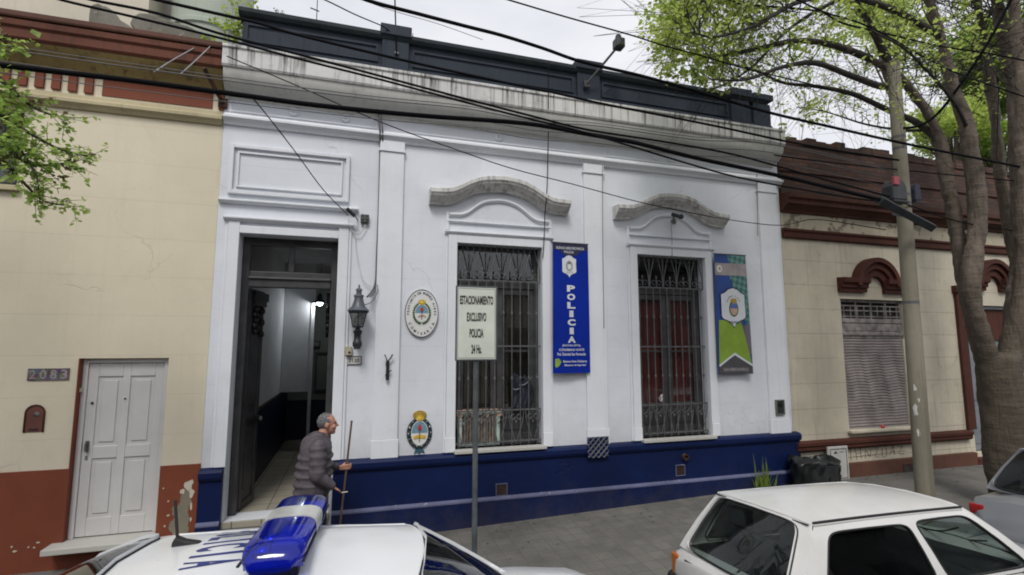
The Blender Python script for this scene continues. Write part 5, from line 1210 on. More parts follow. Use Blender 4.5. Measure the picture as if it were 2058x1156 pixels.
cable('heaviest black cable sweeping over the sky and along the parapet top behind the pole', [(660, -36, -2.6), (736, 0, -2.6), (840, 28, -2.5), (940, 54, -2.5), (1007, 71, -2.5), (1090, 97, -2.4), (1171, 125, -2.4), (1290, 153, -2.4), (1400, 184, -2.4), (1544, 226, -2.4), (1660, 253, -2.4), (1829, 291, -2.35), (2032, 332, -2.3), (2140, 356, -2.3)], .018)
cable('lone thin cable crossing open sky toward the floodlight and tree', [(940, -25, -2.8), (1022, 0, -2.8), (1140, 35, -2.8), (1262, 69, -2.8), (1338, 93, -2.8), (1409, 112, -2.8), (1506, 140, -2.8), (1640, 172, -2.6), (1700, 190, -2.5)], .008)
cable('upper thick cable passing through the tree branches to the frame edge', [(1380, -28, -2.6), (1468, 0, -2.6), (1503, 10, -2.6), (1640, 22, -2.6), (1694, 47, -2.6), (1790, 70, -2.6), (1894, 94, -2.6), (1996, 109, -2.6), (2120, 135, -2.6)], .012)
cable('black cable slanting through the branches below the upper thick one', [(1560, -20, -2.7), (1603, 0, -2.7), (1660, 26, -2.7), (1749, 55, -2.7), (1887, 131, -2.7), (1967, 163, -2.6), (2022, 182, -2.6), (2120, 215, -2.6)], .011)
cable('stout cable climbing steeply from the pole across the tree stems', [(1815, 258, -2.15), (1851, 251, -2.3), (1894, 218, -2.5), (1974, 105, -3.0), (2032, 0, -3.3), (2060, -60, -3.5)], .018)
cable('thin wire slanting down over the first window hood to the far corner', [(456, 113, -.4), (594, 171, -.45), (769, 247, -.5), (940, 309, -.5), (1033, 340, -.5), (1150, 370, -.5), (1280, 405, -.48), (1380, 426, -.45), (1467, 442, -.4), (1569, 453, -.3), (1640, 441, -.3), (1780, 462, -1.8)], .007, 'cable_black', 'service_wire', 'thin service wires on the front')
cable('slack wire dropping from the cable bundle to the clamp above the doorway', [(507, 196, -2.0), (540, 236, -1.65), (594, 306, -1.1), (650, 382, -.5), (700, 433, -.15)], .006, 'cable_black', 'service_wire', 'thin service wires on the front')
cable('loose group of thin grey wires sagging beneath the cornice', [(-40, 93, -1.6), (0, 98, -1.6), (203, 127, -1.6), (363, 149, -1.6), (520, 171, -1.5), (652, 188, -1.5), (780, 203, -1.5), (940, 219, -1.5), (1083, 245, -1.6), (1207, 254, -1.6), (1400, 281, -1.7), (1556, 291, -1.8), (1800, 345, -2.1)], .006, 'cable_grey', 'service_wire', 'thin service wires on the front', extra=((0, .1, -.07), (0, .05, .06), (0, .2, -.14)))
cable('thin dark wire across the brick parapet of the weathered house', [(1556, 312, -2), (1640, 323, -2), (1822, 343, -2), (2032, 363, -2), (2120, 372, -2)], .009, grp='overhead cables along the street')
cable('cable sagging across the dark cornice right of the pole', [(1820, 410, -2.1), (1900, 438, -2.1), (1960, 452, -2.1), (2058, 466, -2.1), (2140, 470, -2.1)], .009)
cable('pale stay wire slanting up to the roof edge, shorter of the two', [(309, 145, -.9), (345, 122, -.6), (400, 91, -.2)], .0065, 'cable_light', 'stay_wire', 'pale stay wires at the cream cornice')
cable('pale stay wire slanting up to the weeds on the roof edge', [(363, 149, -.9), (395, 120, -.6), (429, 87, -.2)], .0065, 'cable_light', 'stay_wire', 'pale stay wires at the cream cornice')
cable('fine wire from the top frame edge down to the first parapet pier', [(590, -26, -1.4), (653, 0, -1.2), (715, 30, -.8), (769, 53, -.2), (786, 66, -.1)], .008, 'cable_black', 'service_wire', 'thin service wires on the front')
cable('faint thin wire high in the sky beside the antenna mast', [(700, -10, -.8), (790, 22, -.6), (880, 48, -.5), (970, 80, -.3)], .004, 'cable_grey', 'service_wire', 'thin service wires on the front')
cable('vertical dark wire hanging from the parapet to the first window corner', [(1102, 124, -.37), (1102, 200, -.38), (1102, 265, -.15), (1100, 363, -.10), (1097, 410, -.26), (1095, 432, -.24), (1094, 470, -.11), (1091, 519, -.07)], .007, 'cable_black', 'facade_wire', 'wires fixed down the front')
cable('dark paired conduit running down beside the first pilaster to the lantern', [(757, 165, -.30), (758, 200, -.06), (763, 254, -.12), (764, 300, -.03), (761, 420, -.03), (757, 520, -.03), (755, 565, -.03), (748, 585, -.05), (738, 597, -.14)], .013, 'cable_grey', 'facade_wire', 'wires fixed down the front', extra=((.035, 0, 0),))
cable('thin white painted wire drooping from the junction box to the conduit end', [(700, 440, -.05), (706, 462, -.05), (722, 470, -.05), (735, 452, -.05)], .006, 'plate_white', 'facade_wire', 'wires fixed down the front')
cable('pale wire hanging from the junction box down to the lantern top', [(714, 470, -.03), (716, 500, -.02), (722, 535, -.02), (730, 563, -.04), (745, 577, -.04)], .005, 'plate_white', 'facade_wire', 'wires fixed down the front')
cable('looped cord at the conduit end reaching the lantern cap', [(757, 566, -.03), (759, 585, -.08), (748, 606, -.12), (730, 614, -.16)], .006, 'cable_grey', 'facade_wire', 'wires fixed down the front')
cable('thin vertical wire along the middle pilaster with a small hook', [(1211, 330, -.07), (1211, 412, -.06), (1212, 520, -.06), (1214, 660, -.06)], .005, 'plate_grey', 'facade_wire', 'wires fixed down the front')
cable('thin vertical wire beside the municipal banner at the right pilaster', [(1521, 350, -.06), (1522, 400, -.06), (1523, 474, -.06)], .006, 'plate_grey', 'facade_wire', 'wires fixed down the front')
cable('thin wire from the security camera down to the second window lintel', [(1347, 440, -.05), (1350, 470, -.04), (1351, 515, -.06)], .004, 'plate_grey', 'facade_wire', 'wires fixed down the front')
# ================================================================== TREES AND PLANTS
def leafquads(m, c, size, droop=.0, flat=.5):
    a = rnd.uniform(0, 2*PI); d = Vector((math.cos(a), math.sin(a), rnd.uniform(-.9, .5)-droop)).normalized()
    n = Vector((rnd.gauss(0, flat), rnd.gauss(0, flat), 1)).normalized(); s = d.cross(n).normalized(); n = s.cross(d)
    L = size*rnd.uniform(.7, 1.25); w_ = L*rnd.uniform(.32, .45); p = Vector(c)
    m.add([p, p+d*L*.5+s*w_+n*L*.06, p+d*L-n*L*.10, p+d*L*.5-s*w_+n*L*.06], [(0, 1, 2, 3)])
def rdir(bias=(0, 0, 0), s=1):
    v = Vector((rnd.gauss(0, 1), rnd.gauss(0, 1), rnd.gauss(0, 1))).normalized()*s+Vector(bias); return v.normalized()
def clear_of_parapet(p):
    k = (p.y+7.2)/5.3; j = mnoise.noise(p*1.7)+.6*mnoise.noise(p*5); e = at(1300, 100, -1.9).x*k+.42*j
    return p.x > e and (p.x > at(1548, 200, -1.9).x*k or p.z > 2.62+4.56*(p.y+7.2)/7.2+.16*mnoise.noise(p*3))
def sprout(mt, ml, path, r, n, length, bias, leaf, per, t0=.2, sub=3, subl=.35):
    """side branches along a limb, twigs on those, leaves gathered toward the tips"""
    k = len(path)
    for _ in range(n):
        t = rnd.uniform(t0, 1)*(k-1.001); i = int(t); p = path[i].lerp(path[i+1], t-i); tg = (path[i+1]-path[i]).normalized()
        d = (tg*.7+rdir(bias, .9)).normalized(); L = length*rnd.uniform(.5, 1.15); pts = [p]
        for s in range(5): d = (d+rdir((0, 0, .10), .22)).normalized(); pts.append(pts[-1]+d*L/5)
        if not all(clear_of_parapet(q-Vector((.30, 0, 0))) for q in pts): continue
        mt.tube(pts, [r*(1-s*.17) for s in range(6)], 4, cap=False)
        for _2 in range(sub):
            q = pts[rnd.randint(2, 5)]; dd = (d+rdir(bias, 1.0)).normalized(); l2 = subl*rnd.uniform(.5, 1.3); tw = [q, q+dd*l2*.5+rdir((0, 0, 0), .03), q+dd*l2]
            if clear_of_parapet(tw[2]-Vector((.15, 0, 0))): mt.tube(tw, [r*.45, r*.35, r*.2], 3, cap=False)
            if not clear_of_parapet(tw[2]): continue
            for _3 in range(per):
                u = rnd.random()**.6; lp = tw[0].lerp(tw[2], u)+rdir()*rnd.uniform(.01, .12)
                if clear_of_parapet(lp): leafquads(ml, lp, leaf)
st = thing('street_tree', (9.25, -2.0, .25), 'large bare stemmed street tree with fresh green leaves right of the concrete pole', 'tree')
mt, ml, tw_ = MB(), MB(), MB()
def limb(pts, r0, r1, k=5, n=12, m=None):
    P = spline([at(*p) for p in pts], k); (m or mt).tube(P, [r0+(r1-r0)*i/(len(P)-1) for i in range(len(P))], n); return P
Yt = -2.0
mt.tube(spline([(9.42, -2.02, .1), tuple(at(2032, 960, Yt)), tuple(at(2020, 860, Yt)), tuple(at(2010, 760, Yt)), tuple(at(2006, 715, Yt))], 5), [.40, .37, .34, .315, .30, .29, .285]+[.275]*14, 20)
A = limb([(2002, 800, Yt), (1984, 715, -2.02), (1960, 640, -2.05), (1952, 560, -2.1), (1966, 440, -2.1), (1956, 345, -2.1), (1942, 254, -2.1), (1916, 174, -2.1), (1890, 73, -2.1), (1865, 0, -2.1), (1838, -120, -2.2), (1800, -260, -2.3)], .150, .06)
B = limb([(2000, 790, Yt), (1976, 700, -1.95), (1952, 620, -1.9), (1936, 545, -1.85), (1923, 464, -1.8), (1903, 365, -1.8), (1890, 285, -1.8), (1858, 218, -1.8), (1814, 160, -1.8), (1749, 118, -1.8), (1676, 91, -1.8)], .145, .048)
C_ = limb([(2012, 800, Yt), (2030, 700, -1.9), (2040, 610, -1.85), (2046, 540, -1.7), (2027, 438, -1.6), (2012, 360, -1.6), (2001, 247, -1.6), (1989, 153, -1.6), (1978, 73, -1.6), (1958, -40, -1.6), (1930, -220, -1.6)], .15, .05)
D_ = limb([(2044, 620, -1.75), (2050, 420, -1.9), (2040, 254, -2.0), (2030, 153, -2.0), (2014, 60, -2.0), (1990, -50, -2.0), (1960, -240, -2.0)], .13, .06)
E_ = limb([(2014, 800, Yt), (2036, 690, -2.1), (2056, 580, -2.2), (2062, 400, -2.3), (2056, 254, -2.3), (2047, 109, -2.3), (2036, 0, -2.3), (2020, -200, -2.3)], .165, .08)
limbs = [
 limb([(1749, 118, -1.8), (1676, 91, -1.8), (1600, 82, -1.8), (1515, 100, -1.7), (1440, 112, -1.6), (1385, 108, -1.5), (1345, 100, -1.4)], .055, .010, n=7, m=tw_),
 limb([(1800, 150, -1.8), (1778, 174, -1.9), (1713, 153, -2.1), (1640, 127, -2.3), (1573, 135, -2.4), (1500, 160, -2.5), (1430, 160, -2.6)], .06, .009, n=7, m=tw_),
 limb([(1890, 285, -1.8), (1843, 247, -1.6), (1785, 222, -1.4), (1713, 189, -1.2), (1640, 174, -1.0), (1573, 166, -.9), (1500, 135, -.8), (1420, 125, -.8)], .06, .010, n=7, m=tw_),
 limb([(1890, 73, -2.1), (1800, 22, -2.3), (1700, -8, -2.5), (1617, 0, -2.6), (1562, 26, -2.7), (1515, 53, -2.8), (1440, 74, -2.9), (1390, 66, -3.0)], .05, .008, n=7, m=tw_),
 limb([(1700, -8, -2.5), (1629, 29, -2.3), (1573, 70, -2.1), (1515, 132, -1.9), (1450, 173, -1.7), (1395, 185, -1.6)], .028, .008, n=6, m=tw_),
 limb([(1785, 124, -1.8), (1760, 73, -1.9), (1727, 11, -2.0), (1690, -80, -2.1), (1640, -200, -2.2)], .06, .03, n=7, m=tw_),
 limb([(1727, 11, -2.0), (1600, -30, -2.1), (1480, -25, -2.2), (1420, 0, -2.2), (1380, 30, -2.2), (1350, 60, -2.2)], .03, .008, n=6, m=tw_),
 limb([(1890, 260, -1.8), (1820, 262, -1.3), (1740, 250, -.8), (1660, 225, -.4), (1600, 215, -.2)], .03, .008, n=6, m=tw_),
 limb([(1690, -80, -2.1), (1560, -120, -2.2), (1450, -90, -2.4), (1390, -40, -2.5)], .03, .01, n=6, m=tw_),
 limb([(1942, 254, -2.1), (1920, 210, -2.6), (1880, 160, -2.9), (1820, 100, -3.1), (1750, 60, -3.2)], .03, .01, n=6, m=tw_),
]
for i, L in enumerate(limbs):
    far = i in (0, 3, 6, 8)
    sprout(tw_, ml, L, .008, 22 if far else 15, .75, (-.35, .1, .15),   .064, 7 if far else 5, t0=.42 if i < 4 else .35, sub=4, subl=.36)
for L in (A, C_, D_, E_):
    sprout(tw_, ml, L[len(L)//2:], .016, 16, 1.3, (0, .3, .2), .085, 5, sub=5, subl=.5)
# leaf sprays at the free ends of the long limbs
for c, rad, nn in (((1330, 30), .42, 330), ((1400, 20), .5, 380), ((1310, 115), .30, 200), ((1365, 70), .35, 220), ((1470, 10), .45, 280), ((1440, 130), .35, 170), ((1400, 165), .28, 150), ((1520, 30), .4, 180), ((1500, 190), .3, 90), ((1560, 90), .35, 80), ((1345, 130), .25, 130), ((1620, 230), .3, 70), ((1700, 20), .5, 200), ((1780, 20), .5, 230), ((1800, 90), .4, 110), ((1680, 60), .4, 90)):
    o = at(c[0], c[1], -1.9)
    for _ in range(int(nn*.8/4)):
        q = o+rdir((0, 0, 0), rad*rnd.random()**.4)*1.0 if False else o+Vector((rnd.gauss(0, rad*.6), rnd.gauss(0, rad*.8), rnd.gauss(0, rad*.45)))
        if not clear_of_parapet(q): continue
        for _2 in range(9):
            lp = q+rdir()*rnd.uniform(.01, .13)
            if clear_of_parapet(lp): leafquads(ml, lp, .066)
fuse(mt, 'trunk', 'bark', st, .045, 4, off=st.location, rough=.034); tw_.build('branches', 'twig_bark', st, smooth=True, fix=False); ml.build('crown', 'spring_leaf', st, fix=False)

def back_tree(label, base, zc, rx, ry, rz, n, mat, leaf=.16, trunk_r=.22):
    t_ = thing('garden_tree', base, label, 'tree', 'trees behind the weathered house')
    m = MB(); b = Vector(base); pts = [b, b+Vector((.1, 0, zc*.35)), b+Vector((-.05, .1, zc*.7)), b+Vector((.05, 0, zc))]; m.tube(spline(pts, 4), [trunk_r*(1-i/16) for i in range(13)], 10)
    l = MB(); blobs = []
    for i in range(22):
        d = rdir(); c = b+Vector((0, 0, zc))+Vector((d.x*rx, d.y*ry, d.z*rz))*rnd.uniform(.35, 1); blobs.append((c, rnd.uniform(.25, .42)*rx)); m.tube([b+Vector((0, 0, zc*.75)), (b+Vector((0, 0, zc*.9))).lerp(c, .5)+rdir()*.2, c], [.07, .05, .015], 5, cap=False)
    for i in range(n):
        c, r = rnd.choice(blobs); d = rdir()*r*rnd.random()**.45; leafquads(l, c+Vector((d.x, d.y, d.z*.8)), leaf)
    m.build('trunk', 'bark', t_, smooth=True, fix=False); l.build('crown', mat, t_, fix=False)
p = at(1905, 270, 9); back_tree('bright green leafy tree just above the brick parapet behind the forked stems', (p.x, 9, 0), p.z+.1, 2.2, 2.0, 1.7, 6500, 'spring_leaf', .15)
p = at(2000, 130, 11); back_tree('deep green tall tree behind the thick stems of the street tree', (p.x, 11.5, 0), p.z, 4.0, 3.0, 4.4, 19000, 'deep_leaf', .21)
p = at(2000, 290, 8); back_tree('mid green garden tree showing low between the right hand stems', (p.x+.6, 8.4, 0), p.z, 1.9, 1.6, 1.7, 4200, 'deep_leaf', .16)
p = at(1800, 30, 14); back_tree('pale green distant tree glimpsed between the upper branches', (p.x, 14.5, 0), p.z-.2, 3.2, 2.4, 2.8, 5200, 'spring_leaf', .2)

m = MB()
for _ in range(420):
    x = rnd.uniform(-2, 13); y = rnd.choice((rnd.uniform(-.5, -.12), rnd.uniform(-2.7, -.2), rnd.uniform(-2.7, -2.2))); a = rnd.uniform(0, 2*PI); L = rnd.uniform(.012, .034); z = GZ(x)-.03*min(1, -y/1.4)-.03*max(0, (-y-1.4)/1.35)+.006; p = Vector((x, y, z)); d = Vector((math.cos(a), math.sin(a), rnd.uniform(-.1, .3)))*L; s_ = Vector((-math.sin(a), math.cos(a), rnd.uniform(0, .3)))*L*.4
    m.add([p-d, p+s_, p+d, p-s_], [(0, 1, 2, 3)])
tag(m.build('fallen_leaves', 'vine_dry', fix=False), 'scatter of small dry leaves and scraps on the tiled pavement', 'leaves', kind='stuff')
# leafy branch of a tree standing just outside the left edge
vt = thing('kerb_tree', (-4.4, -2.2, .1), 'small leafed tree whose drooping branches overhang the cream wall', 'tree')
mt, ml, md = MB(), MB(), MB()
mt.tube(spline([(-4.45, -2.2, -.05), (-4.4, -2.2, 1.8), (-4.35, -2.15, 3.4), (-4.2, -2.15, 4.6), (-4.3, -2.2, 6.2)], 5), [.16-.004*i for i in range(21)], 12)
def vbranch(pts, r, n, per, ls):
    P = spline([Vector((-4.25, -2.15, 4.0+.2*rnd.random()))]+[at(*q) for q in pts], 5); mt.tube(P, [r*(1-.85*i/(len(P)-1)) for i in range(len(P))], 6)
    k = len(P)
    for _ in range(n):
        t = rnd.uniform(.3, 1)*(k-1.01); i = int(t); q = P[i].lerp(P[i+1], t-i); d = (Vector((.4, 0, -.35))+rdir((0, 0, 0), .8)).normalized(); L = rnd.uniform(.08, .28); e = q+d*L
        mt.tube([q, q.lerp(e, .5)+rdir()*.01, e], [.003, .0025, .0015], 3, cap=False)
        tgt = md if rnd.random() < .10 else ml
        for _2 in range(per): leafquads(tgt, q.lerp(e, rnd.random()**.7)+rdir()*rnd.uniform(0, .035), ls, .2)
vbranch([(-60, 130, -2), (0, 160, -2), (50, 205, -2), (95, 228, -2), (130, 236, -2)], .03, 28, 8, .046)
vbranch([(-60, 190, -2), (0, 230, -2), (60, 268, -2), (120, 300, -1.95), (182, 316, -1.9)], .03, 34, 8, .046)
vbranch([(-60, 240, -2.1), (0, 290, -2.1), (60, 330, -2.1), (110, 330, -2.1), (150, 325, -2.1)], .025, 28, 8, .046)
vbranch([(-60, 280, -2), (0, 320, -2), (50, 370, -2), (90, 405, -2), (150, 415, -2)], .025, 28, 8, .046)
vbranch([(-60, 60, -2.2), (-20, 70, -2.2), (5, 82, -2.2), (18, 95, -2.2)], .02, 16, 8, .046)
vbranch([(-40, 250, -2.2), (10, 270, -2.2), (40, 300, -2.2), (70, 345, -2.2), (80, 395, -2.2)], .02, 26, 8, .046)
for cx_, cy_, rr_, nn in ((5, 225, .15, 110), (35, 255, .16, 100), (15, 290, .13, 50), (60, 300, .15, 45), (70, 370, .11, 45), (10, 180, .10, 60)):
    o = at(cx_, cy_, -2.05)
    for _ in range(nn): leafquads(ml if rnd.random() > .06 else md, o+Vector((rnd.gauss(0, rr_*.6), rnd.gauss(0, rr_), rnd.gauss(0, rr_*.6))), .058, .2)
for _ in range(900): leafquads(ml, Vector((rnd.gauss(-4.3, .5), rnd.gauss(-2.2, .5), rnd.gauss(5.2, .7))), .07, .2)
mt.build('trunk', 'twig_bark', vt, smooth=True, fix=False); ml.build('crown', 'vine_leaf', vt, fix=False); md.build('withered_leaves', 'vine_dry', vt, fix=False)

def weed(label, base, stems, spread, leaf, mat, per, name='weed', pale=False, droop=.2, lw=None):
    t_ = thing(name, base, label, 'weed'); m, l = MB(), MB(); b = Vector(base)
    for h, ax, ay in stems:
        e = b+Vector((ax, ay, h)); P = spline([b+Vector((rnd.uniform(-.04, .04), 0, 0)), b.lerp(e, .5)+Vector((ax*-.1, 0, h*.08)), e], 4); m.tube(P, [.006-.0005*i for i in range(len(P))], 4)
        for _ in range(per): t = rnd.uniform(.25, 1)*(len(P)-1.01); i = int(t); leafquads(l, P[i].lerp(P[i+1], t-i)+rdir()*rnd.uniform(0, spread), leaf, droop)
    m.build('stems', 'cable_light' if pale else 'weed_leaf', t_, fix=False); l.build('leaves', mat, t_, fix=False)
gw = thing('weed', (6.42, -.24, GZ(6.4)), 'spiky yellow green grass weed at the foot of the navy plinth', 'weed'); m = MB(); b = Vector(gw.location)
for i in range(46):
    a = rnd.uniform(0, 2*PI); o = b+Vector((rnd.gauss(0, .10), rnd.gauss(0, .03), -.02)); tall = i < 8
    h = rnd.uniform(.42, .62) if tall else rnd.uniform(.18, .38); lean = rnd.uniform(.02, .10) if tall else rnd.uniform(.06, .22); e = o+Vector((math.cos(a)*lean, math.sin(a)*lean*.5, h)); md_ = o.lerp(e, .55)+Vector((0, 0, h*.07)); w_ = Vector((math.cos(a+1.5), math.sin(a+1.5)*.6, 0))*rnd.uniform(.007, .013)
    m.add([o-w_, o+w_, md_+w_*1.1, md_-w_*1.1, e], [(0, 1, 2, 3), (3, 2, 4)])
m.build('blades', 'weed_leaf', gw, fix=False)
p = at(412, 84, .12); weed('bright low weed clump growing on the cream cornice end', (p.x, .1, 6.45), [(.16, -.12, 0), (.2, .0, 0), (.15, .12, 0), (.12, -.25, 0), (.12, .2, .0)], .06, .06, 'weed_leaf', 40)
p = at(462, 82, .12); weed('tall sparse roof weed with pale twigs in front of the water tank', (p.x, .14, 6.45), [(.95, .08, .0), (.8, -.12, .1), (.7, .2, 0), (1.1, -.02, .1), (.6, -.28, .1), (.9, .28, 0), (.5, .1, 0)], .10, .055, 'weed_leaf', 42, pale=True)
p = at(565, 24, .1); weed('tiny weed on the dark parapet coping near its left end', (p.x, .1, 7.09), [(.16, -.06, 0), (.12, .04, 0), (.1, .14, 0)], .04, .03, 'vine_dry', 14)

# ================================================================== PERSON
pr = thing('person', (-.345, -.80, GZ(0)-.02), 'grey haired man in a puffy brown grey jacket holding a wooden pole and a cigarette', 'person', rot=(0, 0, R(8)))
m = MB()
HC = Vector((.105, 0, 1.575))                    # head centre, carried a little forward
m.ball((HC.x-.012, 0, HC.z+.025), (.098, .078, .095), 20, 14); m.ball((HC.x+.03, 0, HC.z-.035), (.068, .062, .085), 18, 12); m.ball((HC.x+.062, 0, HC.z-.095), (.032, .035, .026), 12, 8)
capsule(m, (HC.x+.085, 0, HC.z+.012), (HC.x+.112, 0, HC.z-.022), .011, .016); m.ball((HC.x+.082, 0, HC.z+.022), (.018, .05, .012), 12, 8)
for s in (-1, 1):
    m.ball((HC.x-.012, s*.078, HC.z-.012), (.022, .012, .034), 10, 8); m.ball((HC.x+.062, s*.042, HC.z-.03), (.028, .022, .024), 10, 8)
capsule(m, (HC.x-.02, 0, HC.z-.06), (.015, 0, 1.38), .056, .068); m.ball((0, 0, 1.20), (.11, .15, .19), 16, 10); capsule(m, (-.02, 0, 1.15), (0, 0, .92), .12, .13)
for s in (-1, 1):
    capsule(m, (-.005, s*.15, 1.345), (0, s*.08, 1.36), .045, .045); capsule(m, (0, s*.09, .90), (.02+.05*s, s*.10, .48), .085, .055); capsule(m, (.02+.05*s, s*.10, .48), (-.01+.06*s, s*.10, .09), .055, .036); capsule(m, (-.03+.06*s, s*.10, .045), (.14+.06*s, s*.115, .035), .04, .032)
RS, RE, RW = Vector((.0, -.20, 1.355)), Vector((-.005, -.25, 1.06)), Vector((.155, -.235, .93))
LS, LE, LW = Vector((.02, .20, 1.355)), Vector((.07, .25, 1.10)), Vector((.245, .20, 1.035))
for a, b, c in ((RS, RE, RW), (LS, LE, LW)): capsule(m, a, b, .052, .042); capsule(m, b, c, .042, .029)
def hand(wr, fdir, side, pn, curls, spread=.019):
    """palm, four unequal curled fingers and a thumb from the palm's side"""
    f = fdir.normalized(); s_ = side.normalized(); n_ = pn.normalized(); c = wr+f*.05
    for t in (-.025, -.008, .009, .026): capsule(m, wr+s_*t*.7, wr+f*.085+s_*t, .013, .012, 8, 3)
    for i, (L, cu) in enumerate(zip((.068, .078, .072, .056), curls)):
        p0 = wr+f*.088+s_*(-.028+.0187*i); d = f.copy()
        for j, k in enumerate((.45, .32, .25)):
            an = cu*(.75+.25*j)*(j+1)/1.7; d = (f*math.cos(an)+n_*math.sin(an)).normalized(); p1 = p0+d*L*k*1.05; capsule(m, p0, p1, .0088-.0008*j, .0082-.0008*j, 8, 3); p0 = p1
    p0 = wr+f*.03-s_*.028; p1 = p0+(f*.6-s_*.55+n_*.45).normalized()*.036; p2 = p1+(f*.55+s_*.1+n_*.75).normalized()*.030; capsule(m, p0, p1, .011, .0095, 8, 3); capsule(m, p1, p2, .0092, .008, 8, 3)
hand(RW, Vector((.75, .05, -.55)), Vector((0, -1, .15)), Vector((-.1, .9, -.35)), (.5, .55, .8, .9))
POLE_T, POLE_B = Vector((.395, .145, 1.56)), Vector((.285, .20, .02))
gp = POLE_B.lerp(POLE_T, (1.045-.02)/1.54)
hand(gp-Vector((.075, .0, .012)), Vector((1, -.18, .05)), Vector((.08, .15, -1)), Vector((.2, 1.0, 0)), (1.05, 1.1, 1.15, 1.1))
fuse(m, 'body', 'skin', pr, .0068, 4)
# hair: short, receding, a cap over the back of the skull
m = MB(); m.ball((HC.x-.022, 0, HC.z+.030), (.094, .0805, .094), 40, 26)
hv = []
for i, v in enumerate(m.v): hv.append(v)
keep = [f for f in m.f if not (sum(hv[i][0] for i in f)/len(f) > HC.x+.035-.35*(sum(hv[i][2] for i in f)/len(f)-HC.z-.09) or sum(hv[i][2] for i in f)/len(f) < HC.z-.045)]
m.f = keep; m.m = [0]*len(keep); m.v = [tuple(Vector(q)+(Vector(q)-HC).normalized()*.010*mnoise.noise(Vector(q)*55)) for q in m.v]; h_ = m.build('hair', 'hair', pr, smooth=True, world=False); so_ = h_.modifiers.new('t', 'SOLIDIFY'); so_.thickness = .007
for s in (-1, 1): m = MB(); m.ball((HC.x+.083, s*.031, HC.z+.004), (.006, .013, .006), 8, 6); m.build('eye', 'eye_dark', pr, smooth=True, world=False)
for s in (-1, 1): m = MB(); m.tube([(HC.x+.088, s*.015, HC.z+.024), (HC.x+.092, s*.03, HC.z+.03), (HC.x+.08, s*.048, HC.z+.024)], .004, 6); m.build('eyebrow', 'hair', pr, smooth=True, world=False)
m = MB(); m.tube([(HC.x+.082, -.022, HC.z-.066), (HC.x+.094, 0, HC.z-.063), (HC.x+.082, .022, HC.z-.066)], .0055, 6); m.build('mouth', 'lip', pr, smooth=True, world=False)
# quilted jacket: stacked puffs, one skin
m = MB()
for z, rx, ry, cx_ in ((1.385, .130, .190, .0), (1.315, .172, .235, -.008), (1.225, .196, .248, -.014), (1.13, .206, .250, -.02), (1.035, .212, .250, -.025), (.94, .214, .250, -.03), (.85, .204, .244, -.032)):
    m.ball((cx_, 0, z), (rx, ry, .070), 30, 10)
capsule(m, (-.01, 0, 1.32), (-.03, 0, .87), .172, .186, 20); capsule(m, (-.01, .07, 1.30), (-.03, .07, .87), .16, .175, 20); capsule(m, (-.01, -.07, 1.30), (-.03, -.07, .87), .16, .175, 20)
for zc_, r_ in ((1.435, .092), (1.475, .086)): m.ball((.018, 0, zc_), (r_+.012, r_, .026), 20, 8)
for a, b, c in ((RS, RE, RW), (LS, LE, LW)):
    for k in range(4): q = a.lerp(b, (k+.15)/3.6); m.ball(q, (.096-.003*k, .092-.003*k, .062), 16, 9)
    capsule(m, a, b, .086, .078); d_ = (c-b)
    for k in range(4):
        q = b.lerp(c, (k+.15)/4.3); capsule(m, q-d_.normalized()*.016, q+d_.normalized()*.016, .074-.007*k, .072-.007*k)
    capsule(m, b, b.lerp(c, .96), .070, .048)
fuse(m, 'jacket', 'jacket', pr, .0085, 3, rough=.014)
m = MB()
for s in (-1, 1): capsule(m, (-.01, s*.085, .86), (.02+.05*s, s*.10, .48), .112, .085); capsule(m, (.02+.05*s, s*.10, .48), (-.01+.06*s, s*.10, .10), .083, .068)
capsule(m, (-.02, -.04, .88), (-.02, .04, .88), .13, .13); fuse(m, 'trousers', 'trousers', pr, .012, 4)
for s in (-1, 1):
    m = MB(); capsule(m, (-.035+.06*s, s*.10, .05), (.15+.06*s, s*.115, .042), .052, .042); m.box(-.08+.06*s, .19+.06*s, s*.107-.045, s*.107+.045, .0, .022); fuse(m, 'shoe', 'shoe', pr, .009, 3)
Rz = Matrix.Rotation(R(8), 3, 'Z'); wp = lambda v: Rz @ Vector(v)+Vector(pr.location)
pk = thing('wooden_pole', wp(POLE_B), 'thin brown wooden pole upright in the hand of the man', 'pole')
m = MB(); m.tube([wp(POLE_B), wp(POLE_T)], .0125, 10); m.build('shaft', 'broom_wood', pk, smooth=40); m = MB(); m.tube([wp(POLE_T), wp(POLE_T)+Vector((.001, 0, .012))], .0135, 10); m.build('end_cap', 'rust', pk)
cg = RW+Vector((.105, -.02, -.075)); m = MB(); m.tube([wp(cg), wp(cg+Vector((.06, -.012, .006)))], .005, 6); tag(m.build('cigarette', 'cigarette', smooth=40), 'white cigarette between the fingers of the man with the pole', 'cigarette')
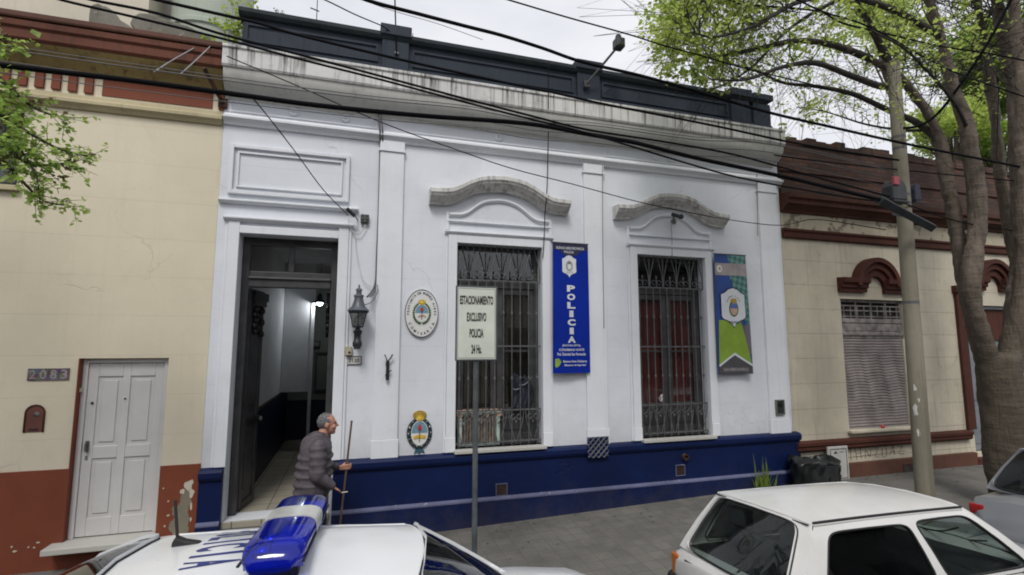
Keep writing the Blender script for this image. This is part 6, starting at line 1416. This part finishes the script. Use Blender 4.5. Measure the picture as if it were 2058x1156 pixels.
# ================================================================== CARS
def panel(P, body, hole, glass_m, rub_m, rad=.16, N=48):
    """a body panel with a rounded window opening, its glass and rubber seal; P(u, v) is the curved surface"""
    u0, u1, v0, v1 = hole; uc, vc, hu, hv = (u0+u1)/2, (v0+v1)/2, (u1-u0)/2, (v1-v0)/2
    loc = []
    for i in range(N):
        t = 2*PI*(i+.0)/N+PI/4; c, s = math.cos(t), math.sin(t); e = 2/9.0
        loc.append((math.copysign(abs(c)**e, c), math.copysign(abs(s)**e, s)))
    inner = [(uc+hu*a, vc+hv*b) for a, b in loc]; outer = []
    for a, b in loc: k = 1/max(abs(a), abs(b)); outer.append(((a*k+1)/2, (b*k+1)/2))
    def nrm(u, v):
        e = 1e-3; du = P(u+e, v)-P(u-e, v); dv = P(u, v+e)-P(u, v-e); n = du.cross(dv); return n.normalized()
    mid = [((a[0]+b[0])/2, (a[1]+b[1])/2) for a, b in zip(inner, outer)]
    vs = [P(*q) for q in outer]+[P(*q) for q in mid]+[P(*q) for q in inner]+[P(*q)-nrm(*q)*.03 for q in inner]
    body.add(vs, [(r*N+i, r*N+(i+1) % N, (r+1)*N+(i+1) % N, (r+1)*N+i) for r in range(3) for i in range(N)])
    g = []
    for s in (1, .75, .5, .25): g += [P(uc+(q[0]-uc)*s, vc+(q[1]-vc)*s)-nrm(uc+(q[0]-uc)*s, vc+(q[1]-vc)*s)*.008 for q in inner]
    g.append(P(uc, vc)-nrm(uc, vc)*.008)
    glass_m.add(g, [(r*N+i, r*N+(i+1) % N, (r+1)*N+(i+1) % N, (r+1)*N+i) for r in range(3) for i in range(N)]+[(3*N+i, 3*N+(i+1) % N, 4*N) for i in range(N)])
    rub_m.tube([P(*q)-nrm(*q)*.002 for q in inner+inner[:1]], .009, 6, cap=False)

def surf(p00, p10, p11, p01, bb, bt, bl, br, crown=None):
    p00, p10, p11, p01, bb, bt, bl, br = [Vector(p) for p in (p00, p10, p11, p01, bb, bt, bl, br)]
    def P(u, v):
        q = p00*(1-u)*(1-v)+p10*u*(1-v)+p11*u*v+p01*(1-u)*v
        q = q+(bb*(1-v)+bt*v)*4*u*(1-u)+(bl*(1-u)+br*u)*4*v*(1-v)
        if crown: q = q+Vector(crown)*16*u*(1-u)*v*(1-v)
        return q
    return P

def car(name, label, loc, lean, yaw, s, paint, glassm='car_glass'):
    c = thing(name, loc, label, 'car', rot=(R(lean), 0, R(yaw)))
    kw = dict(parent=c, world=False)
    # lower body
    st_ = s['stations']; xs = [q[0] for q in st_]
    def sec(x):
        i = max(0, min(len(xs)-2, sum(1 for q in xs if q <= x)-1)); t = (x-xs[i])/(xs[i+1]-xs[i])
        a = st_[max(i-1, 0)]; b, d = st_[i], st_[i+1]; e = st_[min(i+2, len(st_)-1)]
        return [b[k]+(d[k]-b[k])*(t*t*(3-2*t)*.35+t*.65) for k in range(1, 5)]
    X = []; 
    for i in range(len(xs)-1): X += [xs[i]+(xs[i+1]-xs[i])*j/4 for j in range(4)]
    X.append(xs[-1]); vs = []; H = 9
    for x in X:
        w, zs, zb, zt = sec(x)
        half = [(0, zs), (w*.86, zs), (w*.97, zs+.10), (w, zs+.25), (w*1.005, (zs+zb)/2+.08), (w*.985, zb-.06), (w*.955, zb-.012), (w*.90, zb+.004), (w*.5, zt), (0, zt+.006)]
        ring = half+[(-p[0], p[1]) for p in half[-2:0:-1]]; vs += [(x, p[0], p[1]) for p in ring]
    n = 18; m = MB(); cab0, cab1 = s['cab']
    for i in range(len(X)-1):
        for j in range(n):
            top = j in (7, 8, 9, 10) and X[i] >= cab0-.001 and X[i+1] <= cab1+.001
            m.f.append((i*n+j, (i+1)*n+j, (i+1)*n+(j+1) % n, i*n+(j+1) % n)); m.m.append(1 if top and j in (8, 9) or top else 0)
    m.v = [tuple(v) for v in vs]; m.f.append(tuple(range(n))); m.m.append(0); m.f.append(tuple((len(X)-1)*n+j for j in range(n-1, -1, -1))); m.m.append(0)
    body = m.build('body', [paint, 'dark_interior'], smooth=38, **kw)
    # greenhouse
    xr0, xr1, hw, ze = s['roof']; bx0, bx1, bw, zbr, zbf = s['base']; bz = s['beltz']
    dp = s.get('drop', .01); TRL, TRR, TFL, TFR = (xr0, hw, ze), (xr0, -hw, ze), (xr1, hw*.985, ze-dp), (xr1, -hw*.985, ze-dp)
    BRL, BRR, BFL, BFR = (bx0, bw, zbr), (bx0, -bw, zbr), (bx1, bw, zbf), (bx1, -bw, zbf)
    fb, ft, rb, rt = s['bows']; pa = Vector((.01, .012, .008)); pc = Vector(s.get('cp', (-.008, .012, .008))); mi = lambda v: Vector((v[0], -v[1], v[2]))
    gb, gg = MB(), []
    def G(k): gg.append((k, MB(), MB())); return gg[-1][1:]
    panel(surf(BFL, BFR, TFR, TFL, fb, ft, pa, mi(pa)), gb, s['holes'][0], *G('windscreen'))
    panel(surf(BRR, BRL, TRL, TRR, rb, rt, mi(pc), pc), gb, s['holes'][1], *G('rear_window'))
    xm = s['bpillar']; tb = (xm-bx0)/(bx1-bx0); xt = s['bpillar_top']
    for sg in (1, -1):
        f = (lambda v: Vector(v)) if sg > 0 else mi
        Bm = Vector((xm, sg*bw, bz)); Tm = Vector((xt, sg*hw*1.0, ze+.0)); z0 = Vector((0, 0, 0)); bp = Vector((0, sg*.014, 0))
        BR, BF, TR, TF = f(BRL), f(BFL), f(TRL), f(TFL)
        A_ = surf(BR, Bm, Tm, TR, (0, 0, 0), (0, 0, .006), f(pc), bp) if sg < 0 else surf(Bm, BR, TR, Tm, (0, 0, 0), (0, 0, .006), bp, f(pc))
        B_ = surf(Bm, BF, TF, Tm, (0, 0, 0), (0, 0, .006), bp, f(pa)) if sg < 0 else surf(BF, Bm, Tm, TF, (0, 0, 0), (0, 0, .006), f(pa), bp)
        hr, hf = s['holes'][2], s['holes'][3]
        flip = lambda h: (1-h[1], 1-h[0], h[2], h[3])
        panel(A_, gb, hr if sg < 0 else flip(hr), *G('rear_side_window')); panel(B_, gb, hf if sg < 0 else flip(hf), *G('front_side_window'))
    # roof skin
    RP = surf(TRL, TFL, TFR, TRR, (0, 0, .006), (0, 0, .006), rt, ft, (0, 0, s['crown'])); k = 20; vs = [RP(i/k, j/k) for j in range(k+1) for i in range(k+1)]
    gb.add(vs, [(j*(k+1)+i, j*(k+1)+i+1, (j+1)*(k+1)+i+1, (j+1)*(k+1)+i) for j in range(k) for i in range(k)])
    er = s.get('edge', .02)
    for L, e_ in (([RP(i/k, 0) for i in range(k+1)], er), ([RP(i/k, 1) for i in range(k+1)], er), ([RP(0, j/k) for j in range(k+1)], er*.7), ([RP(1, j/k) for j in range(k+1)], er*.45)): gb.tube([q-Vector((0, 0, e_*.75)) for q in L], e_, 10)
    cab = gb.build('cabin', paint, smooth=50, fix=False, **kw)
    for nm, q, ru in gg:
        w_ = q.build(nm, glassm if nm != 'rear_side_window' else s.get('rear_glass', glassm), smooth=60, fix=False, **kw); ru.build('seal', 'black_rubber', w_, smooth=True, fix=False, world=False)
    if s.get('gutter'):
        for v in (0, 1):
            m = MB(); m.tube([RP(i/k, v)+Vector((0, (.010 if v == 0 else -.010), -.004 if v == 0 else .006)) for i in range(k+1)], .010, 6)
            m.build('roof_gutter', 'black_rubber', smooth=True, **kw)
    # wheels in dark arches
    for wx in s['wheels']:
        for sg in (1, -1):
            yw = sg*(st_[len(st_)//2][1]-.10); r = .285; w_ = MB()
            w_.lathe((wx, yw, r), [(.17, sg*.085), (.25, sg*.09), (.28, sg*.07), (r, sg*.03), (r, -sg*.07), (.25, -sg*.09), (.1, -sg*.09)], 26, 'y'); W_ = w_.build('wheel', 'black_rubber', smooth=40, **kw)
            w_ = MB(); w_.lathe((wx, yw+sg*.062, r), [(.168, sg*.02), (.15, 0), (.05, sg*.015), (.045, sg*.028)], 20, 'y'); w_.build('rim', 'rim_metal', W_, smooth=30, world=False)
            w_ = MB(); w_.lathe((wx, sg*(st_[len(st_)//2][1]+.004), r+.01), [(.325, 0), (.325, -sg*.02)], 30, 'y'); w_.build('wheel_arch', 'dark_interior', smooth=30, **kw)
    # seats, dashboard and steering wheel
    sx = s['seats']
    for x, n_ in ((sx[0], 2), (sx[1], 1)):
        for yy in ((-.34, .34) if n_ == 2 else (0,)):
            hwid = .24 if n_ == 2 else .56; m = MB(); m.prism([(x-.04, .42), (x+.12, .42), (x-.06, 1.02), (x-.16, 1.02)], yy-hwid, yy+hwid, 'y'); m.box(x-.02, x+.42, yy-hwid, yy+hwid, .36, .50); sm = m.build('seat', 'seat_cloth', bevel=.04, seg=3, **kw)
            for hy in ((yy,) if n_ == 2 else (-.32, .32)): m = MB(); m.box(x-.18, x-.09, hy-.12, hy+.12, 1.05, 1.19); m.tube([(x-.13, hy, 1.0), (x-.135, hy, 1.08)], .012, 6); m.build('headrest', 'seat_cloth', sm, world=False, bevel=.025, seg=3)
    m = MB(); m.box(sx[0]+.62, bx1-.1, -.62, .62, .55, s['beltz']+.02); m.build('dashboard', 'dark_interior', bevel=.05, seg=3, **kw)
    m = MB(); cx_, cz_ = sx[0]+.52, .93; m.tube([(cx_-.07*math.sin(t), .34+.17*math.cos(t), cz_+.16*math.sin(t)) for t in [2*PI*i/24 for i in range(25)]], .013, 6, cap=False); m.tube([(cx_, .34, cz_), (cx_+.18, .34, cz_-.08)], .02, 6); m.build('steering_wheel', 'black_rubber', smooth=True, **kw)
    # bumpers, plates, lights, mirrors, seams
    for sg, x in ((-1, X[0]), (1, X[-1])):
        m = MB(); wv = st_[0][1] if sg < 0 else st_[-1][1]; P = spline([(x-sg*.28, wv+.13, .48), (x-sg*.03, wv+.04, .48), (x+sg*.03, 0, .48), (x-sg*.03, -wv-.04, .48), (x-sg*.28, -wv-.13, .48)], 6); m.tube(P, .085, 10); m.build('bumper', s['bumper'], smooth=True, **kw)
    for sg in (1, -1):
        for q, mt_, nm in s['lights']:
            m = MB(); m.box(q[0], q[1], sg*q[2], sg*q[3], q[4], q[5]); m.build(nm, mt_, bevel=.015, **kw)
        m = MB(); m.ball((bx1-.26, sg*(bw+.13), bz+.05), (.05, .085, .055), 12, 8); m.tube([(bx1-.22, sg*(bw-.02), bz+.01), (bx1-.25, sg*(bw+.08), bz+.04)], .02, 6); m.build('door_mirror', s['bumper'], smooth=True, **kw)
        m = MB(); w0 = st_[len(st_)//2][1]
        for x in s['seams']: m.tube([(x, sg*(w0+.001), .34), (x, sg*(w0*1.006), .60), (x, sg*(w0*.985+.001), bz-.07)], .004, 4)
        m.build('door_seams', 'black_rubber', **kw)
        for x in s['handles']:
            m = MB(); m.box(x-.09, x+.05, sg*(w0*.985), sg*(w0*.985+.03), bz-.13, bz-.10); m.build('door_handle', s['bumper'], bevel=.008, **kw)
    m = MB(); m.tube(spline([(bx1+.05, .35, zbf+.02), (bx1-.12, .0, zbf+.10), (bx1-.25, -.25, zbf+.21)], 4), .008, 5); m.build('wiper', 'black_rubber', **kw); m = MB(); m.tube(spline([(bx1+.05, -.1, zbf+.03), (bx1-.12, -.38, zbf+.12)], 4), .008, 5); m.build('wiper', 'black_rubber', **kw)
    return c, RP

SED = dict(stations=[(-2.16, .60, .36, .70, .74), (-2.10, .70, .27, .86, .925), (-1.95, .775, .22, .90, .965), (-1.55, .81, .19, .915, .985), (-1.25, .825, .18, .915, .94), (-.4, .83, .18, .91, .93), (.7, .83, .18, .905, .925), (1.30, .825, .18, .90, .925), (1.55, .81, .18, .885, .955), (1.95, .77, .2, .81, .87), (2.2, .68, .25, .70, .75), (2.29, .54, .34, .58, .62)],
    cab=(-1.25, 1.30), roof=(-.74, .76, .545, 1.385), base=(-1.42, 1.42, .745, .945, .915), beltz=.915, bows=((.17, 0, .0), (.075, 0, .035), (-.13, 0, 0), (-.06, 0, .035)),
    holes=[(.04, .96, .04, .965), (.035, .965, .04, .965), (.30, .93, .10, .86), (.06, .80, .10, .86)], bpillar=-.05, bpillar_top=-.02, crown=.035, wheels=(-1.28, 1.30), seats=(-.15, -.95), bumper='paint_police',
    lights=[((-2.13, -1.98, .60, .735, .66, .86), 'tail_red', 'tail_light'), ((2.05, 2.2, .50, .70, .58, .72), 'headlight', 'headlight')], seams=(-.95, -.05, .98), handles=(-.80, .10), edge=.022)
S1 = dict(SED); S1.update(drop=.04, cp=(-.10, .012, .085), holes=[(.014, .986, .03, .985)]+SED['holes'][1:], bows=((.17, 0, .0), (.085, 0, .06), (-.13, 0, 0), (-.06, 0, .035)), stations=[(-1.66, .60, .36, .70, .74), (-1.61, .70, .27, .88, .925), (-1.50, .775, .22, .925, .965), (-1.30, .81, .19, .93, .975), (-1.15, .825, .18, .925, .945)]+SED['stations'][5:7]+[(1.30, .825, .18, .925, .955), (1.55, .81, .18, .93, 1.0), (1.95, .77, .2, .90, .965), (2.2, .70, .25, .82, .87), (2.32, .56, .34, .66, .70)], cab=(-1.15, 1.30), roof=(-.62, .76, .545, 1.385), base=(-1.27, 1.42, .745, .97, .915), wheels=(-.95, 1.30),
    lights=[((-1.63, -1.48, .60, .735, .66, .90), 'tail_red', 'tail_light'), ((2.05, 2.2, .50, .70, .58, .72), 'headlight', 'headlight')], seams=(-.75, -.05, .98), handles=(-.65, .10))
pc, RP = car('police_car', 'white police car with blue roof lettering and a blue and silver light bar', (-.415, -4.03, .065), -2.2, -4, S1, 'paint_police', 'car_glass_dark')
kw = dict(parent=pc, world=False)
ZR = lambda x, y: RP((x+.62)/1.38, (.545-y)/1.09).z
# roof lettering, read from behind, carried on the roof skin
m = MB(); n = 7
for i, ch in enumerate('POLICIA'):
    vs, fs = text2d(ch, .27, w=(.030 if ch == 'I' else .080), bold=.03); yc = .43-.105*i
    def pos(u, v):
        y = yc-u; x = -.215+v; return (x, y, ZR(x, y)+.003)
    m.add([pos(*q) for q in vs], fs)
m.build('roof_lettering', 'police_blue', fix=False, **kw)
# light bar
bx, b0, b1, bz_ = .115, -.50, .58, 1.468
def bar(y0, y1, grow=0.0, h=.125, r=.06, x_half=.145, z0=0.0, cap0=False, cap1=False):
    m = MB(); vs = []; ns = 20; ys = [y0+(y1-y0)*i/12 for i in range(13)]
    for y in ys:
        k = 1.0
        if cap0 and y-y0 < r*2.4: t = (y-y0)/(r*2.4); k = math.sqrt(max(.02, 1-(1-t)**2))
        if cap1 and y1-y < r*2.4: t = (y1-y)/(r*2.4); k = math.sqrt(max(.02, 1-(1-t)**2))
        kx = .62+.38*k; kz = .35+.65*k
        for j in range(ns):
            a = 2*PI*j/ns; cx_, cz_ = math.cos(a), math.sin(a); e = .55
            vs.append((bx+math.copysign(abs(cx_)**e, cx_)*(x_half+grow)*kx, y, bz_+z0+h/2*kz+math.copysign(abs(cz_)**(.75), cz_)*(h/2+grow)*kz))
    m.add(vs, [(i*ns+j, i*ns+(j+1) % ns, (i+1)*ns+(j+1) % ns, (i+1)*ns+j) for i in range(12) for j in range(ns)]+[tuple(range(ns)), tuple(12*ns+j for j in range(ns))]); return m
lb = bpy.data.objects.new('light_bar', None); COL.objects.link(lb); lb.parent = pc
bar(b0, -.075+.04, cap0=True).build('blue_dome', 'blue_dome', lb, smooth=50, world=False); bar(.195, b1, cap1=True).build('blue_dome', 'blue_dome', lb, smooth=50, world=False)
bar(-.033, .193, .004).build('speaker_housing', 'bar_silver', lb, smooth=50, world=False)
m = MB(); m.box(bx-.135, bx+.135, b0+.10, -.04, bz_-.012, bz_+.03); m.box(bx-.135, bx+.135, .20, b1-.10, bz_-.012, bz_+.03); m.box(bx-.02, bx+.135, b0+.12, -.045, bz_+.03, bz_+.085); m.box(bx-.02, bx+.135, .205, b1-.12, bz_+.03, bz_+.085); m.build('bar_base', 'bar_core', lb, world=False)
for y0_, y1_ in ((b0+.03, -.035), (.195, b1-.03)):
    for sx_ in (-1, 1): m = MB(); m.box(bx+sx_*.143-.006, bx+sx_*.143+.006, y0_, y1_, bz_+.028, bz_+.036); m.build('lens_seam', 'black_rubber', lb, world=False)
for yy in (b0+.16, -.16, .30, b1-.16):
    m = MB(); m.lathe((bx-.06, yy, bz_+.03), [(.055, .0), (.05, .03), (.035, .05), (.012, .055)], 14); m.build('reflector', 'bar_reflector', lb, smooth=True, world=False)
for yy in (b0+.14, b1-.14): m = MB(); m.box(bx-.11, bx+.11, yy-.03, yy+.03, 1.40, bz_-.008); m.build('bar_foot', 'black_rubber', lb, world=False)
# roof aerial
m = MB(); ax, ay = -.46, .17; z_ = ZR(ax, ay); m.prism([(ax-.06, z_-.004), (ax+.085, z_-.004), (ax+.075, z_+.012), (ax-.0, z_+.028), (ax-.045, z_+.05), (ax-.06, z_+.02)], ay-.03, ay+.03, 'y'); ab = m.build('aerial_base', 'black_rubber', bevel=.012, seg=3, **kw)
m = MB(); m.tube([(ax-.04, ay, z_+.035), (ax-.075, ay+.02, z_+.24)], [.009, .008], 8); m.build('aerial_mast', 'black_rubber', ab, world=False)

UNO = dict(stations=[(-1.24, .68, .30, .70, .735), (-1.20, .735, .22, .765, .795), (-1.07, .75, .19, .79, .805), (-.5, .765, .18, .79, .805), (.5, .765, .18, .785, .80), (1.15, .765, .18, .78, .80), (1.38, .76, .18, .775, .83), (1.8, .74, .2, .73, .77), (2.12, .70, .24, .66, .69), (2.2, .64, .32, .58, .60)],
    cab=(-1.07, 1.15), roof=(-.80, .76, .545, 1.285), base=(-1.15, 1.37, .715, .79, .795), beltz=.79, bows=((.10, 0, 0), (.05, 0, .025), (-.05, 0, 0), (-.035, 0, .025)),
    holes=[(.06, .94, .06, .94), (.085, .915, .03, .93), (.17, .955, .06, .85), (.045, .88, .06, .87)], bpillar=.26, bpillar_top=.13, crown=.045, wheels=(-.75, 1.45), seats=(.10, -.62), bumper='black_rubber', rear_glass='car_glass_dark',
    lights=[((-1.235, -1.10, .62, .745, .52, .74), 'tail_orange', 'tail_light'), ((2.08, 2.18, .42, .64, .52, .64), 'headlight', 'headlight')], seams=(.28, 1.18), handles=(.42,), gutter=True, edge=.016)
uc, RU = car('hatchback', 'small white hatchback with dusty roof and black roof gutters parked nearest the black bin bag', (4.2, -3.53, -.06), -3.0, -1.5, UNO, 'paint_white')
m = MB(); m.box(-1.236, -1.222, .35, .52, .715, .735); m.build('tailgate_badge', 'sign_black', uc, world=False)
m = MB(); m.tube([(-.83, .54, 1.275), (-.83, -.54, 1.275)], .006, 5); m.build('tailgate_seam', 'black_rubber', uc, world=False)

for sg in (1, -1):
    m = MB(); m.tube(spline([(-.80, sg*.552, 1.272), (-.90, sg*.600, 1.12), (-1.02, sg*.668, .93), (-1.10, sg*.722, .80)], 4), .0045, 4); m.build('tailgate_gap', 'black_rubber', uc, world=False)
m = MB(); m.tube([(-1.02, -.05, .86), (-.98, .30, .95)], .007, 5); m.tube([(-1.13, -.05, .795), (-1.02, -.05, .86)], .009, 6); m.build('rear_wiper', 'black_rubber', uc, world=False)
m = MB(); m.box(-1.238, -1.215, -.10, .10, .60, .65); m.build('tailgate_handle', 'black_rubber', uc, world=False, bevel=.008)
SIL = dict(SED); SIL.update(roof=(-1.38, .70, .56, 1.40), base=(-1.74, 1.42, .75, .965, .915), bumper='paint_silver', lights=[((-2.125, -2.04, .56, .712, .745, .85), 'tail_red', 'tail_light'), ((2.05, 2.2, .50, .70, .58, .72), 'headlight', 'headlight')], edge=.024)
car('silver_sedan', 'silver grey sedan with red tail light parked ahead of the white hatchback', (8.72, -3.80, .055), -3.0, 0, SIL, 'paint_silver', 'car_glass_dark')
bpy.context.view_layer.update()
